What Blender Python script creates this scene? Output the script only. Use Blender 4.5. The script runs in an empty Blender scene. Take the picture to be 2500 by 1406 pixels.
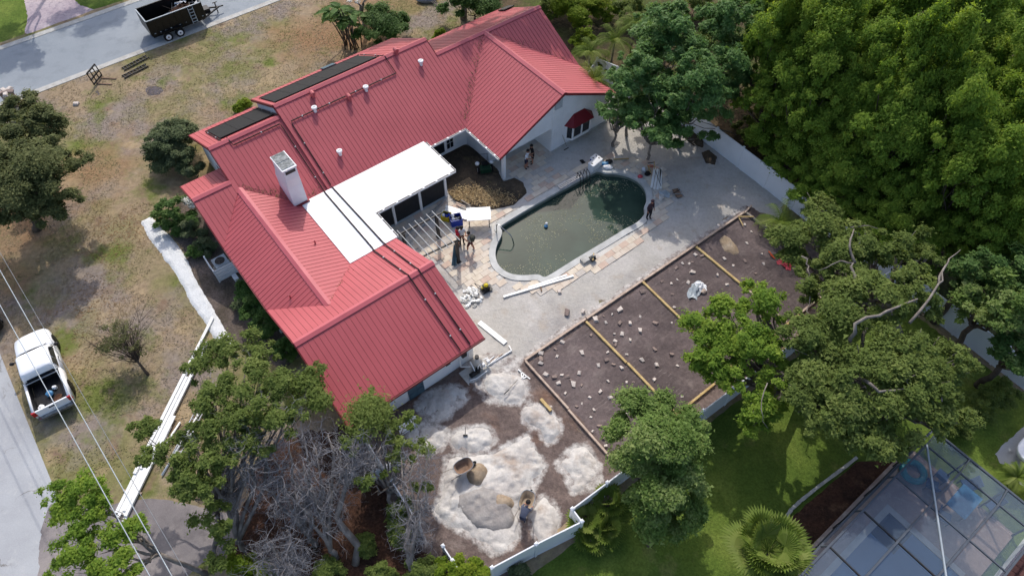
import bpy, bmesh, math, random
import numpy as np
from mathutils import Vector, Matrix, Euler

# ------------------------------------------------------------------ camera, sky, sun, exposure
scene = bpy.context.scene
CAM_H, CAM_TILT, FPX = 34.0, math.radians(36.1), 1667.0
cam_data = bpy.data.cameras.new("camera")
cam_data.sensor_width = 36.0
cam_data.lens = FPX / 2500.0 * 36.0
cam_data.clip_end = 3000.0
camera = bpy.data.objects.new("camera", cam_data)
camera.location = (0, 0, CAM_H)
camera.rotation_euler = (CAM_TILT, 0, 0)
scene.collection.objects.link(camera)
scene.camera = camera

SUN_EL = math.radians(45.0)
SUN_AZ = math.radians(-5.0)          # from +Y towards +X
world = bpy.data.worlds.new("World"); scene.world = world
world.use_nodes = True
wn = world.node_tree
bg = wn.nodes["Background"]
sky = wn.nodes.new("ShaderNodeTexSky")
sky.sky_type = 'NISHITA'; sky.sun_disc = False
sky.sun_elevation = SUN_EL; sky.sun_rotation = SUN_AZ
sky.air_density = 0.9; sky.dust_density = 2.6; sky.ozone_density = 1.0
wn.links.new(sky.outputs[0], bg.inputs[0]); bg.inputs[1].default_value = 0.15

sun_data = bpy.data.lights.new("sun", 'SUN')
sun_data.energy = 2.0; sun_data.angle = math.radians(0.6); sun_data.color = (1.0, 0.955, 0.89)
sun = bpy.data.objects.new("sun", sun_data)
sd = Vector((-math.sin(SUN_AZ) * math.cos(SUN_EL), -math.cos(SUN_AZ) * math.cos(SUN_EL), -math.sin(SUN_EL)))
sun.rotation_euler = sd.to_track_quat('-Z', 'Y').to_euler()
sun.location = (0, 40, 60)
scene.collection.objects.link(sun)
scene.view_settings.view_transform = 'Standard'
scene.view_settings.look = 'None'
scene.view_settings.exposure = 0.55
scene.view_settings.gamma = 1.0
scene.render.engine = 'CYCLES'
scene.cycles.use_denoising = True
scene.cycles.max_bounces = 6
scene.cycles.transparent_max_bounces = 8

# ------------------------------------------------------------------ plan helpers
COL = scene.collection
ST, CT = math.sin(CAM_TILT), math.cos(CAM_TILT)
PHI = math.radians(38.34)            # the house, the plot and both streets share this grid
CP, SP = math.cos(PHI), math.sin(PHI)
RND = random.Random(11)
def at(px, py, z=0.0):
    """surveyed point: a place in the photograph at a known height -> metres"""
    u = (px - 1250.0) / FPX; v = (703.0 - py) / FPX
    d = (u, ST + v * CT, -CT + v * ST)
    t = (z - CAM_H) / d[2]
    return Vector((d[0] * t, d[1] * t, z))
def depth(p): return p[1] * ST - (p[2] - CAM_H) * CT
def AB(a, b, z=0.0): return Vector((a * CP - b * SP, a * SP + b * CP, z))
def toab(p): return (p[0] * CP + p[1] * SP, -p[0] * SP + p[1] * CP)
def pab(px, py, z=0.0): return toab(at(px, py, z))
def S(r, g, b):
    f = lambda c: (c / 255.0 / 12.92) if c <= 10 else ((c / 255.0 + 0.055) / 1.055) ** 2.4
    return (f(r), f(g), f(b))

# ------------------------------------------------------------------ numpy noise
def _lat(seed, n=256): return np.random.RandomState(seed).rand(n, n)
_L = {}
def vnoise(x, y, seed=0):
    L = _L.setdefault(seed, _lat(seed)); n = 256
    xi = np.floor(x).astype(int); yi = np.floor(y).astype(int)
    fx = x - xi; fy = y - yi
    fx = fx * fx * (3 - 2 * fx); fy = fy * fy * (3 - 2 * fy)
    g = lambda i, j: L[i % n, j % n]
    return (g(xi, yi) * (1 - fx) + g(xi + 1, yi) * fx) * (1 - fy) + (g(xi, yi + 1) * (1 - fx) + g(xi + 1, yi + 1) * fx) * fy
def fbm(x, y, scale=1.0, octv=4, seed=0):
    r = 0; a = 0.5; f = 1.0 / scale; t = 0
    for o in range(octv):
        r = r + a * vnoise(x * f + 13.7 * o, y * f + 7.1 * o, seed + o); t += a; a *= 0.5; f *= 2.03
    return r / t - 0.5
def sdf(poly, x, y):
    """signed distance to polygon, negative inside"""
    d = np.full(x.shape, 1e9); ins = np.zeros(x.shape, bool); n = len(poly)
    for i in range(n):
        ax, ay = poly[i][0], poly[i][1]; bx, by = poly[(i + 1) % n][0], poly[(i + 1) % n][1]
        ex, ey = bx - ax, by - ay
        t = np.clip(((x - ax) * ex + (y - ay) * ey) / (ex * ex + ey * ey + 1e-12), 0, 1)
        d = np.minimum(d, (x - ax - t * ex) ** 2 + (y - ay - t * ey) ** 2)
        c = ((ay > y) != (by > y)) & (x < (bx - ax) * (y - ay) / ((by - ay) if by != ay else 1e-12) + ax)
        ins ^= c
    d = np.sqrt(d); return np.where(ins, -d, d)

# ------------------------------------------------------------------ materials
MATS = {}
def nodes_of(name):
    m = bpy.data.materials.new(name); m.use_nodes = True
    nt = m.node_tree; b = nt.nodes["Principled BSDF"]
    MATS[name] = m
    return m, nt, b
def N(nt, t, **kw):
    n = nt.nodes.new(t)
    for k, v in kw.items(): setattr(n, k, v)
    return n
def noise_node(nt, vec, scale, detail=4, rough=0.55, dist=0.0):
    n = N(nt, "ShaderNodeTexNoise"); n.inputs["Scale"].default_value = scale
    n.inputs["Detail"].default_value = detail; n.inputs["Roughness"].default_value = rough
    n.inputs["Distortion"].default_value = dist
    nt.links.new(vec, n.inputs["Vector"]); return n.outputs["Fac"]
def ramp(nt, fac, stops):
    r = N(nt, "ShaderNodeValToRGB"); e = r.color_ramp.elements
    while len(e) < len(stops): e.new(0.5)
    for i, (p, c) in enumerate(stops):
        e[i].position = p; e[i].color = (c[0], c[1], c[2], 1) if not isinstance(c, (int, float)) else (c, c, c, 1)
    nt.links.new(fac, r.inputs[0]); return r.outputs[0]
def mixc(nt, fac, a, b, mode='MIX'):
    m = N(nt, "ShaderNodeMix", data_type='RGBA', blend_type=mode)
    for s, v in ((m.inputs[0], fac), (m.inputs[6], a), (m.inputs[7], b)):
        if hasattr(v, "is_linked") or hasattr(v, "links"): nt.links.new(v, s)
        elif isinstance(v, (int, float)): s.default_value = v
        else: s.default_value = (v[0], v[1], v[2], 1)
    return m.outputs[2]
def pos_vec(nt, mode="pos"):
    if mode == "pos": return N(nt, "ShaderNodeNewGeometry").outputs["Position"]
    return N(nt, "ShaderNodeTexCoord").outputs["Object"]
def add_bump(nt, b, h, strength=0.4, dist=0.03):
    bp = N(nt, "ShaderNodeBump"); bp.inputs["Strength"].default_value = strength; bp.inputs["Distance"].default_value = dist
    nt.links.new(h, bp.inputs["Height"]); nt.links.new(bp.outputs[0], b.inputs["Normal"])
def mk(name, c1, c2=None, scale=3.0, rough=0.8, metal=0.0, bump=0.0, bscale=None, spec=0.3, lo=0.35, hi=0.65, coords="pos", detail=5):
    m, nt, b = nodes_of(name)
    b.inputs["Roughness"].default_value = rough; b.inputs["Metallic"].default_value = metal
    b.inputs["Specular IOR Level"].default_value = spec
    if c2 is None: c2 = tuple(x * 0.82 for x in c1)
    v = pos_vec(nt, coords)
    f = noise_node(nt, v, scale, detail)
    nt.links.new(ramp(nt, f, [(lo, c1), (hi, c2)]), b.inputs["Base Color"])
    if bump: add_bump(nt, b, noise_node(nt, v, bscale or scale * 6, 3), bump)
    return m
def mk_ground(name, layers, bump=0.5, bscale=9.0, rough=0.95, fine=None, dust=None):
    """layers: base colour, then (colour, noise scale, lo, hi, detail) mixed over it"""
    m, nt, b = nodes_of(name); v = pos_vec(nt)
    b.inputs["Roughness"].default_value = rough; b.inputs["Specular IOR Level"].default_value = 0.1
    col = layers[0]; off = 0
    for (c, sc, lo, hi, dt) in layers[1:]:
        mp = N(nt, "ShaderNodeMapping"); mp.inputs["Location"].default_value = (off * 17.3 + 5, off * 9.1, off); off += 1
        nt.links.new(v, mp.inputs["Vector"])
        f = ramp(nt, noise_node(nt, mp.outputs[0], sc, dt, 0.6), [(lo, 0.0), (hi, 1.0)])
        col = mixc(nt, f, col, c)
    if dust:
        da = N(nt, "ShaderNodeAttribute", attribute_name="dust")
        nz = N(nt, "ShaderNodeMath", operation='MULTIPLY_ADD'); nz.inputs[1].default_value = 1.5; nz.inputs[2].default_value = -0.75
        nt.links.new(noise_node(nt, v, 2.2, 7, 0.7), nz.inputs[0])
        ad = N(nt, "ShaderNodeMath", operation='ADD'); nt.links.new(nz.outputs[0], ad.inputs[0]); nt.links.new(da.outputs["Fac"], ad.inputs[1])
        col = mixc(nt, ramp(nt, ad.outputs[0], [(0.3, 0.0), (0.75, 1.0)]), col, dust)
    if fine:
        f = ramp(nt, noise_node(nt, v, fine[0], 3, 0.7), [(0.3, 1.0 - fine[1]), (0.7, 1.0 + fine[1] * 0.5)])
        col = mixc(nt, 1.0, col, f, 'MULTIPLY')
    nt.links.new(col, b.inputs["Base Color"])
    if bump: add_bump(nt, b, noise_node(nt, v, bscale, 5, 0.65), bump, 0.05)
    return m
def mk_leaf(name, ca, cb, cc, trans=0.25, rough=0.55):
    m, nt, b = nodes_of(name)
    at_ = N(nt, "ShaderNodeAttribute", attribute_name="tint")
    col = ramp(nt, at_.outputs["Fac"], [(0.0, ca), (0.5, cb), (1.0, cc)])
    nt.links.new(col, b.inputs["Base Color"])
    b.inputs["Roughness"].default_value = rough; b.inputs["Specular IOR Level"].default_value = 0.12
    tr = N(nt, "ShaderNodeBsdfTranslucent"); nt.links.new(mixc(nt, 1.0, col, (1.55, 1.45, 0.9), 'MULTIPLY'), tr.inputs[0])
    mx = N(nt, "ShaderNodeMixShader"); mx.inputs[0].default_value = trans
    out = nt.nodes["Material Output"]
    nt.links.new(b.outputs[0], mx.inputs[1]); nt.links.new(tr.outputs[0], mx.inputs[2]); nt.links.new(mx.outputs[0], out.inputs[0])
    return m

# ------------------------------------------------------------------ mesh builder
class MB:
    def __init__(s): s.v = []; s.f = []; s.mi = []; s.cur = 0
    def add(s, vs, fs):
        o = len(s.v); s.v += [tuple(p) for p in vs]
        for q in fs: s.f.append(tuple(i + o for i in q)); s.mi.append(s.cur)
        return s
    def box(s, c, d, rz=0.0, M=None):
        hx, hy, hz = d[0] / 2, d[1] / 2, d[2] / 2
        vs = [Vector((x, y, z)) for z in (-hz, hz) for y in (-hy, hy) for x in (-hx, hx)]
        R = M if M is not None else Matrix.Rotation(rz, 3, 'Z')
        vs = [R @ p + Vector(c) for p in vs]
        return s.add(vs, [(0, 2, 3, 1), (4, 5, 7, 6), (0, 1, 5, 4), (2, 6, 7, 3), (0, 4, 6, 2), (1, 3, 7, 5)])
    def bar(s, p0, p1, w, h, up=(0, 0, 1)):
        p0, p1 = Vector(p0), Vector(p1); d = p1 - p0; L = d.length
        if L < 1e-6: return s
        x = d / L; u = Vector(up)
        if abs(x.dot(u)) > 0.98: u = Vector((0, 1, 0))
        y = u.cross(x).normalized(); z = x.cross(y)
        R = Matrix((x, y, z)).transposed()
        return s.box((p0 + p1) / 2, (L, w, h), M=R)
    def tube(s, pts, r, n=6, cap=True):
        pts = [Vector(p) for p in pts]; k = len(pts)
        rs = r if isinstance(r, (list, tuple)) else [r] * k
        vs = []; prev = None
        for i, p in enumerate(pts):
            d = (pts[min(i + 1, k - 1)] - pts[max(i - 1, 0)])
            d = d.normalized() if d.length > 1e-9 else Vector((0, 0, 1))
            if prev is None:
                u = Vector((0, 0, 1)) if abs(d.z) < 0.9 else Vector((1, 0, 0))
                u = (u - d * u.dot(d)).normalized()
            else:
                u = prev - d * prev.dot(d)
                u = u.normalized() if u.length > 1e-6 else d.orthogonal().normalized()
            prev = u; w = d.cross(u)
            for j in range(n):
                t = 2 * math.pi * j / n
                vs.append(p + (u * math.cos(t) + w * math.sin(t)) * rs[i])
        fs = [(i * n + j, i * n + (j + 1) % n, (i + 1) * n + (j + 1) % n, (i + 1) * n + j) for i in range(k - 1) for j in range(n)]
        if cap: fs += [tuple(range(n))[::-1], tuple((k - 1) * n + j for j in range(n))]
        return s.add(vs, fs)
    def lathe(s, prof, c=(0, 0, 0), n=12, axis=None):
        R = Vector((0, 0, 1)).rotation_difference(Vector(axis)).to_matrix() if axis is not None else Matrix.Identity(3)
        vs = []
        for (r, z) in prof:
            for j in range(n):
                t = 2 * math.pi * j / n
                vs.append(R @ Vector((r * math.cos(t), r * math.sin(t), z)) + Vector(c))
        k = len(prof)
        fs = [(i * n + j, i * n + (j + 1) % n, (i + 1) * n + (j + 1) % n, (i + 1) * n + j) for i in range(k - 1) for j in range(n)]
        fs += [tuple(range(n))[::-1], tuple((k - 1) * n + j for j in range(n))]
        return s.add(vs, fs)
    def prism(s, poly, z0, z1):
        n = len(poly)
        if sum(poly[i][0] * poly[(i + 1) % n][1] - poly[(i + 1) % n][0] * poly[i][1] for i in range(n)) < 0: poly = poly[::-1]
        zz0 = [z0(p) if callable(z0) else z0 for p in poly]; zz1 = [z1(p) if callable(z1) else z1 for p in poly]
        vs = [(p[0], p[1], zz0[i]) for i, p in enumerate(poly)] + [(p[0], p[1], zz1[i]) for i, p in enumerate(poly)]
        fs = [tuple(range(n))[::-1], tuple(range(n, 2 * n))] + [(i, (i + 1) % n, n + (i + 1) % n, n + i) for i in range(n)]
        return s.add(vs, fs)
    def loft(s, rings, cap=True):
        n = len(rings[0]); vs = [p for r in rings for p in r]; k = len(rings)
        fs = [(i * n + j, i * n + (j + 1) % n, (i + 1) * n + (j + 1) % n, (i + 1) * n + j) for i in range(k - 1) for j in range(n)]
        if cap: fs += [tuple(range(n))[::-1], tuple((k - 1) * n + j for j in range(n))]
        return s.add(vs, fs)
    def blob(s, c, r, nu=8, nv=6, jit=0.0, rnd=None):
        rings = []
        for i in range(nv + 1):
            th = math.pi * i / nv; ring = []
            for j in range(nu):
                t = 2 * math.pi * j / nu; q = 1 + (rnd.uniform(-jit, jit) if rnd else 0)
                ring.append((c[0] + r[0] * math.sin(th) * math.cos(t) * q, c[1] + r[1] * math.sin(th) * math.sin(t) * q, c[2] - r[2] * math.cos(th) * q))
            rings.append(ring)
        return s.loft(rings)
    def mesh(s, name, mats, smooth=False):
        me = bpy.data.meshes.new(name); me.from_pydata(s.v, [], s.f)
        if not isinstance(mats, (list, tuple)): mats = [mats]
        for m in mats: me.materials.append(m)
        if len(mats) > 1: me.polygons.foreach_set("material_index", s.mi)
        if smooth: me.polygons.foreach_set("use_smooth", [True] * len(me.polygons))
        me.update(); return me
    def build(s, name, mats, parent=None, smooth=False, loc=None, rz=0.0, off=None):
        if off is not None: s.v = [(p[0] - off[0], p[1] - off[1], p[2] - off[2]) for p in s.v]
        o = bpy.data.objects.new(name, s.mesh(name, mats, smooth)); COL.objects.link(o)
        if loc is not None: o.location = loc
        o.rotation_euler = (0, 0, rz)
        if parent: o.parent = parent
        return o
def tag(o, label=None, cat=None, group=None, kind=None):
    if label: o["label"] = label
    if cat: o["category"] = cat
    if group: o["group"] = group
    if kind: o["kind"] = kind
    return o
def thing(name, label, cat, loc=(0, 0, 0), rz=0.0, group=None):
    o = bpy.data.objects.new(name, None); COL.objects.link(o)
    o.location = loc; o.rotation_euler = (0, 0, rz); o.empty_display_size = 0.3
    return tag(o, label, cat, group)
def copy_tree(o, parent=None):
    c = o.copy(); COL.objects.link(c); c.parent = parent
    for ch in list(o.children): copy_tree(ch, c)
    return c
def fast_mesh(name, verts, quads, mat, attr=None, smooth=False, pattr=None):
    """verts (n,3) quads (m,k) numpy"""
    me = bpy.data.meshes.new(name); n = len(verts); m, k = quads.shape
    me.vertices.add(n); me.vertices.foreach_set("co", np.ascontiguousarray(verts, np.float32).ravel())
    me.loops.add(m * k); me.loops.foreach_set("vertex_index", np.ascontiguousarray(quads, np.int32).ravel())
    me.polygons.add(m); me.polygons.foreach_set("loop_start", np.arange(0, m * k, k, dtype=np.int32))
    me.polygons.foreach_set("loop_total", np.full(m, k, np.int32))
    if smooth: me.polygons.foreach_set("use_smooth", np.ones(m, bool))
    me.materials.append(mat)
    if attr is not None:
        a = me.attributes.new("tint", 'FLOAT', 'FACE'); a.data.foreach_set("value", np.ascontiguousarray(attr, np.float32))
    if pattr is not None:
        a = me.attributes.new("dust", 'FLOAT', 'POINT'); a.data.foreach_set("value", np.ascontiguousarray(pattr, np.float32))
    me.update(calc_edges=True); me.validate()
    return me
def link(name, me, parent=None, loc=None):
    o = bpy.data.objects.new(name, me); COL.objects.link(o)
    if parent: o.parent = parent
    if loc is not None: o.location = loc
    return o
# ------------------------------------------------------------------ material library
m_lawn = mk_ground("dry_lawn", [S(150, 132, 108), (S(124, 120, 80), 0.13, 0.43, 0.58, 8), (S(138, 126, 116), 0.2, 0.50, 0.62, 8),
    (S(166, 146, 114), 0.42, 0.54, 0.70, 8), (S(104, 112, 58), 0.3, 0.53, 0.66, 8), (S(128, 108, 90), 0.8, 0.55, 0.70, 8), (S(142, 112, 84), 0.07, 0.54, 0.66, 6)], 0.7, 7.0, fine=(3.2, 0.26))
m_tuft = mk_ground("dry_grass_blades", [S(154, 137, 108), (S(126, 122, 78), 0.13, 0.43, 0.58, 8), (S(144, 131, 116), 0.2, 0.50, 0.62, 8),
    (S(170, 151, 114), 0.42, 0.54, 0.70, 8), (S(106, 114, 56), 0.3, 0.53, 0.66, 8), (S(146, 117, 86), 0.07, 0.54, 0.66, 6)], 0.0, fine=(4.0, 0.24))
m_green = mk_ground("green_lawn", [S(92, 112, 46), (S(116, 130, 60), 0.3, 0.45, 0.68, 5), (S(78, 98, 40), 0.8, 0.5, 0.7, 5), (S(128, 128, 74), 0.5, 0.6, 0.75, 6)], 0.9, 9.0, fine=(9.0, 0.35))
m_turf_blade = mk_ground("green_grass_blades", [S(96, 116, 46), (S(122, 136, 60), 0.3, 0.45, 0.68, 5), (S(78, 100, 40), 0.8, 0.5, 0.7, 5)], 0.0, fine=(9.0, 0.35))
m_asphalt = mk_ground("street_asphalt", [S(142, 148, 153), (S(155, 160, 164), 0.12, 0.4, 0.7, 5), (S(133, 139, 144), 0.8, 0.5, 0.7, 6)], 0.25, 60.0, fine=(22, 0.12))
m_drive = mk_ground("worn_asphalt", [S(128, 122, 122), (S(150, 142, 138), 0.5, 0.42, 0.66, 6), (S(112, 106, 106), 1.4, 0.5, 0.7, 6)], 0.3, 50.0, fine=(20, 0.15))
m_kerb = mk_ground("kerb_concrete", [S(186, 184, 178), (S(164, 160, 152), 1.2, 0.45, 0.7, 6)], 0.2, 40, fine=(14, 0.15))
m_pinkpaver = mk_ground("pink_paver_drive", [S(168, 152, 158), (S(188, 174, 176), 0.35, 0.45, 0.65, 5), (S(150, 138, 146), 3.0, 0.5, 0.7, 3)], 0.2, 30, fine=(9, 0.18))
def concrete_street():
    m, nt, b = nodes_of("street_concrete"); v = pos_vec(nt)
    b.inputs["Roughness"].default_value = 0.9; b.inputs["Specular IOR Level"].default_value = 0.15
    c = mixc(nt, ramp(nt, noise_node(nt, v, 0.25, 6), [(0.4, 0.0), (0.65, 1.0)]), S(173, 175, 177), S(156, 157, 160))
    c = mixc(nt, ramp(nt, noise_node(nt, v, 1.7, 6, 0.7), [(0.55, 0.0), (0.75, 1.0)]), c, S(182, 182, 180))
    # crack network: thin cell borders bent by noise
    nz = N(nt, "ShaderNodeTexNoise"); nz.inputs["Scale"].default_value = 0.9; nz.inputs["Detail"].default_value = 5
    nt.links.new(v, nz.inputs["Vector"])
    mv = N(nt, "ShaderNodeVectorMath", operation='MULTIPLY_ADD'); mv.inputs[1].default_value = (1.6, 1.6, 0)
    nt.links.new(nz.outputs["Color"], mv.inputs[0]); nt.links.new(v, mv.inputs[2])
    vo = N(nt, "ShaderNodeTexVoronoi", feature='DISTANCE_TO_EDGE'); vo.inputs["Scale"].default_value = 0.28
    nt.links.new(mv.outputs[0], vo.inputs["Vector"])
    cr = ramp(nt, vo.outputs["Distance"], [(0.0, 1.0), (0.011, 0.0)])
    part = ramp(nt, noise_node(nt, v, 0.5, 3), [(0.46, 0.0), (0.56, 1.0)])
    cr2 = mixc(nt, 1.0, cr, part, 'MULTIPLY')
    c = mixc(nt, cr2, c, S(119, 115, 110))
    c = mixc(nt, 1.0, c, ramp(nt, noise_node(nt, v, 18, 3, 0.7), [(0.3, 0.9), (0.7, 1.05)]), 'MULTIPLY')
    nt.links.new(c, b.inputs["Base Color"]); add_bump(nt, b, noise_node(nt, v, 40, 3), 0.2, 0.02)
    return m
m_conc = concrete_street()
m_gravel = mk_ground("crushed_base", [S(178, 173, 165), (S(192, 187, 181), 0.35, 0.42, 0.66, 6), (S(158, 152, 147), 0.22, 0.54, 0.72, 6), (S(172, 162, 150), 1.1, 0.55, 0.72, 7)], 0.8, 8.0, fine=(6.0, 0.13))
m_sand = mk_ground("pale_sand", [S(200, 196, 190), (S(180, 174, 168), 0.45, 0.42, 0.64, 7), (S(166, 152, 140), 0.6, 0.56, 0.70, 7)], 0.8, 6.0, fine=(7.0, 0.16))
m_sandbrown = mk_ground("damp_sand", [S(150, 132, 110), (S(172, 156, 136), 1.5, 0.45, 0.65, 6)], 0.8, 8.0, fine=(8.0, 0.2))
m_soil = mk_ground("grey_brown_soil", [S(115, 101, 95), (S(95, 83, 79), 0.5, 0.42, 0.66, 7), (S(137, 124, 117), 0.8, 0.56, 0.72, 7), (S(115, 90, 76), 0.3, 0.56, 0.72, 6)], 1.0, 5.0, fine=(5.0, 0.35), dust=S(196, 191, 185))
def plot_soil():
    m, nt, b = nodes_of("tilled_soil"); v = pos_vec(nt)
    b.inputs["Roughness"].default_value = 0.97; b.inputs["Specular IOR Level"].default_value = 0.08
    mp = N(nt, "ShaderNodeMapping"); mp.inputs["Rotation"].default_value = (0, 0, -PHI)
    nt.links.new(v, mp.inputs["Vector"])
    w = N(nt, "ShaderNodeTexWave", wave_type='BANDS', bands_direction='Y'); w.inputs["Scale"].default_value = 1.35
    w.inputs["Distortion"].default_value = 3.5; w.inputs["Detail"].default_value = 3; w.inputs["Detail Scale"].default_value = 1.4
    nt.links.new(mp.outputs[0], w.inputs["Vector"])
    c = mixc(nt, ramp(nt, noise_node(nt, v, 0.4, 6), [(0.4, 0.0), (0.66, 1.0)]), S(111, 99, 97), S(94, 84, 82))
    c = mixc(nt, ramp(nt, noise_node(nt, v, 0.7, 7, 0.65), [(0.56, 0.0), (0.7, 1.0)]), c, S(123, 112, 108))
    c = mixc(nt, ramp(nt, w.outputs["Fac"], [(0.0, 0.06), (0.35, 0.0)]), c, S(86, 77, 76))
    c = mixc(nt, ramp(nt, noise_node(nt, v, 0.18, 5), [(0.5, 0.0), (0.62, 0.8)]), c, S(84, 75, 74))
    st = mixc(nt, 1.0, ramp(nt, w.outputs["Fac"], [(0.80, 0.0), (0.98, 0.4)]), ramp(nt, noise_node(nt, v, 1.1, 6, 0.7), [(0.52, 0.0), (0.66, 1.0)]), 'MULTIPLY')
    c = mixc(nt, st, c, S(153, 142, 137))
    c = mixc(nt, 1.0, c, ramp(nt, noise_node(nt, v, 6, 4, 0.7), [(0.3, 0.72), (0.7, 1.16)]), 'MULTIPLY')
    nt.links.new(c, b.inputs["Base Color"])
    ad = N(nt, "ShaderNodeMath", operation='ADD'); wm = N(nt, "ShaderNodeMath", operation='MULTIPLY'); wm.inputs[1].default_value = 0.05; nt.links.new(w.outputs["Fac"], wm.inputs[0]); nt.links.new(wm.outputs[0], ad.inputs[0]); nt.links.new(noise_node(nt, v, 5, 5, 0.7), ad.inputs[1])
    add_bump(nt, b, ad.outputs[0], 0.55, 0.045)
    return m
m_plot = plot_soil()
m_mulch = mk_ground("brown_mulch", [S(83, 59, 47), (S(63, 47, 40), 0.9, 0.42, 0.62, 7), (S(110, 83, 65), 1.6, 0.56, 0.72, 7)], 1.0, 8.0, fine=(8.0, 0.45))
m_greymulch = mk_ground("grey_mulch", [S(112, 100, 92), (S(84, 76, 66), 0.7, 0.42, 0.62, 7), (S(74, 80, 46), 0.5, 0.58, 0.72, 6)], 1.0, 8.0, fine=(8.0, 0.4))
m_litter = mk_ground("leaf_litter", [S(96, 82, 64), (S(68, 62, 48), 0.6, 0.42, 0.62, 7), (S(124, 104, 80), 0.9, 0.56, 0.72, 7), (S(78, 88, 44), 0.22, 0.46, 0.62, 7)], 1.0, 7.0, fine=(7.0, 0.4))
m_bed = mk_ground("bed_soil", [S(92, 80, 66), (S(68, 61, 53), 0.5, 0.38, 0.58, 7), (S(124, 106, 82), 0.7, 0.58, 0.72, 7), (S(92, 92, 54), 0.6, 0.62, 0.74, 6)], 1.0, 8.0, fine=(8.0, 0.4))
m_whitestone = mk_ground("white_marble_chips", [S(226, 227, 226), (S(205, 206, 204), 1.1, 0.45, 0.7, 6)], 1.0, 14.0, fine=(12.0, 0.14))
m_slab = mk_ground("pale_mortar", [S(206, 202, 194), (S(188, 182, 172), 0.9, 0.45, 0.7, 6)], 0.3, 20.0, fine=(12.0, 0.1))

m_roof = mk("red_roof_metal", S(181, 86, 90), S(170, 78, 82), 0.35, 0.5, 0.0, 0.0, spec=0.45, lo=0.3, hi=0.7, detail=7)
m_roofcap = mk("red_ridge_metal", S(186, 92, 98), S(176, 84, 90), 0.9, 0.42, spec=0.5)
m_under = mk("underlay_rib_shade", S(122, 50, 55), S(112, 46, 50), 2, 0.8)  # underlay darkened so its strips between panels paint the ribs' shade lines
m_fascia = mk("fascia_red", S(120, 34, 42), None, 2, 0.5)
m_wall = mk("white_stucco", S(226, 229, 231), S(214, 217, 219), 0.8, 0.85, bump=0.15, bscale=30)
m_white = mk("white_paint", S(232, 232, 232), S(222, 222, 222), 2, 0.5)
m_vinyl = mk("white_vinyl", S(228, 230, 233), S(216, 219, 222), 0.6, 0.4, spec=0.45)
m_membrane = mk("white_roof_membrane", S(244, 244, 242), S(226, 222, 216), 0.45, 0.7, lo=0.5, hi=0.75, detail=7)
m_black = mk("black_plastic", S(26, 27, 29), S(18, 18, 20), 3, 0.5)
m_solar = mk("black_heating_mat", S(20, 20, 22), S(14, 14, 16), 6, 0.75)
m_pipe = mk("dark_brown_pipe", S(52, 36, 36), S(40, 28, 28), 3, 0.55)
m_glass = mk("dark_window_glass", S(38, 44, 48), S(30, 34, 38), 1, 0.08, spec=0.6)
m_screen_dark = mk("dark_insect_screen", S(46, 46, 48), S(38, 38, 40), 3, 0.8)
m_chimtop = mk("stained_cement", S(158, 160, 158), S(108, 110, 108), 5, 0.95, bump=0.4, bscale=20)
m_bluegrey = mk("blue_grey_paint", S(74, 98, 110), S(64, 86, 98), 2, 0.6)
m_steel = mk("galvanised_steel", S(160, 164, 168), S(140, 144, 148), 6, 0.4, 0.5)
m_alu = mk("aluminium", S(190, 193, 196), S(172, 175, 178), 5, 0.38, 0.6)
m_darkmetal = mk("dark_bronze_metal", S(52, 50, 50), S(44, 42, 42), 4, 0.5, 0.1)
m_greymetal = mk("grey_painted_metal", S(128, 132, 136), S(112, 116, 120), 4, 0.5, 0.1)
m_pvc = mk("white_pvc", S(238, 238, 236), S(226, 226, 222), 3, 0.4)
m_pine = mk("weathered_pine", S(196, 176, 158), S(168, 148, 132), 3, 0.85, bump=0.2, bscale=15)
m_pineyellow = mk("fresh_pine", S(196, 172, 120), S(172, 146, 98), 3, 0.8, bump=0.2, bscale=15)
m_woodgrey = mk("grey_old_wood", S(150, 142, 132), S(120, 112, 104), 4, 0.9)
m_rubber = mk("tyre_rubber", S(30, 30, 31), S(24, 24, 25), 6, 0.85)
m_truckwhite = mk("truck_white_paint", S(240, 241, 242), S(236, 237, 238), 1, 0.22, spec=0.6)
m_blackpaint = mk("black_enamel", S(18, 18, 20), S(12, 12, 14), 3, 0.4, spec=0.4)
m_red = mk("tail_lamp_red", S(176, 26, 34), None, 3, 0.25, spec=0.6)
m_chrome = mk("worn_chrome", S(168, 170, 172), S(130, 132, 134), 4, 0.25, 0.8)
m_blue = mk("blue_plastic", S(38, 66, 168), S(30, 52, 140), 3, 0.4)
m_yellow = mk("yellow_plastic", S(206, 186, 40), S(180, 160, 32), 3, 0.4)
m_teal = mk("teal_vinyl", S(52, 140, 148), S(40, 120, 128), 3, 0.35)
m_ltblue = mk("pale_blue_plastic", S(92, 150, 190), S(74, 128, 168), 4, 0.4)
m_orange = mk("orange_plastic", S(214, 92, 40), S(190, 74, 30), 4, 0.5)
m_redplastic = mk("red_plastic", S(176, 44, 52), S(150, 36, 44), 4, 0.45)
m_pinkbag = mk("faded_red_sheet", S(196, 84, 92), S(170, 60, 70), 4, 0.7)
m_stone = mk("pale_rock", S(206, 196, 186), S(176, 164, 154), 5, 0.95, coords="obj")
m_stone2 = mk("brown_rock", S(150, 132, 122), S(118, 104, 98), 5, 0.95, coords="obj")
m_coping = mk("grey_coping", S(196, 196, 192), S(172, 172, 168), 1.3, 0.8, bump=0.2, bscale=25)
m_bark = mk("grey_oak_bark", S(138, 130, 122), S(100, 92, 86), 2.5, 0.95, bump=0.6, bscale=12)
m_barkdark = mk("brown_bark", S(98, 86, 74), S(70, 60, 52), 2.5, 0.95, bump=0.6, bscale=12)
m_twig = mk("bare_grey_twig", S(150, 148, 150), S(120, 117, 118), 2.0, 0.95)
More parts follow.
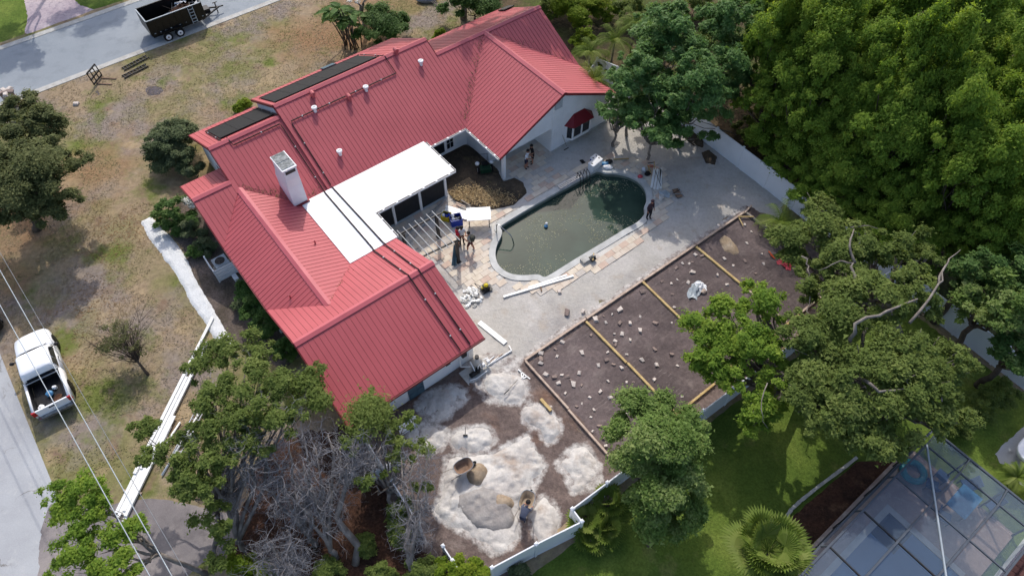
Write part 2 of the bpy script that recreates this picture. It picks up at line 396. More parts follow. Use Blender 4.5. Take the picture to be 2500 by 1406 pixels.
m_rust = mk("rusty_steel", S(138, 112, 92), S(106, 86, 72), 3, 0.85, bump=0.2)
m_brickred = mk("dark_tile_roof", S(92, 62, 58), S(76, 50, 48), 4, 0.9)
m_acgrey = mk("ac_grey", S(170, 178, 182), S(156, 164, 168), 3, 0.5)
m_nbdeck = mk_ground("neighbour_pavers", [S(170, 152, 142), (S(152, 134, 126), 0.6, 0.45, 0.66, 5), (S(184, 170, 160), 2.2, 0.55, 0.7, 4)], 0.2, 20, fine=(4.0, 0.15))
m_pavers = [mk("travertine_%s" % n, c1, c2, 2.5, 0.85, bump=0.15, bscale=20) for n, c1, c2 in (
    ("cream", S(208, 196, 180), S(196, 180, 162)), ("rose", S(200, 178, 160), S(188, 164, 148)), ("grey", S(198, 190, 180), S(180, 172, 162)), ("sand", S(214, 202, 184), S(200, 186, 166)))]
def water_mat(name, ca, cb, rough=0.06, bscale=3.0, bstr=0.05):
    m, nt, b = nodes_of(name); v = pos_vec(nt)
    b.inputs["Roughness"].default_value = rough; b.inputs["IOR"].default_value = 1.34; b.inputs["Specular IOR Level"].default_value = 0.5
    c = mixc(nt, ramp(nt, noise_node(nt, v, 0.35, 6, 0.6), [(0.38, 0.0), (0.64, 1.0)]), ca, cb)
    nt.links.new(c, b.inputs["Base Color"]); add_bump(nt, b, noise_node(nt, v, bscale, 3), bstr, 0.03)
    return m
m_pool = water_mat("murky_pool_water", S(60, 78, 68), S(46, 62, 54), 0.03)
m_nbpool = water_mat("blue_pool_water", S(58, 104, 148), S(50, 92, 136), 0.05)
m_basin = mk("pool_plaster", S(120, 130, 118), S(96, 106, 96), 2, 0.9)
def screen_mat(name, col, alpha):
    m, nt, b = nodes_of(name); out = nt.nodes["Material Output"]
    b.inputs["Base Color"].default_value = (*col, 1); b.inputs["Roughness"].default_value = 0.8
    t = N(nt, "ShaderNodeBsdfTransparent"); mx = N(nt, "ShaderNodeMixShader"); mx.inputs[0].default_value = alpha
    nt.links.new(t.outputs[0], mx.inputs[1]); nt.links.new(b.outputs[0], mx.inputs[2]); nt.links.new(mx.outputs[0], out.inputs[0])
    return m
m_screen = screen_mat("pool_cage_screen", S(98, 114, 132), 0.44)
m_skin = mk("skin", S(170, 122, 98), S(160, 112, 90), 8, 0.6)
m_hair = mk("dark_hair", S(36, 30, 28), S(28, 24, 22), 8, 0.7)
m_cloth = {n: mk("cloth_" + n, c, None, 8, 0.9) for n, c in (("white", S(222, 224, 228)), ("black", S(34, 34, 38)), ("navy", S(40, 46, 66)), ("red", S(188, 40, 54)),
    ("grey", S(150, 148, 142)), ("darkred", S(80, 36, 40)), ("plum", S(66, 52, 60)), ("olive", S(70, 70, 62)), ("slate", S(92, 96, 112)))}
m_shoe = mk("dark_shoe", S(48, 44, 44), None, 8, 0.8)
m_shoewhite = mk("white_shoe", S(210, 208, 204), None, 8, 0.8)

L_oak = mk_leaf("oak_leaf_yellow_green", (0.102, 0.182, 0.026), (0.176, 0.275, 0.038), (0.285, 0.370, 0.060), 0.45, 0.7)
L_oakdark = mk_leaf("oak_leaf_dark_olive", (0.076, 0.094, 0.036), (0.116, 0.134, 0.050), (0.170, 0.184, 0.074), 0.3, 0.7)
L_live = mk_leaf("live_oak_leaf_green", (0.084, 0.122, 0.030), (0.135, 0.185, 0.044), (0.210, 0.255, 0.074), 0.4, 0.7)
L_blue = mk_leaf("umbrella_tree_leaf", (0.060, 0.130, 0.034), (0.112, 0.212, 0.060), (0.205, 0.305, 0.120), 0.36, 0.55)
L_bush = mk_leaf("glossy_shrub_leaf", (0.042, 0.094, 0.022), (0.080, 0.150, 0.036), (0.146, 0.218, 0.066), 0.32, 0.6)
L_bushgrey = mk_leaf("dusty_shrub_leaf", (0.064, 0.092, 0.042), (0.105, 0.138, 0.062), (0.170, 0.195, 0.104), 0.25, 0.7)
L_bright = mk_leaf("bright_leaf", (0.100, 0.165, 0.014), (0.165, 0.235, 0.022), (0.250, 0.290, 0.036), 0.42, 0.7)
L_fresh = mk_leaf("fresh_green_leaf", (0.092, 0.155, 0.034), (0.150, 0.230, 0.056), (0.250, 0.310, 0.110), 0.4, 0.6)
L_palm = mk_leaf("palm_leaf", (0.100, 0.160, 0.026), (0.165, 0.230, 0.044), (0.255, 0.290, 0.090), 0.38, 0.6)
L_white = mk_leaf("white_blossom", (0.55, 0.56, 0.55), (0.68, 0.69, 0.68), (0.8, 0.8, 0.8), 0.2)
L_sparse = mk_leaf("sparse_brown_leaf", (0.090, 0.100, 0.038), (0.128, 0.136, 0.055), (0.175, 0.170, 0.085), 0.3)
L_float = mk_leaf("floating_leaf", (0.16, 0.17, 0.09), (0.28, 0.28, 0.17), (0.42, 0.42, 0.30), 0.0)

# ------------------------------------------------------------------ the setting: ground and its zones
def smooth_loop(pts, n=4):
    """Catmull-Rom through a closed loop"""
    out = []; k = len(pts)
    for i in range(k):
        p0, p1, p2, p3 = (Vector(pts[(i + j - 1) % k][:2]) for j in range(4))
        for t in (q / n for q in range(n)):
            out.append(0.5 * ((2 * p1) + (p2 - p0) * t + (2 * p0 - 5 * p1 + 4 * p2 - p3) * t * t + (3 * p1 - p0 - 3 * p2 + p3) * t ** 3))
    return out
def offset_loop(pts, d):
    k = len(pts); out = []
    area = sum(pts[i][0] * pts[(i + 1) % k][1] - pts[(i + 1) % k][0] * pts[i][1] for i in range(k)); sg = 1 if area > 0 else -1
    for i in range(k):
        t = (Vector(pts[(i + 1) % k][:2]) - Vector(pts[i - 1][:2])).normalized()
        out.append(Vector((pts[i][0] + t.y * d * sg, pts[i][1] - t.x * d * sg)))
    return out
POOL_PX = [(1213, 600), (1210, 626), (1219, 650), (1244, 668), (1278, 673), (1313, 671), (1327, 677), (1342, 672), (1400, 636), (1445, 609), (1490, 582), (1522, 562), (1556, 543),
           (1573, 523), (1572, 508), (1578, 490), (1575, 465), (1560, 445), (1535, 431), (1505, 424), (1478, 423), (1462, 418), (1446, 424), (1400, 449), (1350, 476), (1290, 511), (1234, 545), (1222, 556), (1226, 566), (1223, 579)]
POOL = smooth_loop([at(x, y, 0.06) for x, y in POOL_PX], 4)
POOL_OUT = offset_loop(POOL, 0.2)
COPING_OUT = offset_loop(POOL, 0.42)

def make_ground():
    bm = bmesh.new(); es = []
    outer = [(-400, -300), (400, -300), (400, 500), (-400, 500)]
    for loop in (outer, [(p.x, p.y) for p in POOL_OUT]):
        vs = [bm.verts.new((x, y, 0)) for x, y in loop]
        es += [bm.edges.new((vs[i], vs[(i + 1) % len(vs)])) for i in range(len(vs))]
    bmesh.ops.triangle_fill(bm, edges=es, use_beauty=True)
    for f in bm.faces:
        if f.normal.z < 0: f.normal_flip()
    me = bpy.data.meshes.new("ground"); bm.to_mesh(me); bm.free(); me.materials.append(m_lawn)
    return tag(link("ground", me), kind="structure")
make_ground()

def zone(name, poly, mat, res=0.25, h=0.05, edge=0.5, warp=0.3, wscale=1.2, amp=0.02, ascale=0.8, base=0.0, seed=1, kind="structure", label=None, cat=None, group=None, dome=0.0, cutpool=False, extra=None, dust=None):
    """a spread of loose or laid ground whose rim runs out under the ground beside it"""
    P = [Vector(p[:2]) for p in poly]
    x0 = min(p.x for p in P) - 1; x1 = max(p.x for p in P) + 1; y0 = min(p.y for p in P) - 1; y1 = max(p.y for p in P) + 1
    nx = int((x1 - x0) / res) + 2; ny = int((y1 - y0) / res) + 2
    X, Y = np.meshgrid(x0 + np.arange(nx) * res, y0 + np.arange(ny) * res, indexing="ij")
    D = sdf(P, X, Y) + warp * 2 * fbm(X, Y, wscale, 4, seed * 7)
    t = np.clip(-D / edge, -0.6, 1.0)
    Z = base + np.where(t > 0, t * t * (3 - 2 * t), t) * h + amp * 2 * fbm(X, Y, ascale, 4, seed * 7 + 3) * np.clip(t + 0.3, 0, 1)
    if dome: Z = Z + dome * np.sqrt(np.clip(-D, 0, None) / max(1e-6, float((-D).max()))) * (1 + 1.2 * fbm(X, Y, 1.4, 4, seed * 7 + 5))
    if extra is not None: Z = Z + extra(X, Y, D)
    Z = np.where(D > 0, np.minimum(Z, base - 0.006 - 0.05 * np.clip(D, 0, 1)), Z) if base == 0 else np.where(D > 0, Z - 1.3 * D, Z)
    keep = (D < (res * 1.6 if base == 0 else max(res * 1.6, 0.3)))
    if cutpool: keep &= sdf(POOL_OUT, X, Y) > 0.06
    idx = np.arange(nx * ny).reshape(nx, ny)
    k = keep[:-1, :-1] & keep[1:, :-1] & keep[1:, 1:] & keep[:-1, 1:]
    q = np.stack([idx[:-1, :-1][k], idx[1:, :-1][k], idx[1:, 1:][k], idx[:-1, 1:][k]], 1)
    cx, cy = float(np.mean([p.x for p in P])), float(np.mean([p.y for p in P]))
    V = np.stack([X.ravel() - cx, Y.ravel() - cy, Z.ravel()], 1)
    used = np.unique(q); remap = np.full(nx * ny, -1); remap[used] = np.arange(len(used))
    o = link(name, fast_mesh(name, V[used], remap[q], mat, smooth=True, pattr=(dust(X, Y, D).ravel()[used] if dust else None)), loc=(cx, cy, 0))
    return tag(o, label, cat, group, kind)
def PX(lst, z=0.0): return [at(x, y, z) for x, y in lst]

# street along the front (top left), kerbs, drives and lawns across it
def strip(name, a0, a1, b0, b1, z0, z1, mat):
    return tag(MB().prism([AB(a0, b0), AB(a1, b0), AB(a1, b1), AB(a0, b1)], z0, z1).build(name, mat), kind="structure")
strip("street", -60, 90, 57.55, 64.65, -0.1, 0.014, m_asphalt)
for (b0, b1, nm) in ((57.0, 57.547, "kerb"), (64.653, 65.25, "kerb")):
    kr = MB()
    a = -60.0
    while a < 90:
        kr.prism([AB(a + 0.006, b0), AB(a + 2.994, b0), AB(a + 2.994, b1), AB(a + 0.006, b1)], -0.1, 0.04); a += 3.0
    tag(kr.build(nm, m_kerb), kind="structure")
strip("side_street", -18.5, -10.65, -80, 56.5, -0.1, 0.012, m_conc)
zone("lawn_verge", PX([(-60, 125), (59, 85), (69, 43), (59, 0), (40, -80), (-200, -80)]), m_green, 0.3, 0.05, 0.3, 0.05, seed=2)
zone("lawn_verge", PX([(178, 0), (192, 16), (228, 25), (300, 2), (420, -60), (170, -80)]), m_green, 0.3, 0.05, 0.3, 0.05, seed=3)
zone("paver_driveway", PX([(58, 87), (230, 25), (180, -10), (150, -90), (40, -90), (66, 43)]), m_pinkpaver, 0.4, 0.025, 0.2, 0.02, amp=0.004, seed=4)
zone("driveway", PX([(120, 1215), (190, 1232), (240, 1240), (300, 1222), (365, 1216), (440, 1226), (520, 1240), (640, 1262), (650, 1320), (560, 1345), (490, 1375), (455, 1410), (440, 1520), (60, 1560), (90, 1300)]), m_drive, 0.25, 0.02, 0.3, 0.12, amp=0.004, seed=5)
# house side beds, white chip path
zone("mulch_bed", PX([(395, 540), (440, 490), (480, 470), (560, 600), (660, 760), (740, 860), (700, 900), (620, 880), (570, 850), (500, 740), (440, 610)]), m_greymulch, 0.25, 0.03, 0.5, 0.25, seed=6)
zone("white_chip_path", offset_loop(PX([(349, 541), (366, 532), (384, 553), (404, 572), (432, 603), (455, 640), (470, 680), (505, 735), (535, 790), (558, 830), (569, 850), (552, 854), (534, 834), (500, 776), (470, 736), (455, 700), (425, 655), (400, 620), (375, 590), (358, 560)]), 0.14),
     m_whitestone, 0.12, 0.10, 0.15, 0.09, 0.45, amp=0.03, ascale=0.25, seed=8)
zone("bare_patch", PX([(349, 218), (365, 208), (390, 212), (404, 222), (390, 233), (360, 236)]), mk_ground("ash_soil", [S(104, 98, 100), (S(84, 78, 80), 1.4, 0.4, 0.65, 6)], 0.8, 8, fine=(8, 0.3)), 0.15, 0.03, 0.4, 0.2, seed=9)
zone("bare_patch", PX([(228, 225), (240, 218), (250, 230), (240, 238)]), MATS["ash_soil"], 0.12, 0.02, 0.3, 0.15, seed=10)
# yard behind the house
zone("gravel_yard", [AB(11.2, 12.9), AB(12.3, 15.1), AB(31.7, 15.0), AB(32.6, 13.0), AB(34.9, 13.6), AB(35.4, 24), AB(34.6, 30), AB(30.4, 34), AB(16, 34), AB(10, 28), AB(10, 17.0), AB(9.6, 14.2)],
     m_gravel, 0.2, 0.06, 0.9, 0.5, 1.6, amp=0.035, ascale=0.5, seed=12, cutpool=True)
SANDS = [([(1015, 985), (1060, 950), (1100, 942), (1138, 950), (1141, 975), (1115, 1002), (1090, 1025), (1050, 1032), (1025, 1012)], 0.14, "flat grey sand spread against the wall beside the blue door"),
 ([(1000, 1045), (1050, 1034), (1092, 1048), (1098, 1070), (1080, 1100), (1040, 1112), (1005, 1092)], 0.14, "flat grey sand spread between the door and the bare trees"),
 ([(1180, 920), (1210, 907), (1250, 910), (1285, 930), (1288, 960), (1266, 990), (1230, 986), (1190, 970), (1177, 945)], 0.22, "round white sand heap nearest the pool pump with a rake in it"),
 ([(1104, 1058), (1142, 1042), (1190, 1042), (1208, 1060), (1206, 1085), (1180, 1103), (1130, 1103), (1102, 1090)], 0.28, "trampled white sand heap with an upright shovel above the wheelbarrow"),
 ([(1275, 1000), (1300, 987), (1330, 990), (1355, 1015), (1372, 1040), (1366, 1066), (1337, 1086), (1312, 1052), (1281, 1036)], 0.22, "kidney-shaped white sand heap beside the yellow timber"),
 ([(1357, 1130), (1400, 1092), (1426, 1086), (1452, 1112), (1471, 1160), (1456, 1186), (1400, 1206), (1380, 1164)], 0.20, "four-sided white sand heap next to the plot corner"),
 ([(1300, 1240), (1320, 1212), (1345, 1220), (1363, 1250), (1366, 1282), (1346, 1320), (1316, 1326), (1297, 1290)], 0.22, "long oval white sand heap by the jog in the white fence"),
 ([(1090, 1116), (1130, 1112), (1200, 1106), (1252, 1077), (1290, 1062), (1300, 1092), (1333, 1140), (1310, 1180), (1298, 1212), (1270, 1252), (1266, 1312), (1236, 1346), (1190, 1351), (1170, 1326), (1100, 1290), (1060, 1250), (1070, 1210), (1085, 1150)], 0.38, "largest trampled sand pile where the wheelbarrows stand")]
def spilled(X, Y, D):
    d = np.full(X.shape, 9.0)
    for pl, hh, lb in SANDS: d = np.minimum(d, sdf(smooth_loop(PX(pl), 3), X, Y))
    g_ = sdf([AB(11.2, 12.9), AB(12.3, 15.1), AB(31.7, 15.0), AB(34.8, 24), AB(30.4, 34), AB(10, 28), AB(10, 17.0), AB(9.6, 14.2)], X, Y)
    return np.clip(0.62 - np.minimum(np.maximum(d, 0) / 0.32, np.maximum(g_, 0) / 0.6) * .62, 0, 1.0)
zone("soil_yard", [AB(2.2, 17.4), AB(11.5, 17.0), AB(12.6, 15.6), AB(12.6, 7.0), AB(9.0, 6.6), AB(4.5, 6.4), AB(2.2, 8.5)], m_soil, 0.14, 0.09, 0.5, 0.3, amp=0.06, ascale=0.55, seed=13, dust=spilled,
     extra=lambda X, Y, D: -0.03 * (np.abs(((X * CP + Y * SP) * 0.8 + (Y * CP - X * SP) * 0.6 + 0.6 * np.sin(Y * 0.7)) % 1.5 - 0.75) < 0.11) * (D < -0.4))
zone("soil_margin", [AB(12.3, 15.4), AB(32.2, 15.2), AB(33.0, 12.0), AB(33.2, 6.2), AB(9.0, 6.4), AB(12.2, 9)], m_soil, 0.22, 0.045, 0.4, 0.35, amp=0.03, seed=14, dust=spilled)
zone("tilled_plot", [AB(12.7, 14.75), AB(31.4, 14.6), AB(31.4, 7.15), AB(12.6, 7.25)], m_plot, 0.13, 0.09, 0.3, 0.02, amp=0.055, ascale=0.35, seed=15)
zone("leaf_mulch", PX([(640, 1080), (850, 1030), (1000, 1050), (1035, 1290), (1095, 1365), (1150, 1520), (600, 1520), (560, 1350), (590, 1200)]), m_mulch, 0.25, 0.03, 0.8, 0.4, amp=0.04, seed=16)
zone("back_lawn", [AB(0, 6.1), AB(8.5, 5.6), AB(8.7, 6.1), AB(24, 5.6), AB(33.1, 5.2), AB(33, -40), AB(0, -40)], m_green, 0.4, 0.03, 0.4, 0.1, seed=17)
zone("forest_floor", [AB(35.3, 14), AB(35.3, 30), AB(32.0, 33), AB(31.6, 48), AB(38, 58), AB(70, 56), AB(100, 30), AB(90, -40), AB(33.2, -40), AB(33.9, 6)], m_litter, 0.6, 0.05, 1.2, 0.5, amp=0.03, seed=18, base=0.0)
zone("planting_bed", PX([(1040, 392), (1132, 350), (1165, 362), (1215, 408), (1232, 440), (1256, 430), (1284, 446), (1291, 474), (1262, 504), (1205, 517), (1150, 512), (1112, 497), (1088, 480), (1060, 420)]), m_bed, 0.14, 0.10, 0.35, 0.04, amp=0.05, ascale=0.5, seed=19, dome=0.10)
zone("rubble_soil_heap", PX([(1750, 590), (1765, 570), (1785, 580), (1800, 600), (1808, 622), (1790, 628), (1765, 615)]), m_sandbrown, 0.12, 0.05, 0.3, 0.2, amp=0.04, ascale=0.3, seed=20, dome=0.22, base=0.03, kind="thing", label="low crumbly grey earth heap inside the far bay of the plot", cat="earth heap")
zone("dark_soil_heap", PX([(1710, 375), (1730, 368), (1750, 385), (1745, 405), (1722, 400)]), m_bed, 0.12, 0.05, 0.3, 0.15, amp=0.03, seed=21, dome=0.2, base=0.02, kind="thing", label="small dark soil heap by the fence, nearer the pool of the two", cat="soil heap")
zone("dark_soil_heap", PX([(1665, 335), (1690, 320), (1718, 345), (1715, 362), (1690, 358)]), m_bed, 0.12, 0.05, 0.3, 0.15, amp=0.03, seed=22, dome=0.25, base=0.02, kind="thing", label="dark soil heap against the foot of the white fence", cat="soil heap")
def sand_marks(X, Y, D):
    """footprints and shovel scoops"""
    a = vnoise(X * 4.1, Y * 4.1, 501); b = vnoise(X * 2.3 + 9, Y * 2.6, 502); ins = np.clip(-D * 2, 0, 1)
    return ins * (-0.055 * np.clip((a - 0.62) * 6, 0, 1) - 0.05 * np.clip((b - 0.66) * 6, 0, 1) + 0.03 * np.clip((0.3 - a) * 6, 0, 1))
for i, (pl, hh, lb) in enumerate(SANDS):
    zone("sand_heap", smooth_loop(PX(pl), 3), m_sand, 0.07 if i < 7 else 0.08, 0.10, 0.45, 0.2, 0.6, amp=0.08, ascale=0.42, base=0.0, seed=30 + i, kind="thing", label=lb, cat="sand heap", group="sand heaps in the yard", dome=hh * 0.75, extra=sand_marks)
zone("screed_mix", smooth_loop(PX([(1120, 1215), (1160, 1195), (1205, 1190), (1245, 1225), (1250, 1275), (1215, 1300), (1165, 1285), (1130, 1255)]), 3), mk_ground("grey_mix", [S(158, 154, 150), (S(142, 136, 132), 0.6, 0.42, 0.64, 7), (S(174, 168, 160), 1.0, 0.56, 0.7, 7)], 0.8, 7.0, fine=(7.0, 0.15)), 0.08, 0.05, 0.3, 0.2, 0.7, amp=0.05, ascale=0.4, base=0.24, seed=43, kind="thing", label="smoother grey mix dumped in the middle of the largest sand pile", cat="sand heap", dome=0.22, extra=sand_marks)
zone("damp_sand_heap", smooth_loop(PX([(1208, 1222), (1222, 1212), (1245, 1220), (1248, 1236), (1228, 1246), (1210, 1240)]), 3), m_sandbrown, 0.07, 0.04, 0.2, 0.08, amp=0.04, ascale=0.25, base=0.36, seed=42, kind="thing", label="scooped brown sand hollow left of the bending worker", cat="sand heap", dome=0.1)
zone("damp_sand_heap", smooth_loop(PX([(1150, 1148), (1168, 1138), (1184, 1146), (1186, 1162), (1172, 1185), (1150, 1180), (1142, 1164)]), 3), m_sandbrown, 0.08, 0.05, 0.2, 0.08, amp=0.03, ascale=0.3, base=0.36, seed=44, kind="thing", label="small damp brown sand heap tipped beside the empty wheelbarrow", cat="sand heap", dome=0.22)
zone("mortar_patch", smooth_loop(PX([(1435, 622), (1470, 585), (1510, 570), (1522, 590), (1515, 612), (1480, 640), (1445, 650)]), 3), m_slab, 0.15, 0.02, 0.25, 0.08, amp=0.006, base=0.055, seed=45, cutpool=True)
zone("grey_screed_patch", smooth_loop(PX([(1330, 392), (1350, 372), (1400, 370), (1470, 360), (1500, 376), (1440, 390), (1410, 412), (1380, 422), (1350, 420), (1332, 408)]), 3), m_gravel, 0.15, 0.05, 0.3, 0.06, amp=0.01, base=0.03, seed=46)
# neighbour side
zone("mulch_bed", PX([(2088, 1122), (2190, 1120), (2290, 1072), (1985, 1335), (1935, 1322), (1915, 1262)]), m_mulch, 0.2, 0.05, 0.3, 0.1, seed=47, amp=0.03)
zone("concrete_apron", PX([(2410, 1112), (2500, 1028), (2600, 1000), (2600, 1350), (2500, 1205), (2452, 1140)]), m_conc, 0.4, 0.05, 0.2, 0.02, amp=0.0, seed=48)
# ------------------------------------------------------------------ the house
HO = (16.0, 31.0, 0.0)               # house origin on its own grid
house = thing("house", "white single-storey house with a red ribbed metal roof in several gables", "house", AB(HO[0], HO[1]), PHI)
def hb(mb, name, mat, parent=None, smooth=False):
    """build a house part from plan (a, b, z) coordinates"""
    return mb.build(name, mat, parent or house, smooth, off=HO)
def under(name, mb, parent):          # sub-part: its parent part sits at the house origin too
    return mb.build(name, MATS_CUR[0], parent, off=HO)
MATS_CUR = [None]
def clip_half(poly, n, d):
    out = []; k = len(poly)
    for i in range(k):
        p, q = poly[i], poly[(i + 1) % k]
        sp = p[0] * n[0] + p[1] * n[1] - d; sq = q[0] * n[0] + q[1] * n[1] - d
        if sp <= 1e-9: out.append(p)
        if (sp < 0) != (sq < 0) and abs(sp - sq) > 1e-9:
            t = sp / (sp - sq); out.append((p[0] + (q[0] - p[0]) * t, p[1] + (q[1] - p[1]) * t))
    return out
RIB = 0.30
def roof_slopes(slopes, ridges, label=None):
    """slopes: (plan polygon, height function, axis along which ribs repeat 0=a 1=b)"""
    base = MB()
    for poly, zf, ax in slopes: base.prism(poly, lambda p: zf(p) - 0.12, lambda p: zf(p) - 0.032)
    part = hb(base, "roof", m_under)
    if label: part["label"] = label
    for poly, zf, ax in slopes:
        lo = min(p[ax] for p in poly); hi = max(p[ax] for p in poly)
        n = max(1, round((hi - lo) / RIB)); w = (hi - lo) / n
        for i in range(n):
            s0, s1 = lo + i * w, lo + (i + 1) * w - 0.013  # narrow gap bares the dark underlay as a painted shade line
            nv = (1, 0) if ax == 0 else (0, 1); nn = (-1, 0) if ax == 0 else (0, -1)
            strip_ = clip_half(clip_half(poly, nv, s1), nn, -s0)
            if len(strip_) < 3: continue
            m = MB().prism(strip_, lambda p: zf(p) - 0.03, zf)
            rib = clip_half(strip_, nv, s0 + 0.018)
            if len(rib) >= 3: m.prism(rib, lambda p: zf(p) + 0.0005, lambda p: zf(p) + 0.018)
            hb(m, "roof_panel", m_roof, part)
    for (p, q, sl) in ridges:
        p, q = Vector(p), Vector(q); d = (q - p); d.z = 0; d.normalize(); nrm = Vector((-d.y, d.x, 0)); m = MB()
        for sg in (1, -1):
            e = nrm * sg * 0.21 - Vector((0, 0, 0.21 * sl)); u = Vector((0, 0, 0.062)); t = Vector((0, 0, 0.02))
            A, B, C, D = p + u, q + u, q + e + u, p + e + u
            vs = [A - t, B - t, C - t, D - t, A, B, C, D]
            fs = [(3, 2, 1, 0), (4, 5, 6, 7), (0, 1, 5, 4), (1, 2, 6, 5), (2, 3, 7, 6), (3, 0, 4, 7)]
            if sg < 0: fs = [f[::-1] for f in fs]
            m.add(vs, fs)
        hb(m, "ridge_cap", m_roofcap, part)
    return part
# heights on each plane
Gf = lambda p: 4.46 - .435 * (20.99 - p[1]); Gb = lambda p: 4.46 - .435 * (p[1] - 20.99)
Ml = lambda p: 3.79 - .438 * (5.22 - p[0]); Mr = lambda p: 3.79 - .438 * (p[0] - 5.22)
Kf = lambda p: 4.08 - .444 * (34.13 - p[1]); Kb = lambda p: 4.08 - .448 * (p[1] - 34.13)
N1f = lambda p: 5.21 - .513 * (36.35 - p[1]); N1b = lambda p: 5.21 - .513 * (p[1] - 36.35)
Ff = lambda p: 5.68 - .522 * (36.91 - p[1]); N2b = lambda p: 5.68 - .525 * (p[1] - 36.91)
N3b = lambda p: 5.08 - .525 * (p[1] - 35.76)
El = lambda p: 5.08 - .484 * (25.72 - p[0]); Er = lambda p: 5.08 - .484 * (p[0] - 25.72)
roof_slopes([([(2.57, 16.39), (11.03, 16.39), (11.03, 20.99), (2.57, 20.99)], Gf, 0),
             ([(2.57, 20.99), (11.03, 20.99), (11.03, 25.16), (7.87, 25.16), (5.22, 22.53), (2.57, 25.2)], Gb, 0)],
            [((2.55, 20.99, 4.46), (11.05, 20.99, 4.46), .435)])
roof_slopes([([(5.22, 22.53), (5.22, 33.55), (2.57, 30.86), (2.57, 25.2)], Ml, 1), ([(5.22, 22.53), (7.87, 25.16), (7.87, 31.3), (5.22, 33.55)], Mr, 1)],
            [((5.22, 22.5, 3.79), (5.22, 33.6, 3.79), .438)])
roof_slopes([([(2.57, 34.13), (5.25, 34.13), (5.22, 33.55), (2.57, 30.86)], Kf, 0), ([(2.57, 34.13), (5.25, 34.13), (5.25, 37.3), (2.57, 37.3)], Kb, 0)],
            [((2.55, 34.13, 4.08), (5.0, 34.13, 4.08), .445)])
roof_slopes([([(4.99, 36.35), (9.9, 36.35), (9.9, 31.19), (7.87, 31.25), (5.22, 33.55), (4.99, 34.1)], N1f, 0), ([(4.99, 36.35), (9.9, 36.35), (9.9, 42.12), (4.99, 42.12)], N1b, 0)],
            [((4.97, 36.35, 5.21), (9.78, 36.35, 5.21), .513)])
roof_slopes([([(9.80, 36.91), (21.44, 36.91), (21.44, 30.72), (17.06, 30.72), (17.06, 31.17), (9.80, 31.17)], Ff, 0), ([(9.80, 36.91), (21.44, 36.91), (21.44, 41.96), (9.80, 41.96)], N2b, 0)],
            [((9.78, 36.91, 5.68), (21.46, 36.91, 5.68), .522)])
V0 = (25.72, 35.76)
roof_slopes([([(21.44, 35.76), V0, (21.44, 31.78)], Ff, 0), ([V0, (30.91, 35.76), (30.91, 30.97)], Ff, 0), ([(21.44, 35.76), (30.91, 35.76), (30.91, 40.6), (21.44, 40.6)], N3b, 0)],
            [((21.46, 35.76, 5.08), (30.93, 35.76, 5.08), .522)])
roof_slopes([([V0, (25.72, 26.88), (20.25, 26.88), (20.25, 30.72)], El, 1), ([V0, (25.72, 26.88), (30.91, 26.88), (30.91, 30.97)], Er, 1)],
            [((25.72, 26.86, 5.08), (25.72, 35.76, 5.08), .484)])
# note: the F plane's lower-right sliver between rake and valley
hb(MB().prism([(21.44, 31.78), (21.44, 30.72), (20.25, 30.72)], lambda p: Ff(p) - 0.1, lambda p: Ff(p) - 0.004), "roof", m_roof)
# white membrane roof over the lanai
wr = MB().prism([(7.87, 25.16), (11.1, 25.16), (11.1, 27.64), (17.06, 27.64), (17.06, 31.165), (7.87, 31.2)], 2.46, 2.69)
flat_roof = hb(wr, "flat_roof", m_membrane)
for a_ in (9.3, 10.75, 12.3, 13.9, 15.5): hb(MB().box((a_, (27.75 if a_ > 11 else 25.3) / 2 + 31.1 / 2, 2.694), (0.05, 31.1 - (27.75 if a_ > 11 else 25.3), 0.007)), "membrane_seam", m_membrane, flat_roof)
# walls (set in under the eaves)
def wall(poly, zf, name="wall", mat=None): return hb(MB().prism(poly, 0.0, zf), name, mat or m_wall)
wall([(3.1, 16.95), (10.6, 16.95), (10.6, 20.9), (3.1, 20.9)], lambda p: Gf(p) - 0.13)
wall([(3.1, 20.9), (10.6, 20.9), (10.6, 24.6), (3.1, 24.6)], lambda p: Gb(p) - 0.13)
wall([(3.05, 24.6), (5.2, 24.6), (5.2, 31.2), (3.05, 31.2)], lambda p: min(Ml(p), 3.6) - 0.13)
wall([(5.2, 24.61), (8.6, 24.61), (8.6, 31.2), (5.2, 31.2)], 2.44)
wall([(3.05, 31.21), (5.3, 31.21), (5.3, 34.1), (3.05, 34.1)], lambda p: min(Kf(p), Ml((p[0], 0))) - 0.13)
wall([(3.05, 34.11), (5.35, 34.11), (5.35, 36.8), (3.05, 36.8)], lambda p: Kb(p) - 0.13)
wall([(5.36, 36.35), (9.9, 36.35), (9.9, 41.5), (5.36, 41.5)], lambda p: N1b(p) - 0.13)
wall([(5.36, 31.6), (9.9, 31.6), (9.9, 36.34), (5.36, 36.34)], lambda p: N1f(p) - 0.13)
wall([(9.91, 31.6), (21.1, 31.6), (21.1, 36.9), (9.91, 36.9)], lambda p: Ff(p) - 0.13)
wall([(9.91, 36.9), (21.1, 36.9), (21.1, 41.3), (9.91, 41.3)], lambda p: N2b(p) - 0.13)
wall([(21.11, 35.7), (30.4, 35.7), (30.4, 40.0), (21.11, 40.0)], lambda p: N3b(p) - 0.13)
wall([(21.11, 31.0), (30.4, 31.0), (30.4, 35.69), (21.11, 35.69)], lambda p: min(Ff(p), 5.0) - 0.2)
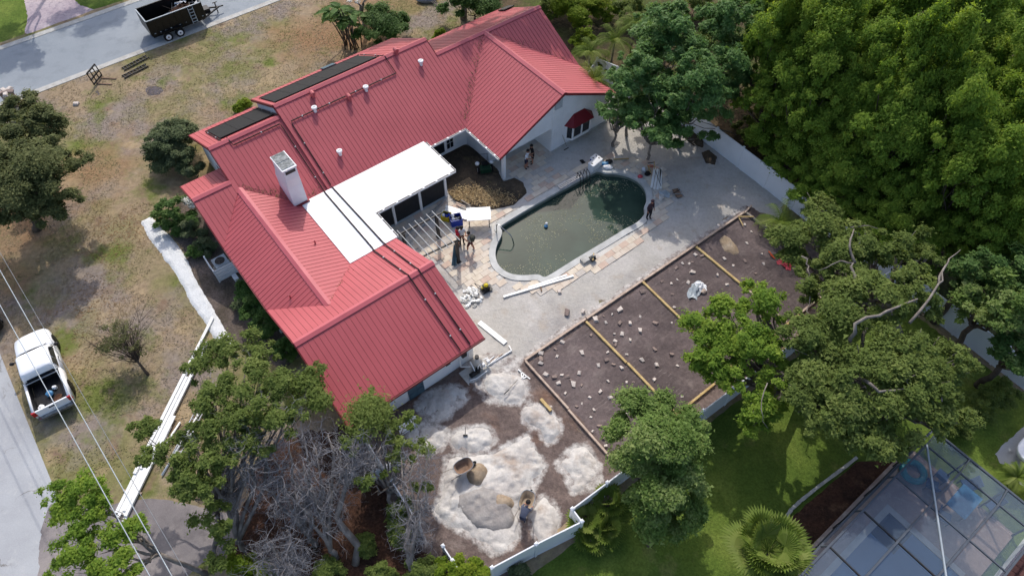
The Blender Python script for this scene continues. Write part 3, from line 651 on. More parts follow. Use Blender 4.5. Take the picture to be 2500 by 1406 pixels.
# east wing: closed room with an open porch corner
wall([(20.85, 28.95), (25.0, 28.95), (25.0, 31.6), (20.85, 31.6)], lambda p: El(p) - 0.13)
wall([(25.0, 27.15), (25.71, 27.15), (25.71, 31.0), (25.0, 31.0)], lambda p: El(p) - 0.13)
wall([(25.71, 27.15), (30.45, 27.15), (30.45, 31.0), (25.71, 31.0)], lambda p: Er(p) - 0.13)
hb(MB().prism([(20.6, 27.15), (24.995, 27.15), (24.995, 27.35), (20.6, 27.35)], 2.25, lambda p: El(p) - 0.13), "gable_beam", m_wall)
hb(MB().prism([(20.6, 27.36), (24.99, 27.36), (24.99, 28.94), (20.6, 28.94)], 2.3, 2.36), "porch_ceiling", m_white)
hb(MB().box((20.78, 27.2, 1.13), (0.22, 0.22, 2.26)), "porch_column", m_white)
hb(MB().prism([(25.1, 27.02), (25.72, 27.02), (25.72, 27.10), (25.1, 27.10)], 3.85, lambda p: El(p) - 0.2), "gable_vent", m_acgrey)
# board grooves of the gable siding: separate boards
for i in range(24):
    a0 = 25.02 + i * 0.226
    zt = (El if a0 + 0.1 < 25.72 else Er)((a0 + 0.15, 0)) - 0.36
    hb(MB().box((a0 + 0.11, 27.137, 0.15 + (zt - 0.15) / 2), (0.212, 0.022, zt - 0.15)), "siding_board", m_wall)
hb(MB().box((27.75, 27.10, 0.09), (5.5, 0.1, 0.18)), "wall_base", m_kerb)
# bay window with red canopy
bay = hb(MB().prism([(26.35, 27.12), (26.65, 26.72), (28.25, 26.72), (28.55, 27.12)], 0.55, 0.72), "window_bay", m_white)
for (p, q) in (((26.35, 27.12), (26.65, 26.72)), ((26.65, 26.72), (28.25, 26.72)), ((28.25, 26.72), (28.55, 27.12))):
    m = MB().bar((p[0], p[1], 1.28), (q[0], q[1], 1.28), 0.03, 1.1); hb(m, "pane", m_glass, bay)
for (a, b) in ((26.35, 27.1), (26.65, 26.72), (27.45, 26.70), (28.25, 26.72), (28.55, 27.1)):
    hb(MB().box((a, b, 1.28), (0.1, 0.1, 1.13)), "mullion", m_white, bay)
hb(MB().bar((26.65, 26.70, 0.78), (28.25, 26.70, 0.78), 0.09, 0.1), "sill_rail", m_white, bay)
cn = MB()
for q in ([(26.15, 27.12), (26.5, 26.5), (26.95, 27.12)], [(26.5, 26.5), (28.4, 26.5), (27.95, 27.12), (26.95, 27.12)], [(28.4, 26.5), (28.75, 27.12), (27.95, 27.12)]):
    cn.prism(q, lambda p: 1.87 if p[1] < 27 and True else (2.5 if 26.9 < p[0] < 28 else 1.87), lambda p: 1.92 if p[1] < 27 else (2.55 if 26.9 < p[0] < 28 else 1.92))
hb(cn, "window_canopy", m_fascia)
# courtyard window
win = hb(MB().box((18.45, 31.575, 1.3), (2.7, 0.06, 1.75)), "window", m_white)
hb(MB().box((18.0, 31.53, 1.3), (1.7, 0.03, 1.6)), "pane", m_glass, win)
for i in range(2):
    for j in range(3): hb(MB().box((19.2 + i * 0.29, 31.53, 0.8 + j * 0.5), (0.24, 0.03, 0.44)), "pane", m_glass, win)
# N1 side window and K side
sw = hb(MB().box((5.33, 38.0, 1.5), (0.06, 1.2, 1.1)), "window", m_white); hb(MB().box((5.29, 38.0, 1.5), (0.03, 1.0, 0.9)), "pane", m_glass, sw)
# garage wall: door, dark vent, white downpipe
door = hb(MB().box((6.72, 16.92, 1.05), (0.98, 0.06, 2.1)), "door", m_bluegrey)
for i in range(2):
    for j in range(3): hb(MB().box((6.5 + i * 0.44, 16.875, 0.42 + j * 0.64), (0.34, 0.03, 0.5)), "door_panel", m_bluegrey, door)
hb(MB().lathe([(0.035, 0), (0.035, 0.06)], (7.1, 16.88, 1.0), 8, (0, -1, 0)), "handle", m_chrome, door)
hb(MB().box((8.9, 16.93, 1.15), (0.28, 0.05, 0.28)), "wall_vent", m_black)
# fascias and gutters
def fasc(p, q, w=0.04, h=0.16, mat=m_fascia, name="fascia"): return hb(MB().bar(p, q, w, h), name, mat)
fasc((20.2, 26.86, El((20.25, 0)) - 0.09), (25.72, 26.86, 4.99)); fasc((25.72, 26.86, 4.99), (30.95, 26.86, Er((30.91, 0)) - 0.09))
fasc((2.53, 16.3, 2.38), (2.53, 20.99, 4.37)); fasc((2.53, 20.99, 4.37), (2.53, 25.2, 2.55))
fasc((2.53, 25.3, 2.52), (2.53, 30.8, 2.52)); fasc((2.53, 30.86, 2.56), (2.53, 34.13, 3.98)); fasc((2.53, 34.13, 3.98), (2.53, 37.3, 2.58))
fasc((4.95, 34.1, 3.95), (4.95, 36.35, 5.12)); fasc((4.95, 36.35, 5.12), (4.95, 42.1, 2.17))
fasc((9.76, 36.91, 5.58), (9.76, 41.96, 2.94)); fasc((9.76, 36.91, 5.58), (9.76, 36.2, 5.2))
fasc((2.5, 16.33, 2.37), (11.05, 16.33, 2.37), mat=m_fascia)
fasc((21.48, 36.91, 5.58), (21.48, 41.96, 2.94)); fasc((21.48, 36.91, 5.58), (21.48, 35.8, 5.02))
def gutter(p, q, n=None):
    g = hb(MB().bar(p, q, 0.13, 0.11), "gutter", m_white)
    hb(MB().bar(Vector(p) + Vector((0, 0, 0.06)), Vector(q) + Vector((0, 0, 0.06)), 0.08, 0.012), "trough", m_black, g)
    p, q = Vector(p), Vector(q); k = int((q - p).length / 0.9)
    for i in range(k): hb(MB().box(p.lerp(q, (i + 0.5) / k) + Vector((0, 0, 0.07)), (0.13, 0.13, 0.02)), "bracket", m_white, g)
gutter((17.1, 30.62, 2.42), (20.2, 30.62, 2.42)); gutter((20.17, 26.9, 2.36), (20.17, 30.6, 2.36))
gutter((11.15, 27.56, 2.63), (17.12, 27.56, 2.63)); gutter((17.13, 27.62, 2.63), (17.13, 31.0, 2.63)); gutter((11.17, 25.2, 2.63), (11.17, 27.5, 2.63))
# lanai: posts, screens, base rail
for a in (12.57, 14.6, 16.62): hb(MB().box((a, 28.25, 1.22), (0.17, 0.17, 2.44)), "lanai_post", m_white)
for (a0, a1) in ((11.15, 12.485), (12.655, 14.515), (14.685, 16.535)):
    sc = hb(MB().box(((a0 + a1) / 2, 28.28, 1.28), (a1 - a0, 0.02, 2.25)), "lanai_screen", m_screen_dark)
    hb(MB().box(((a0 + a1) / 2, 28.24, 0.1), (a1 - a0, 0.08, 0.12)), "base_rail", m_acgrey, sc)
hb(MB().box((16.66, 29.9, 1.28), (0.02, 3.1, 2.25)), "lanai_screen", m_screen_dark)
# chimney
ch = hb(MB().loft([[(x, y, z) for x, y in ((c[0], c[1]), (c[2], c[1]), (c[2], c[3]), (c[0], c[3]))] for z, c in ((2.3, (7.42, 31.12, 8.34, 32.75)), (4.3, (7.42, 31.12, 8.34, 32.75)), (5.0, (7.46, 31.0, 8.3, 32.5)), (5.75, (7.46, 31.0, 8.3, 32.5)))]), "chimney", m_wall)
hb(MB().box((7.88, 31.75, 5.79), (0.94, 1.6, 0.08)), "chimney_cap", m_white, ch)
for b in (31.38, 32.05): hb(MB().box((7.88, b, 5.845), (0.82, 0.62, 0.03)), "cap_slab", m_chimtop, ch)
hb(MB().box((7.88, 32.45, 5.845), (0.82, 0.14, 0.03)), "cap_slab", m_chimtop, ch)
hb(MB().box((7.88, 30.985, 5.55), (0.62, 0.04, 0.2)), "flue_vent", m_darkmetal, ch)
hb(MB().prism([(7.3, 31.0), (8.42, 31.0), (8.42, 31.11), (7.3, 31.11)], 2.6, 2.78), "flashing", m_fascia, ch)
# pool-heating mats on the back slopes
def mat_panel(a0, a1, b0, b1, zf):
    p = hb(MB().prism([(a0, b0), (a1, b0), (a1, b1), (a0, b1)], lambda p: zf(p) + 0.045, lambda p: zf(p) + 0.075), "solar_mat", m_solar)
    n = max(2, int((a1 - a0) / 1.2))
    for i in range(n):
        q0 = a0 + (a1 - a0) * i / n + 0.01; q1 = a0 + (a1 - a0) * (i + 1) / n - 0.01
        hb(MB().prism([(q0, b0 + 0.02), (q1, b0 + 0.02), (q1, b1 - 0.02), (q0, b1 - 0.02)], lambda p: zf(p) + 0.0755, lambda p: zf(p) + 0.095), "mat_strip", m_solar, p)
    for b in (b0, b1): hb(MB().tube([(a0 - 0.1, b, zf((0, b)) + 0.1), (a1 + 0.1, b, zf((0, b)) + 0.1)], 0.035, 6), "header_pipe", m_black, p)
mat_panel(6.0, 9.7, 37.1, 40.7, N1b); mat_panel(10.1, 17.8, 37.35, 40.6, N2b)
# pipes over the roof
def roof_pipe(pts, zf_list, r=0.038):
    P = [(a, b, zf((a, b)) + 0.09) for (a, b), zf in zip(pts, zf_list)]
    p = hb(MB().tube(P, r, 6), "roof_pipe", m_pipe)
    for i in range(len(P) - 1):
        A, B = Vector(P[i]), Vector(P[i + 1]); k = int((B - A).length / 1.7)
        for j in range(k): hb(MB().box(A.lerp(B, (j + 0.6) / k), (0.07, 0.07, 0.09)), "pipe_clip", m_acgrey, p)
roof_pipe([(6.3, 36.55), (6.3, 36.15), (6.35, 35.85), (9.5, 35.85), (9.55, 35.5), (9.55, 31.35)], [N1b, N1f] + [N1f] * 4)
roof_pipe([(18.1, 37.1), (18.1, 36.8), (18.1, 35.6), (10.2, 35.6), (10.15, 35.3), (10.1, 31.3)], [N2b, Ff, Ff, Ff, Ff, Ff])
roof_pipe([(5.88, 36.5), (5.88, 40.7)], [N1b, N1b]); roof_pipe([(9.75, 36.5), (9.75, 40.7)], [N1b, N1b]); roof_pipe([(18.0, 37.0), (18.0, 40.6)], [N2b, N2b])
flatz = lambda p: 2.70
hb(MB().tube([(9.55, 31.3, 2.72), (9.5, 31.0, 2.74), (9.48, 25.3, 2.74), (9.42, 25.0, 2.85)], 0.045, 6), "roof_pipe", m_pipe)
hb(MB().tube([(10.1, 31.2, 2.72), (10.1, 30.9, 2.74), (10.2, 25.3, 2.74), (10.2, 25.0, 2.85)], 0.045, 6), "roof_pipe", m_pipe)
roof_pipe([(9.42, 25.0), (9.45, 21.1)], [Gb, Gb]); roof_pipe([(10.2, 25.0), (10.1, 21.1)], [Gb, Gb])
roof_pipe([(9.45, 21.05), (9.45, 20.8), (9.5, 16.45)], [lambda p: 4.5, Gf, Gf]); roof_pipe([(10.1, 21.05), (10.1, 20.8), (10.15, 16.45)], [lambda p: 4.5, Gf, Gf])
# roof vents
def vent(px, py, zf, kind):
    a, b = pab(px, py, 4.0)
    for _ in range(6): a, b = pab(px, py, zf((a, b)) + 0.2)
    z = zf((a, b))
    if kind == "w":
        v = hb(MB().lathe([(0.11, -0.05), (0.11, 0.25)], (a, b, z), 12), "roof_vent", m_white)
        hb(MB().lathe([(0.17, 0.22), (0.19, 0.25), (0.19, 0.34), (0.15, 0.36)], (a, b, z), 14), "vent_cap", m_white, v)
        hb(MB().box((a, b, z + 0.365), (0.2, 0.1, 0.012)), "vent_slot", m_acgrey, v)
    elif kind == "r":
        v = hb(MB().box((a, b, z + 0.14), (0.2, 0.2, 0.4)), "roof_vent", m_roof)
        hb(MB().tube([(a, b - 0.17, z + 0.3), (a, b + 0.17, z + 0.3)], 0.15, 10), "vent_hood", m_roof, v)
    else:
        hb(MB().tube([(a, b, z - 0.05), (a, b, z + 0.3)], 0.045, 8), "vent_pipe", m_roof)
for (x, y, zf, k) in ((769, 270, Ff, "w"), (894, 219, Ff, "w"), (1028, 156, Ff, "w"), (829, 371, Ff, "w"), (765, 238, Ff, "r"), (853, 242, Ff, "r"), (968, 134, Ff, "r"),
                      (768, 589, Mr, "p"), (707, 722, Ml, "p")): vent(x, y, zf, k)
a, b = pab(800, 158, 3.6); hb(MB().prism([(a - 0.5, b - 0.35), (a + 0.5, b - 0.35), (a + 0.5, b + 0.35), (a - 0.5, b + 0.35)], lambda p: N2b(p) + 0.05, lambda p: N2b(p) + 0.13), "skylight", m_bluegrey)
a, b = pab(1236, 17, 3.4); hb(MB().prism([(a - 0.5, b - 0.4), (a + 0.5, b - 0.4), (a + 0.5, b + 0.4), (a - 0.5, b + 0.4)], lambda p: N3b(p) + 0.05, lambda p: N3b(p) + 0.16), "skylight", m_darkmetal)
# lanai floor slab and porch floor
hb(MB().prism([(8.7, 25.2), (11.2, 25.2), (11.2, 28.1), (17.0, 28.1), (17.0, 31.5), (8.7, 31.5)], 0.0, 0.1), "lanai_floor", m_kerb)
# ------------------------------------------------------------------ swimming pool
pc = at(1400, 550)
pool = thing("swimming_pool", "murky green swimming pool with a grey stone coping and rounded ends", "pool", (pc.x, pc.y, 0))
PO = (pc.x, pc.y, 0)
def ring(inner, outer, z0, z1):
    m = MB(); k = len(inner)
    for i in range(k):
        j = (i + 1) % k
        m.add([(inner[i].x, inner[i].y, z0), (inner[j].x, inner[j].y, z0), (outer[j].x, outer[j].y, z0), (outer[i].x, outer[i].y, z0),
               (inner[i].x, inner[i].y, z1), (inner[j].x, inner[j].y, z1), (outer[j].x, outer[j].y, z1), (outer[i].x, outer[i].y, z1)],
              [(4, 7, 6, 5), (0, 1, 2, 3), (0, 4, 5, 1), (3, 2, 6, 7)])
    return m
ring(POOL, COPING_OUT, -0.05, 0.115).build("coping", m_coping, pool, off=PO)
bs = MB(); k = len(POOL)
w1 = offset_loop(POOL, 0.02)
for i in range(k):
    j = (i + 1) % k; bs.add([(w1[i].x, w1[i].y, 0.1), (w1[j].x, w1[j].y, 0.1), (w1[j].x, w1[j].y, -1.4), (w1[i].x, w1[i].y, -1.4)], [(0, 1, 2, 3)])
bs.add([(p.x, p.y, -1.4) for p in w1], [tuple(range(k))])
bs.build("basin", m_basin, pool, off=PO)
MB().add([(p.x, p.y, -0.28) for p in POOL], [tuple(range(k))]).build("water", m_pool, pool, off=PO)
def rail(pts, r, name, mat, par, off): return MB().tube(pts, r, 8).build(name, mat, par, True, off=off)
h0 = at(1212, 568, 0.1); h1 = at(1255, 598, -0.3)
rail([h0, h0 + Vector((0.02, 0, 0.75)), h0.lerp(h1, 0.12) + Vector((0, 0, 0.92)), h0.lerp(h1, 0.8) + Vector((0, 0, 0.75)), h0.lerp(h1, 0.9) + Vector((0, 0, 0.5)), h1], 0.035, "handrail", m_chrome, pool, PO)
for (x, y) in ((1416, 441), (1432, 433)):
    q = at(x, y, 0.1); d = (at(1440, 470) - at(1425, 440)).normalized()
    for s in (-1, 1):
        t = Vector((d.y, -d.x, 0)) * 0.11 * s
        rail([q - d * 0.35 + t, q - d * 0.3 + t + Vector((0, 0, 0.5)), q + d * 0.2 + t + Vector((0, 0, 0.55)), q + d * 0.42 + t, q + d * 0.42 + t - Vector((0, 0, 0.5))], 0.028, "ladder_rail", m_darkmetal, pool, PO)
# leaves and scum floating on the water
rs = np.random.RandomState(5)
def scatter_in(poly, n, seed):
    r = np.random.RandomState(seed); xs = [p[0] for p in poly]; ys = [p[1] for p in poly]
    X = r.uniform(min(xs), max(xs), n); Y = r.uniform(min(ys), max(ys), n)
    k = sdf(poly, X, Y) < -0.12
    return X[k], Y[k]
def leaf_tris(P, Nrm, size, tint, ratio=0.6, rs=None):
    """pointed single-face leaves"""
    rs = rs or np.random.RandomState(1); n = len(P)
    Nrm = Nrm / (np.linalg.norm(Nrm, axis=1, keepdims=True) + 1e-9)
    R = rs.normal(size=(n, 3)); T = R - Nrm * (R * Nrm).sum(1, keepdims=True); T /= np.linalg.norm(T, axis=1, keepdims=True) + 1e-9
    B = np.cross(Nrm, T); s = size[:, None]
    V = np.stack([P - T * s * .4 + B * s * ratio * .5, P - T * s * .4 - B * s * ratio * .5, P + T * s * .65 - Nrm * s * .1], 1).reshape(-1, 3)
    return V, np.arange(3 * n).reshape(n, 3), tint
def kites(P, Nrm, size, tint, ratio=0.55, rs=None):
    """leaf-shaped quads at points P with normals Nrm"""
    rs = rs or np.random.RandomState(1); n = len(P)
    Nrm = Nrm / (np.linalg.norm(Nrm, axis=1, keepdims=True) + 1e-9)
    R = rs.normal(size=(n, 3)); T = R - Nrm * (R * Nrm).sum(1, keepdims=True); T /= np.linalg.norm(T, axis=1, keepdims=True) + 1e-9
    B = np.cross(Nrm, T); s = size[:, None]
    V = np.stack([P - T * s * .5, P + B * s * ratio * .5 + Nrm * s * .05, P + T * s * .5 - Nrm * s * .12, P - B * s * ratio * .5 + Nrm * s * .05], 1).reshape(-1, 3)
    return V, np.arange(4 * n).reshape(n, 4), tint
X, Y = scatter_in(POOL, 5200, 3)
dens = fbm(X, Y, 2.0, 4, 77); k = dens > -0.05 + 0.1 * rs.rand(len(X)); X, Y = X[k], Y[k]; n = len(X)
V, Q, T = kites(np.stack([X - PO[0], Y - PO[1], np.full(n, -0.265)], 1), np.tile([0, 0, 1.0], (n, 1)) + rs.normal(0, .06, (n, 3)), rs.uniform(.03, .10, n), rs.rand(n), 0.6, rs)
tag(link("floating_leaves", fast_mesh("floating_leaves", V, Q, L_float, T), loc=(PO[0], PO[1], 0)), "pale leaves and scum floating on the pool water", "leaves", kind="stuff")
fl = at(1333, 553, -0.22)
ff = thing("chlorine_float", "small white and pale blue float drifting on the pool", "pool float", fl)
MB().lathe([(0.05, -0.1), (0.12, -0.06), (0.13, 0.0), (0.1, 0.05)], (0, 0, 0.05), 12).build("float_body", m_ltblue, ff, True)
MB().lathe([(0.07, 0.05), (0.1, 0.1), (0.09, 0.2), (0.03, 0.24)], (0.03, 0.1, 0.02), 12).build("float_cap", m_white, ff, True)

# ------------------------------------------------------------------ travertine deck round the pool
deck_poly = smooth_loop(PX([(1000, 600), (950, 560), (1040, 500), (1088, 482), (1112, 499), (1150, 515), (1205, 520), (1264, 506), (1294, 474), (1286, 443), (1258, 426), (1236, 420), (1222, 402), (1290, 360), (1330, 352), (1345, 378), (1334, 400), (1350, 424), (1400, 418), (1440, 398), (1475, 382), (1520, 378), (1575, 390), (1612, 408), (1630, 450), (1634, 500), (1618, 540), (1580, 575), (1540, 610), (1480, 655), (1430, 672), (1380, 700), (1330, 714), (1270, 702), (1210, 692), (1170, 705), (1120, 690), (1070, 640)]), 2)
dk = thing("paver_deck", "mottled cream and rose travertine deck paving round the pool", "paving", (pc.x, pc.y, 0.05), PHI)
dk["kind"] = "structure"; del dk["category"]
cellsA, cellsB = 0.62, 0.41
pa, pb = toab(pc)
cand = []
amn, amx, bmn, bmx = 9.5, 34, 16, 33
ia = int((amx - amn) / cellsA); ib = int((bmx - bmn) / cellsB)
GA, GB = np.meshgrid(np.arange(ia), np.arange(ib), indexing="ij")
A = amn + (GA + 0.5 * (GB % 2)) * cellsA; B = bmn + GB * cellsB
WX = A * CP - B * SP; WY = A * SP + B * CP
ok = (sdf(deck_poly, WX, WY) + 0.2 * fbm(WX, WY, 1.5, 3, 9) < 0.02) & (sdf(COPING_OUT, WX, WY) > 0.17)
lan = (A < 11.0) & (B > 25.2) | (A < 17.0) & (B > 28.0)
ok &= ~lan
A, B, WX, WY = A[ok], B[ok], WX[ok], WY[ok]
order = np.argsort((WX ** 2 + WY ** 2))
pm = [MB().box((0, 0, 0), (cellsA - 0.014, cellsB - 0.014, 0.05)).mesh("paver", m) for m in m_pavers]
stuff = [MB() for _ in m_pavers]
for r_, i in enumerate(order):
    zz = RND.uniform(-0.006, 0.01); c = RND.choices(range(4), (5, 2, 3, 4))[0]; rz = RND.uniform(-0.02, 0.02)
    if r_ < 290:
        o = bpy.data.objects.new("paver", pm[c]); COL.objects.link(o); o.parent = dk
        o.location = (A[i] - pa, B[i] - pb, 0.022 + zz); o.rotation_euler = (RND.uniform(-.006, .006), RND.uniform(-.006, .006), rz)
    else: stuff[c].box((A[i] - pa, B[i] - pb, 0.022 + zz), (cellsA - 0.014, cellsB - 0.014, 0.05), rz)
for c, m in enumerate(stuff):
    o = m.build("paving_field", m_pavers[c], dk); o["kind"] = "stuff"
# sand jointing bed under the pavers
zone("bedding_sand", deck_poly, m_slab, 0.25, 0.06, 0.3, 0.05, amp=0.004, base=0.0, seed=60, cutpool=True)

# ------------------------------------------------------------------ timber frame of the tilled plot
pf = thing("plot_frame", "timber edging boards that divide the tilled soil plot into bays", "timber frame", AB(12.7, 14.7), PHI)
FO = (12.7, 14.7, 0)
def fb(p, q, mat, w=0.11, h=0.14, z=0.14): return MB().bar((p[0], p[1], z), (q[0], q[1], z), w, h).build("board", mat, pf, off=FO)
for i in range(4):
    a0 = 12.72 + i * 4.68
    fb((a0, 14.92 - 0.07 * i), (a0 + 4.6, 14.86 - 0.07 * i), m_pine, w=0.13)
fb((31.3, 14.6), (32.2, 14.75), m_pine)
fb((12.72, 14.85), (12.68, 11.1), m_pine); fb((12.64, 11.05), (12.56, 7.3), m_pine)
fb((17.22, 14.7), (17.15, 11.2), m_pineyellow, w=.13); fb((17.18, 11.15), (17.05, 7.3), m_pineyellow, w=.13)
fb((21.93, 14.7), (21.75, 11.1), m_pineyellow, w=.13); fb((21.72, 11.05), (21.6, 7.3), m_pineyellow, w=.12); fb((26.6, 14.6), (26.55, 10.7), m_pineyellow, w=.14); fb((26.53, 10.6), (26.5, 7.3), m_pine)
fb((31.42, 14.5), (31.38, 10.9), m_woodgrey, w=.13); fb((31.36, 10.8), (31.36, 7.2), m_woodgrey, w=.13)
for i in range(5): fb((12.6 + i * 3.76, 7.22), (12.6 + i * 3.76 + 3.7, 7.2), m_pineyellow if i % 2 else m_pine)
# stones strewn over the plot
stone_meshes = []
for sdv in range(8):
    r_ = random.Random(100 + sdv); bm = bmesh.new()
    vs = [bm.verts.new((r_.uniform(.25, .62) * sx, r_.uniform(.2, .5) * sy, r_.uniform(.12, .36) * sz)) for sx in (-1, 1) for sy in (-1, 1) for sz in (-1, 1)]
    for k_ in range(3): vs.append(bm.verts.new((r_.uniform(-.55, .55), r_.uniform(-.5, .5), r_.uniform(-.3, .4))))
    res = bmesh.ops.convex_hull(bm, input=bm.verts)
    for v in [g_ for g_ in bm.verts if not g_.link_faces]: bm.verts.remove(v)
    me = bpy.data.meshes.new("stone"); bm.to_mesh(me); bm.free(); me.materials.append(m_stone if sdv % 3 else m_stone2); stone_meshes.append(me)
STPX = [(1384, 763, 26), (1424, 760, 17), (1366, 712, 20), (1569, 713, 24), (1514, 757, 24), (1454, 780, 26), (1474, 772, 9), (1495, 767, 9), (1479, 787, 14), (1513, 789, 18), (1538, 789, 16), (1563, 773, 12), (1600, 789, 20), (1563, 807, 20), (1519, 815, 20), (1443, 818, 14), (1500, 815, 9), (1502, 833, 18), (1503, 841, 14), (1538, 830, 14),
 (1373, 835, 18), (1356, 852, 14), (1421, 861, 20), (1320, 862, 22), (1321, 877, 22), (1320, 886, 18), (1360, 870, 14), (1481, 879, 18), (1484, 860, 12), (1530, 865, 12), (1598, 853, 18), (1567, 878, 18), (1603, 890, 18), (1640, 865, 16), (1654, 893, 12), (1461, 892, 18), (1498, 890, 14), (1517, 898, 16), (1333, 914, 22), (1354, 920, 20), (1372, 916, 14), (1414, 910, 18), (1385, 920, 18), (1400, 938, 24), (1363, 935, 20), (1394, 928, 12), (1484, 930, 12), (1530, 933, 12), (1546, 933, 12), (1597, 927, 16),
 (1697, 622, 16), (1714, 625, 14), (1666, 643, 12), (1683, 644, 12), (1651, 655, 14), (1690, 665, 20), (1680, 690, 18), (1616, 688, 14), (1653, 683, 8), (1639, 692, 12), (1732, 627, 10), (1768, 632, 14), (1790, 649, 12), (1818, 637, 14), (1751, 671, 12), (1775, 695, 14), (1641, 719, 12), (1646, 750, 12), (1681, 778, 12), (1720, 775, 14), (1864, 644, 12), (1860, 620, 10), (1845, 668, 10), (1823, 594, 12), (1834, 566, 10), (1855, 575, 12), (1818, 549, 12), (1640, 788, 10), (1690, 640, 8),
 (1466, 956, 16), (1490, 970, 18), (1556, 972, 22), (1531, 982, 16), (1519, 988, 12), (1558, 1003, 16), (1588, 983, 12), (1613, 963, 12), (1408, 992, 12), (1420, 985, 10), (1443, 1018, 12), (1464, 1040, 18), (1511, 1040, 18), (1447, 1052, 12), (1472, 1066, 18), (1479, 1088, 14), (1498, 1112, 20), (1395, 935, 10), (1450, 1000, 12), (1665, 968, 12), (1713, 961, 12), (1530, 1010, 12), (1346, 992, 10), (1420, 940, 12), (1380, 960, 12), (1440, 970, 14)]
for i, (x, y, s) in enumerate(STPX):
    p = at(x, y, 0.1); o = bpy.data.objects.new("stone", stone_meshes[(i * 5 + i // 3) % 8]); COL.objects.link(o)
    sz = max(9, s) / FPX * depth(p) * 0.6
    o.location = (p.x, p.y, 0.08 + sz * 0.1); o.scale = (sz, sz, sz); o.rotation_euler = (RND.uniform(-.3, .3), RND.uniform(-.3, .3), RND.uniform(0, 6.28))
    tag(o, "loose pale rubble stone lying on the tilled soil plot", "stone", "stones strewn over the plot")

# ------------------------------------------------------------------ white vinyl fences
def fence(pts, label, h=1.83, bay=2.42, name="vinyl_fence", rail_h=0.09):
    pts = [Vector((p[0], p[1], 0)) for p in pts]; o0 = pts[0]
    t = thing(name, label, "fence", o0)
    def post(p):
        q = MB().box((0, 0, h / 2 + 0.02), (0.13, 0.13, h + 0.04)).build("post", m_vinyl, t, loc=p - o0)
        q.rotation_euler = (0, 0, PHI)
        c = MB().loft([[(x * s, y * s, z) for x, y in ((-1, -1), (1, -1), (1, 1), (-1, 1))] for z, s in ((h + .042, .085), (h + .07, .085), (h + .12, .02))]).build("post_cap", m_vinyl, q)
    for i in range(len(pts) - 1):
        a, b = pts[i], pts[i + 1]; L = (b - a).length; n = max(1, round(L / bay)); d = (b - a) / n
        for j in range(n):
            p, q = a + d * j, a + d * (j + 1); u = d.normalized()
            post(p)
            P, Q = p + u * 0.07 - o0, q - u * 0.07 - o0; up = Vector((0, 0, 1))
            MB().bar(P + up * (h / 2), Q + up * (h / 2), 0.035, h - 0.16).build("panel", m_vinyl, t)
            MB().bar(P + up * (h - 0.04), Q + up * (h - 0.04), 0.06, rail_h).build("rail", m_vinyl, t)
            MB().bar(P + up * 0.07, Q + up * 0.07, 0.06, 0.1).build("rail", m_vinyl, t)
    post(pts[-1]); return t
fence([AB(34.75, 25.2), AB(33.1, -9)], "long white vinyl fence along the wood on the right of the gravel yard")
fence([AB(4.2, 6.75), AB(6.41, 6.31), AB(8.72, 5.78), AB(8.76, 6.5), AB(17.4, 6.12), AB(24.0, 5.85), AB(33.2, 5.4)], "white vinyl fence with a jog between the sand yard and the green lawn", h=1.95)
fence([AB(2.96, 15.6), AB(2.72, 10.5)], "white fence run under the bare trees from the garage corner towards the mulch", h=1.8)
fence([AB(31.4, 30.6), AB(33.4, 31.6), AB(34.4, 28.5)], "short white fence return beside the right end of the house", h=1.75)
g0, g1 = at(885, 1190), at(985, 1135)
gt = thing("picket_gate", "white picket-topped gate panel crossing the fence under the bare trees", "gate", g0)
for i in range(15):
    p = g0.lerp(g1, i / 14.0) - g0; MB().box((p.x, p.y, 0.62), (0.07, 0.03, 1.24), PHI).build("picket", m_vinyl, gt)
for z in (0.25, 1.0): MB().bar((0, 0, z), Vector(g1 - g0) + Vector((0, 0, z)), 0.05, 0.09).build("rail", m_vinyl, gt)
MB().bar((0, 0, 0.62), Vector(g1 - g0) + Vector((0, 0, 0.62)), 0.02, 0.8).build("panel", m_vinyl, gt)
p0, p1 = at(1085, 1345), at(1108, 1380)
fence([p0, p1, p1 + (p1 - p0) * 1.2], "short low white fence end at the foot of the sand yard", h=0.9, bay=1.2)
fp = at(1000, 1050)
sp = MB()
prof = [(-0.55, 0.0), (0.55, 0.0), (0.55, 0.95), (0.45, 1.1), (-0.55, 1.1)]
for w in (-0.03,): sp.loft([[(x, w + dy, z) for x, z in prof] for dy in (0, 0.09)])
tag(sp.build("utility_panel", m_vinyl, loc=fp, rz=PHI), "white rounded panel standing on the soil by the garage corner", "panel")

# ------------------------------------------------------------------ pergola frame
pg = thing("pergola", "dark metal pergola frame with thin grey slats over the patio", "pergola", AB(12.8, 24.4), PHI)
GO = (12.8, 24.4, 0)
for (a, b) in ((13.95, 23.1), (14.15, 25.55), (11.75, 25.65)): 
    MB().box((a, b, 1.1), (0.17, 0.17, 2.0)).build("post", m_darkmetal, pg, off=GO)
    MB().box((a, b, 0.12), (0.3, 0.3, 0.05)).build("post_foot", m_darkmetal, pg, off=GO)
MB().bar((11.3, 25.72, 2.12), (14.5, 25.55, 2.12), 0.07, 0.11).build("beam", m_darkmetal, pg, off=GO)
MB().bar((10.9, 23.45, 2.12), (14.1, 23.12, 2.12), 0.07, 0.11).build("beam", m_darkmetal, pg, off=GO)
for i in range(7):
    a = 11.55 + i * 0.43; MB().bar((a, 25.98, 2.21), (a - 0.02, 22.95, 2.21), 0.05, 0.06).build("slat", m_greymetal, pg, off=GO)
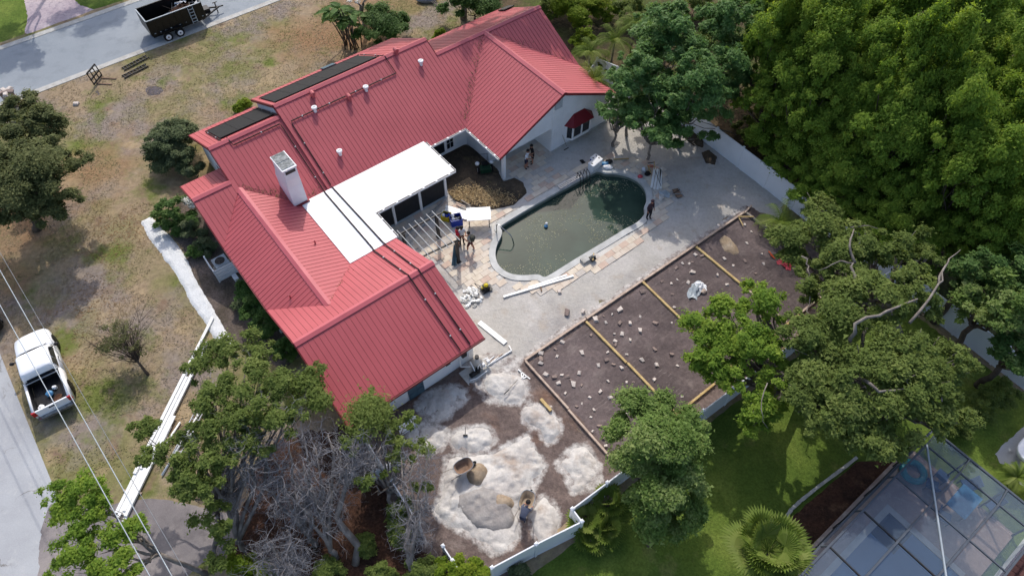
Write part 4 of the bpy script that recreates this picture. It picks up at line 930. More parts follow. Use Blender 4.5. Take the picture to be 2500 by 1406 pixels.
for k_, (p, q) in enumerate((((11.6, 26.6), (16.3, 28.0)), ((12.2, 26.2), (16.4, 27.95)))):
    m = MB().bar((0, 0, 0.17 + 0.04 * k_), Vector((q[0] - p[0], q[1] - p[1], 0.17 + 0.04 * k_)), 0.05, 0.05).build("loose_slat", m_alu, None, loc=AB(*p), rz=PHI)
    tag(m, ("upper" if k_ else "lower") + " of the two grey metal slats lying slanted before the lanai screens", "metal bar")
q0 = at(1108, 650, 0.09); q1 = at(1114, 610, 0.6); 
lp = MB().bar((0, 0, 0.05), Vector((q1.x - q0.x, q1.y - q0.y, 1.0)), 0.36, 0.06, up=(0.8, -0.6, 0.3))
lp.bar((0.1, 0, 0.1), Vector((q1.x - q0.x + 0.1, q1.y - q0.y, 1.05)), 0.05, 0.12, up=(0.8, -0.6, 0.3))
tag(lp.build("leaning_plank", m_bluegrey, loc=q0), "blue-grey plank leaning on the front pergola post", "plank")

# ------------------------------------------------------------------ neighbour's screened pool cage
m_darkmetal2 = mk("bronze_cage_frame", S(86, 92, 100), S(76, 82, 90), 4, 0.5, 0.1)
cg = thing("pool_cage", "neighbour's aluminium screen cage over a blue pool", "screen enclosure", AB(18, -6), PHI)
CO = (18, -6, 0)
def cb(p, q, w=0.06, h=0.09, name="beam", mat=None): return MB().bar(p, q, w, h).build(name, mat or m_darkmetal2, cg, off=CO)
As = [13.7, 16.15, 18.65, 21.2, 23.7]; Bs = [-1.95, -3.7, -5.6, -7.35]
zt = 3.2; oa, ob, ze = 25.15, -1.75, 2.6
for a in As: cb((a, Bs[0], zt), (a, Bs[-1], zt), mat=m_darkmetal if a in (16.15, 18.65) else m_darkmetal2)
for b in Bs: cb((As[0], b, zt + 0.002), (As[-1], b, zt + 0.002), 0.09)
cb((As[0], ob, ze), (oa, ob, ze), 0.1, 0.12); cb((oa, ob, ze), (oa, -7.35, ze), 0.1, 0.12)
for a in As + [oa]:
    cb((a, ob, 0.1), (a, ob, ze), 0.08, 0.08, "post", m_darkmetal)
    if a != oa: cb((a, ob, ze), (a, Bs[0], zt), 0.06, 0.06, "rafter")
for b in Bs:
    cb((oa, b - (0 if b < -2 else -0.2), 0.1), (oa, b - (0 if b < -2 else -0.2), ze), 0.08, 0.08, "post", m_darkmetal)
    cb((oa, b, ze), (As[-1], b, zt), 0.06, 0.06, "rafter")
cb((As[0], ob, 1.0), (oa, ob, 1.0), 0.05, 0.05, "chair_rail", m_darkmetal)
cb((As[-1], Bs[0], zt + 0.06), (As[0] + 3.4, Bs[-1], zt + 0.06), 0.07, 0.07, "brace", m_acgrey)
for i in range(4):
    for j in range(3):
        a0, a1, b0, b1 = As[i] + .05, As[i + 1] - .05, Bs[j] - .05, Bs[j + 1] + .05
        MB().add([(a0, b0, zt), (a1, b0, zt), (a1, b1, zt), (a0, b1, zt)], [(0, 1, 2, 3)]).build("screen", m_screen, cg, off=CO)
for j in range(3):
    b0, b1 = Bs[j] - .05, Bs[j + 1] + .05
    MB().add([(As[-1] + .04, b0, zt), (oa - .05, b0, ze), (oa - .05, b1, ze), (As[-1] + .04, b1, zt)], [(0, 1, 2, 3)]).build("screen", m_screen, cg, off=CO)
    MB().add([(oa, b0, .15), (oa, b1, .15), (oa, b1, ze - .07), (oa, b0, ze - .07)], [(0, 1, 2, 3)]).build("screen", m_screen, cg, off=CO)
for i in range(5):
    a0, a1 = (As + [oa])[i] + .05, (As + [oa])[i + 1] - .05
    MB().add([(a0, ob, .15), (a1, ob, .15), (a1, ob, ze - .07), (a0, ob, ze - .07)], [(0, 1, 2, 3)]).build("screen", m_screen, cg, off=CO)
nbd = MB()
for (a0, a1, b0, b1) in ((11.2, 25.3, -3.0, -1.6), (21.45, 25.3, -7.4, -3.0), (11.2, 13.4, -7.4, -3.0), (13.4, 21.45, -7.4, -6.9)): nbd.prism([(a0, b0), (a1, b0), (a1, b1), (a0, b1)], -0.05, 0.13)
tag(nbd.build("patio_paving", m_nbdeck, None, loc=AB(18, -6), rz=PHI, off=CO), kind="structure")
np_ = thing("neighbour_pool", "blue rectangular pool under the neighbour's screen cage", "pool", AB(18, -6), PHI)
MB().prism([(13.4, -6.9), (21.45, -6.9), (21.45, -3.0), (13.4, -3.0)], -0.05, 0.085).build("water", m_nbpool, np_, off=CO)
for (a0, a1, b0, b1) in ((13.1, 21.75, -3.0, -2.7), (21.45, 21.75, -6.9, -3.0)): MB().prism([(a0, b0), (a1, b0), (a1, b1), (a0, b1)], 0.12, 0.155).build("coping", m_coping, np_, off=CO)
tag(MB().prism([(19.9, -4.3), (21.44, -4.3), (21.44, -3.01), (19.9, -3.01)], 0.086, 0.1).build("pool_step", mk("dark_blue_tile", S(34, 52, 72), None, 3, 0.3), np_, off=CO))
rg = at(2228, 1152, 0.2)
MBr = MB(); n1, n2 = 20, 8
V = [((0.52 + 0.17 * math.cos(2 * math.pi * j / n2)) * math.cos(2 * math.pi * i / n1), (0.52 + 0.17 * math.cos(2 * math.pi * j / n2)) * math.sin(2 * math.pi * i / n1), 0.17 * math.sin(2 * math.pi * j / n2)) for i in range(n1) for j in range(n2)]
MBr.add(V, [(i * n2 + j, ((i + 1) % n1) * n2 + j, ((i + 1) % n1) * n2 + (j + 1) % n2, i * n2 + (j + 1) % n2) for i in range(n1) for j in range(n2)])
tag(MBr.build("inflatable_ring", m_teal, None, True, loc=rg + Vector((0, 0, 0.08))), "teal inflatable swim ring on the neighbour's patio", "swim ring")
def chair(p, rz, label, mat, group=None):
    t = thing("patio_chair", label, "chair", p, rz, group)
    MB().box((0, 0, 0.42), (0.55, 0.55, 0.06)).build("seat", mat, t)
    MB().bar((-0.27, 0, 0.45), (-0.42, 0, 0.95), 0.55, 0.05, up=(1, 0, 0)).build("backrest", mat, t)
    for sx in (-.24, .24):
        for sy in (-.24, .24): MB().box((sx, sy, 0.2), (0.04, 0.04, 0.4)).build("leg", m_darkmetal, t)
def table(p, rz, label, w, d, h, mat, name="patio_table"):
    t = thing(name, label, "table", p, rz)
    MB().box((0, 0, h - 0.03), (w, d, 0.06)).build("table_top", mat, t)
    for sx in (-w / 2 + .08, w / 2 - .08):
        for sy in (-d / 2 + .08, d / 2 - .08): MB().box((sx, sy, (h - .06) / 2), (0.05, 0.05, h - 0.06)).build("leg", m_darkmetal, t)
m_navyfab = mk("navy_sling_fabric", S(66, 90, 124), None, 4, 0.8)
chair(at(2290, 1168, 0.1), PHI, "navy sling chair next to the teal ring", m_navyfab)
chair(at(2266, 1190, 0.1), PHI + 0.4, "navy sling chair nearest the diagonal cage brace", m_navyfab)
chair(at(2352, 1190, 0.1), PHI + 2.5, "navy sling chair above the patio table", m_navyfab)
chair(at(2296, 1268, 0.1), PHI - 1.2, "navy sling chair at the neighbour's pool corner", m_navyfab)
chair(at(2410, 1240, 0.1), PHI + 3, "navy sling chair by the right wall of the cage", m_navyfab)
table(at(2336, 1235, 0.1), PHI, "blue-topped patio table among the chairs in the cage", 1.6, 1.0, 0.74, m_ltblue)
nbh = thing("neighbour_house", "corner of the neighbour's dark brown tiled roof beyond the cage", "house", AB(24, -9))
NO = AB(24, -9)
MB().prism([AB(12, -7.8), AB(34, -7.8), AB(34, -16), AB(12, -16)], 0, 2.4).build("wall", m_wall, nbh, off=NO)
rfo = MB().prism([AB(11.5, -7.4), AB(34.5, -7.4), AB(34.5, -16), AB(11.5, -16)], 2.42, lambda p: 2.5 + 0.35 * (-7.4 - toab(p)[1])).build("roof", m_brickred, nbh, off=NO)
for j in range(5):
    b0 = -7.38 - j * 0.42; zc = lambda p: 2.505 + 0.35 * (-7.4 - toab(p)[1])
    for i in range(18):
        a0 = 19.0 + i * 0.36
        MB().prism([AB(a0, b0), AB(a0 + 0.34, b0), AB(a0 + 0.34, b0 - 0.41), AB(a0, b0 - 0.41)], zc, lambda p: zc(p) + 0.02 + 0.03 * (toab(p)[1] - b0 + 0.41 > 0.2)).build("roof_tile", m_brickred, rfo, off=NO)
# stone edging of the bed
ed = thing("bed_edging", "curved line of pale edging blocks between the lawn and the mulch bed", "edging", at(2085, 1122))
pts = [at(x, y) for x, y in ((2090, 1118), (2060, 1142), (2030, 1164), (2000, 1186), (1975, 1206), (1950, 1226), (1930, 1245), (1915, 1268), (1908, 1300))]
for i in range(len(pts) - 1):
    n = 4
    for j in range(n):
        p = pts[i].lerp(pts[i + 1], j / n); q = pts[i].lerp(pts[i + 1], (j + 0.93) / n); o0 = pts[0]
        MB().bar(p - at(2085, 1122) + Vector((0, 0, .07)), q - at(2085, 1122) + Vector((0, 0, .07)), 0.16 + RND.uniform(-.02, .02), 0.14).build("edging_block", m_kerb, ed)
# ------------------------------------------------------------------ trees and shrubs
def lobe(px, py, z, rpx, flat=0.75):
    p = at(px, py, z); r = rpx / FPX * depth(p); return (p.x, p.y, z, r, r * flat)
def crown_mesh(name, lobes, mat, dens, size, rs, off, up=0.9, fill=0.3, ratio=0.6, clump=0.36, nclump=7.0):
    """leaf faces gathered in sub-clumps over the shells of several lobes"""
    Ps, Ns, Ts = [], [], []
    for (x, y, z, r, rz) in lobes:
        K = max(6, int(1.5 * nclump * r ** 1.3))
        d = rs.normal(size=(K, 3)); d /= np.linalg.norm(d, axis=1, keepdims=True)
        d[:, 2] = np.where(d[:, 2] < -0.35, -d[:, 2], d[:, 2])
        rad = np.where(rs.rand(K) < fill, rs.uniform(0.2, 0.8, K), rs.uniform(0.8, 1.06, K))[:, None]
        C = np.array([x, y, z]) + d * rad * np.array([r, r, rz])
        cr = np.clip(clump * r * np.exp(rs.normal(-.1, .35, K)), 0.2, 1.4)
        n = np.maximum(30, (dens * 80 * cr ** 2).astype(int))
        idx = np.repeat(np.arange(K), n); m = len(idx)
        e = rs.normal(size=(m, 3)); e /= np.linalg.norm(e, axis=1, keepdims=True); e[:, 2] = np.where((e[:, 2] < 0) & (rs.rand(m) < 0.6), -e[:, 2], e[:, 2])
        P = C[idx] + e * (cr[idx] * rs.uniform(0.15, 1.0, m) ** 0.55 * np.exp(rs.normal(0, 0.22, m)))[:, None] * np.array([1, 1, 0.72])
        Ps.append(P); Ns.append(e * 0.4 + d[idx] * 0.35 + np.array([0, 0.15, up]) + rs.normal(0, 0.42, (m, 3)))
        Ts.append(np.clip(np.repeat(rs.normal(0.5, 0.17, K), n) + rs.normal(0, 0.17, m), 0, 1))
    P = np.concatenate(Ps); Nn = np.concatenate(Ns); T = np.concatenate(Ts)
    s = 0.63 * size * np.exp(rs.normal(0.0, 0.33, len(P)))
    V, Q, T = leaf_tris(P - np.array(off), Nn, s, T, ratio * 1.15, rs)
    return fast_mesh(name, V, Q, mat, T)
def sats(lobes, seed, n=2, f=.6, d=1.0):
    """smaller lobes round each lobe to break up its outline"""
    rnd = random.Random(seed); out = list(lobes)
    for (x, y, z, r, rz) in lobes:
        for k in range(n):
            t = rnd.uniform(0, 6.28); q = r * d * rnd.uniform(.7, 1.25); rr = r * f * rnd.uniform(.6, 1.2)
            out.append((x + q * math.cos(t), y + q * math.sin(t), z + rnd.uniform(-.4, .3) * r, rr, rr * .65))
    return out
def wiggle(p, q, n, amp, rnd, sag=0.0):
    p, q = Vector(p), Vector(q); out = []
    for i in range(n + 1):
        t = i / n; k = math.sin(math.pi * t)
        out.append(p.lerp(q, t) + Vector((rnd.uniform(-amp, amp), rnd.uniform(-amp, amp), rnd.uniform(-amp, amp) * .5 - sag * k)) * (k > 0.01))
    return out
def trunk_mb(base, fork, lobes, r0, rnd, twig=2):
    m = MB()
    m.tube(wiggle(base, fork, 4, 0.12, rnd), [r0 * f for f in (1.25, 1.0, .92, .85, .8)], 8)
    for (x, y, z, r, rz) in lobes:
        e = Vector((x, y, z - rz * 0.2)); mid = wiggle(fork, e, 5, 0.22, rnd, 0.15 * (e - Vector(fork)).length * .3)
        m.tube(mid, [r0 * f for f in (.62, .5, .4, .3, .2, .1)], 6)
        for k in range(twig):
            s = mid[rnd.choice((2, 3, 4))]; t = Vector((x + rnd.uniform(-r, r) * .8, y + rnd.uniform(-r, r) * .8, z + rnd.uniform(-.2, .8) * rz))
            m.tube(wiggle(s, t, 4, 0.15, rnd), [r0 * f for f in (.22, .17, .12, .08, .04)], 5)
    return m
def tree(name, label, lobes, mat, bark, base=None, fork_z=None, r0=0.22, dens=36, size=0.2, seed=1, group=None, cat="tree", twig=2, bare=False, **kw):
    rs = np.random.RandomState(seed); rnd = random.Random(seed)
    cx = sum(l[0] for l in lobes) / len(lobes); cy = sum(l[1] for l in lobes) / len(lobes); zl = min(l[2] - l[4] for l in lobes)
    if base is None: base = (cx, cy, 0)
    base = Vector((base[0], base[1], 0)); fz = fork_z if fork_z is not None else max(0.35, zl * 0.75)
    t = thing(name, label, cat, base, 0, group)
    off = (base.x, base.y, 0)
    fk = Vector((base.x * .6 + cx * .4, base.y * .6 + cy * .4, fz))
    trunk_mb(base + Vector((0, 0, -0.05)), fk, [l for l in lobes if l[3] > .45] or lobes, r0, rnd, twig).build("trunk", bark, t, True, off=off)
    link("crown", crown_mesh("crown", lobes, mat, dens, size, rs, off, **kw), t)
    return t
def auto_lobes(px, py, z, rpx, n, seed, flat=0.72, drop=1.6):
    """a dome of lobes round a crown centre"""
    rnd = random.Random(seed); p = at(px, py, z); R = rpx / FPX * depth(p); out = [(p.x, p.y, z + 0.25 * R, R * 0.55, R * 0.5)]
    for i in range(n):
        t = 2 * math.pi * (i + rnd.uniform(-.3, .3)) / n; q = R * rnd.uniform(.5, .72)
        r = R * rnd.uniform(.34, .5)
        out.append((p.x + q * math.cos(t), p.y + q * math.sin(t), z - rnd.uniform(0, drop) * R * .3, r, r * flat))
    return out

# --- the wood beyond the fence on the right
WOOD = [(1925, 100, 95), (2015, 60, 100), (2130, 90, 112), (2250, 50, 112), (2370, 80, 118), (2485, 55, 112), (1920, 225, 92), (2000, 195, 104), (2110, 210, 110), (2240, 195, 112), (2355, 215, 96), (2470, 190, 108),
        (1955, 325, 100), (2055, 320, 106), (2170, 330, 112), (2290, 320, 112), (2420, 325, 108), (2030, 430, 92), (2125, 450, 104), (2240, 455, 112), (2370, 440, 118), (2490, 450, 100), (2290, 560, 96), (2440, 570, 96), (2180, 555, 82), (1990, -60, 110), (2200, -70, 120), (2420, -70, 120)]
def dome_lobes(R, z, n, rnd):
    out = [(0, 0, z + .3 * R, R * .55, R * .5)]
    for k, (q, dz, m, rr) in enumerate(((.62, -.02, n, .42), (.85, -.45, n, .36))):
        for i in range(m):
            t = 2 * math.pi * (i + rnd.uniform(-.3, .3) + .5 * k) / m; r = R * rr * rnd.uniform(.8, 1.2)
            out.append((q * R * rnd.uniform(.85, 1.1) * math.cos(t), q * R * rnd.uniform(.85, 1.1) * math.sin(t), z + R * (dz + rnd.uniform(-.15, .15)), r, r * .75))
    return out
PROTO = []
for k in range(6):
    PROTO.append(tree("broadleaf_tree", "x", sats(dome_lobes(4.0, 6.2, 6 if k % 2 else 7, random.Random(900 + k)), 930 + k, 1, .5, 1.05), L_oak, m_barkdark, base=(0, 0), seed=910 + k, dens=17, size=0.25, r0=0.22, twig=1, clump=.30, nclump=6))
ORD = ["first", "second", "third", "fourth", "fifth", "sixth"]
WROW = [("second", 6), ("third", 6), ("fourth", 5), ("fifth", 5), ("lowest", 3), ("topmost", 3)]
WLABS = ["yellow-green tree, %s from the left in the %s row of the wood beyond the fence" % (ORD[k], rn) for rn, n_ in WROW for k in range(n_)]
for i, (x, y, r) in enumerate(WOOD):
    z = 7.6 + 1.4 * math.sin(i * 2.3)
    while True:
        p = at(x, y, z); R = r * 1.0 / FPX * depth(p)
        if toab(p)[0] - .95 * R > 34.6 or z < 3.2: break
        z -= .2
    o = PROTO[i % 6] if i < 6 else copy_tree(PROTO[i % 6])
    f = R / 4.0; o.location = (p.x, p.y, 0); o.scale = (f, f, z / 6.2); o.rotation_euler = (0, 0, i * 1.9)
    tag(o, WLABS[i], "tree", "trees of the wood")
# --- umbrella trees between the house and the wood
UMB = [(1560, 175, 6.0, 74, "umbrella tree with blue-green leaf rosettes nearest the right gable of the house"), (1630, 75, 7.0, 92, "tall umbrella tree with blue-green leaf rosettes at the top edge of the photo"),
       (1700, 200, 6.2, 88, "umbrella tree with blue-green leaf rosettes leaning over the long fence"), (1610, 265, 5.0, 80, "umbrella tree with blue-green leaf rosettes above the shaded gravel"),
       (1800, 60, 6.5, 92, "umbrella tree with blue-green leaf rosettes against the edge of the wood"), (1770, 165, 5.5, 74, "umbrella tree with blue-green leaf rosettes in front of the yellow-green wood"),
       (1510, 255, 4.2, 48, "small umbrella tree with blue-green rosettes at the corner of the house")]
for i, (x, y, z, r, lb) in enumerate(UMB):
    tree("umbrella_tree", lb, auto_lobes(x, y, z, r * 1.08, 7, 400 + i, 0.55) + auto_lobes(x, y + 14, z - 1.5, r * 1.05, 5, 440 + i, 0.55)[1:], L_blue, m_bark, seed=420 + i, group="umbrella trees beside the house", dens=26, size=0.30, r0=0.10, up=0.7, clump=0.28, nclump=6.5, ratio=0.42)
tree("umbrella_tree", "low leafy spray of the umbrella trees hanging before the white fence", [lobe(1652, 340, 3.0, 20), lobe(1728, 330, 2.6, 18), lobe(1740, 340, 2.2, 14), lobe(1690, 275, 3.6, 26), lobe(1640, 285, 3.8, 22)], L_blue, m_bark, base=at(1800, 330), seed=450, dens=24, size=0.26, r0=0.06, group="umbrella trees beside the house", ratio=0.42)
# --- big live oak over the plot
OAKA = [(1930, 590, 5.2, 42), (1935, 640, 5.0, 36), (2010, 575, 5.6, 45), (2050, 640, 6.2, 52), (2110, 590, 6.4, 50), (2180, 650, 6.6, 54), (2210, 590, 6.0, 48), (2010, 720, 5.6, 52), (2080, 760, 6.6, 58), (2160, 730, 6.8, 58), (2240, 720, 6.4, 50), (2010, 510, 5.0, 40), (1960, 700, 5.0, 36), (2100, 690, 6.4, 40)]
OAKB = [(1720, 790, 5.0, 40), (1780, 770, 5.2, 40), (1830, 720, 5.4, 40), (1890, 740, 5.6, 44), (1810, 830, 5.2, 52), (1740, 850, 4.8, 42), (1870, 850, 5.6, 40), (1705, 875, 4.4, 28), (1760, 900, 4.4, 40), (1820, 930, 4.6, 46), (1860, 980, 4.4, 46), (1840, 1040, 3.8, 30), (1900, 930, 5.2, 34)]
OAKC = [(1960, 830, 6.2, 52), (2000, 900, 6.0, 58), (2060, 960, 6.2, 62), (1985, 985, 5.6, 52), (2040, 1040, 5.6, 56), (2120, 1060, 5.6, 50), (2130, 900, 6.8, 58), (2200, 870, 6.6, 56), (2190, 960, 6.4, 62), (2260, 930, 6.2, 58), (2270, 850, 6.4, 46), (2240, 1030, 5.6, 52), (2310, 1000, 5.4, 52), (2160, 1090, 5.2, 36), (2330, 900, 6.0, 44)]
tree("live_oak", "spreading live oak with pale twisting limbs over the far end of the plot and fence", sats([lobe(q[0], q[1], q[2], q[3] * 1.02) for q in OAKA], 1), L_live, m_bark, base=at(2190, 815), fork_z=3.0, seed=501, dens=34, size=0.2, r0=0.3, clump=0.34, nclump=7, fill=0.2)
tree("live_oak", "live oak crown hanging over the near right corner of the plot", sats([lobe(q[0], q[1], q[2], q[3] * 1.05) for q in OAKB], 2), L_oak, m_bark, base=at(1960, 985), fork_z=2.6, seed=502, dens=26, size=0.2, r0=0.24, clump=0.34, nclump=7, fill=0.2)
tree("live_oak", "large live oak with bent grey limbs above the neighbour's screen cage", sats([lobe(q[0], q[1], q[2], q[3] * 1.08) for q in OAKC], 3), L_live, m_bark, base=at(2150, 1010), fork_z=2.8, seed=503, dens=40, size=0.2, r0=0.32, clump=0.34, nclump=7, fill=0.2)
def limb(label, pts, r0, r1, name="bare_limb"):
    P = [at(x, y, z) for x, y, z in pts]; Q = []
    for i in range(len(P) - 1):
        for t in (0, .33, .66): Q.append(P[i].lerp(P[i + 1], t) + Vector((RND.uniform(-.12, .12), RND.uniform(-.12, .12), RND.uniform(-.1, .1))))
    Q.append(P[-1]); n = len(Q); o0 = P[0]
    return MB().tube([q - o0 for q in Q], [.62 * (r0 + (r1 - r0) * i / (n - 1)) for i in range(n)], 7), o0
LIMBS = [([(2150, 1010, 1.0), (2072, 905, 4.6), (2095, 870, 5.4), (2120, 790, 6.4)], .26, .12), ([(2072, 905, 4.6), (2070, 850, 6.4), (2085, 790, 7.4), (2170, 765, 7.6), (2240, 730, 7.6)], .2, .07),
         ([(2080, 905, 5.2), (2120, 940, 7.2), (2165, 955, 7.2), (2230, 950, 7.0)], .16, .04), ([(2080, 640, 7.0), (2075, 600, 7.4), (2085, 560, 7.0)], .13, .05), ([(2085, 690, 7.2), (2080, 640, 7.4), (2050, 640, 7.2), (2000, 660, 6.6)], .12, .03),
         ([(2080, 560, 6.8), (2110, 550, 6.8), (2150, 560, 6.6)], .07, .02), ([(2290, 690, 7.2), (2310, 640, 7.0), (2345, 610, 6.6)], .1, .03), ([(2220, 790, 7.4), (2290, 700, 7.4), (2300, 660, 7.2)], .12, .04), ([(1962, 625, 5.8), (1978, 650, 5.8), (1970, 680, 5.6), (1985, 700, 5.4), (2035, 680, 5.6)], .08, .02), ([(1990, 690, 5.4), (1970, 760, 5.4), (1985, 800, 5.0)], .07, .02),
         ([(2220, 960, 6.9), (2215, 920, 7.1), (2238, 915, 7.0)], .05, .02), ([(2160, 1100, 5.2), (2185, 1120, 5.0)], .04, .01), ([(1870, 940, 5.6), (1860, 1000, 5.4), (1875, 1045, 5.0)], .05, .015), ([(2300, 980, 6.5), (2305, 945, 6.6), (2325, 930, 6.4)], .05, .02)]
lt = None
t = thing("oak_limbs", "pale bare limbs twisting through the live oaks above the plot fence", "limbs", at(2150, 1010))
for pts, a_, b_ in LIMBS:
    m, o0 = limb("", pts, a_, b_); m.build("limb", m_bark, t, True, loc=o0 - at(2150, 1010))
# --- dark broadleaves at the far right
for i, (x, y, z, r, lb) in enumerate([(2390, 660, 5.0, 70, "dark broadleaf tree right of the live oaks, farther of the pair"), (2440, 740, 5.0, 84, "rounded mid-green tree at the right edge beside the fence end"), (2490, 850, 4.0, 62, "dark tree hiding the end of the long fence at the right edge"), (2480, 660, 5.0, 70, "dark broadleaf tree cut by the right edge below the wood")]):
    tree("broadleaf_tree", lb, auto_lobes(x, y, z, r * 1.1, 7, 520 + i), L_fresh if i == 1 else L_bush, m_barkdark, seed=530 + i, dens=28, size=0.22, r0=0.18)
for i, (x, y, z, r) in enumerate([(2400, 985, 1.0, 40), (2450, 960, 1.2, 44), (2350, 1040, 0.8, 30)]):
    tree("shade_shrub", ("low dark shrub under the oaks by the concrete apron", "dark shrub below the fence end at the right edge", "low shrub at the corner of the pool cage")[i], auto_lobes(x, y, z, r, 5, 540 + i), L_live, m_barkdark, seed=545 + i, dens=30, size=0.16, r0=0.05, cat="shrub", twig=1)
# --- leafy tree at the lower fence
tree("leafy_tree", "fresh green leafy tree growing over the fence at the near corner of the plot", [lobe(1560, 1010, 4.6, 50), lobe(1620, 1020, 4.8, 58), lobe(1680, 1050, 4.6, 42), lobe(1545, 1080, 4.4, 56), lobe(1610, 1090, 5.2, 70), lobe(1670, 1110, 4.6, 52), lobe(1560, 1150, 3.8, 56), lobe(1630, 1180, 4.2, 66), lobe(1680, 1180, 3.6, 44), lobe(1600, 1240, 3.0, 58), lobe(1660, 1250, 2.8, 52), lobe(1640, 1285, 1.8, 40), lobe(1560, 1225, 2.6, 38), lobe(1715, 1045, 4.0, 18), lobe(1700, 1230, 2.6, 30)],
     L_fresh, m_barkdark, base=at(1585, 1330), fork_z=1.4, seed=560, dens=46, size=0.18, r0=0.14, clump=0.36, nclump=9)
# --- trees left: dark oak, round bush, shrubs on the house side
tree("dark_oak", "dark olive oak at the left edge beside the front street", [lobe(70, 270, 5.0, 44), lobe(105, 310, 5.2, 48), lobe(60, 330, 5.0, 44), lobe(130, 350, 4.8, 40), lobe(20, 290, 4.6, 36), lobe(110, 400, 5.2, 52), lobe(40, 400, 5.2, 52), lobe(180, 395, 4.0, 32), lobe(130, 460, 4.6, 50), lobe(60, 470, 4.8, 52), lobe(10, 470, 4.6, 44), lobe(160, 500, 3.8, 34), lobe(100, 525, 3.8, 40), lobe(40, 530, 3.8, 40), lobe(-30, 400, 5, 60), lobe(-30, 520, 4, 50)],
     L_oakdark, m_barkdark, base=at(90, 560), fork_z=2.0, seed=570, dens=44, size=0.19, r0=0.26, clump=0.36, nclump=9)
tree("round_bush", "rounded clipped grey-green bush at the left corner of the house", [lobe(422, 360, 1.2, 50, .9), lobe(402, 335, 1.4, 38), lobe(442, 332, 1.5, 40), lobe(398, 385, 1.0, 38), lobe(448, 385, 1.0, 40), lobe(422, 330, 1.8, 40), lobe(424, 395, .9, 36)], L_bushgrey, m_barkdark, seed=571, dens=90, size=0.16, r0=0.08, cat="bush", nclump=12, clump=.26)
SHR = [(421, 520, 1.0, 48, L_bush, "glossy dark green shrub at the head of the white chip path", 0.17), (470, 410, 1.0, 24, L_bushgrey, "small dusty shrub between the round bush and the wall", 0.14), (465, 555, 0.6, 26, L_bushgrey, "low shrub behind the glossy shrub by the small gable", 0.13), (500, 600, 0.5, 26, L_bushgrey, "low dusty shrub left of the air conditioner", 0.12),
       (480, 610, 0.4, 20, L_bush, "small low shrub at the edge of the grey mulch", 0.12), (600, 705, 1.0, 28, L_bush, "dark shrub under the eave below the air conditioner", 0.15), (620, 745, 1.1, 32, L_bush, "tall dark shrub midway under the long left eave", 0.15), (648, 785, 1.1, 32, L_bush, "dark shrub next to the garage end of the left eave", 0.15), (590, 745, 0.5, 20, L_bushgrey, "low dusty plant on the mulch between path and house", 0.12), (700, 850, 0.9, 30, L_bush, "dark shrub under the garage gable", 0.15)]
for i, (x, y, z, r, mt, lb, sz) in enumerate(SHR): tree("shrub", lb, auto_lobes(x, y, z, r * 1.1, 5, 580 + i, .8), mt, m_barkdark, seed=590 + i, dens=90, size=sz, r0=0.05, cat="shrub", twig=1)
tree("blossom_shrub", "shrub with white blossom at the tip of the small gable", [lobe(462, 490, 1.0, 13), lobe(470, 500, 0.8, 10)], L_white, m_barkdark, seed=601, dens=60, size=0.12, r0=0.03, cat="shrub")
# sparse shrub tree on the dry lawn
def twig_mb(m, p, d, L, r, rnd, depth_, curl=0.35, seg=4):
    pts = [Vector(p)]; d = Vector(d).normalized()
    for i in range(seg):
        d = (d + Vector((rnd.uniform(-curl, curl), rnd.uniform(-curl, curl), rnd.uniform(-curl, curl) * .8))).normalized(); pts.append(pts[-1] + d * L / seg)
    m.tube(pts, [r * (1 - .75 * i / seg) for i in range(seg + 1)], 3 if depth_ < 2 else 5, cap=False)
    if depth_ > 0:
        for k in range(3):
            q = pts[rnd.randint(1, seg)]; e = (d + Vector((rnd.uniform(-1, 1), rnd.uniform(-1, 1), rnd.uniform(-.5, .9)))).normalized()
            twig_mb(m, q, e, L * rnd.uniform(.5, .75), r * .5, rnd, depth_ - 1, curl, seg)
rnd = random.Random(8)
sb = at(362, 915); st = thing("sparse_shrub_tree", "sparse twiggy small tree with few leaves on the brown lawn", "tree", sb)
m = MB(); top = at(300, 835, 1.7) - sb
m.tube(wiggle((0, 0, 0), top * 0.3 + Vector((0, 0, .5)), 3, .03, rnd), [.09, .08, .07, .06], 7)
for k in range(46):
    a = rnd.uniform(0, 6.28); q = Vector((top.x + 1.35 * math.cos(a) * rnd.random() ** .5, top.y + 1.35 * math.sin(a) * rnd.random() ** .5, rnd.uniform(1.0, 2.5)))
    s0 = top * rnd.uniform(.25, .45) + Vector((0, 0, .4)); twig_mb(m, s0, q - s0, (q - s0).length, .028, rnd, 2, .22)
m.build("trunk", m_barkdark, st)
tl = [(top.x + x, top.y + y, z, r, r * .6) for x, y, z, r in ((-.2, -.3, 1.9, .75), (.5, .2, 2.0, .7), (-.7, .5, 1.9, .7), (.3, -.6, 1.7, .7), (0, .8, 1.9, .7), (.9, -.4, 1.5, .5), (-.9, -.3, 1.6, .5))]
link("crown", crown_mesh("crown", tl, L_sparse, 14, 0.12, np.random.RandomState(8), (0, 0, 0)), st)

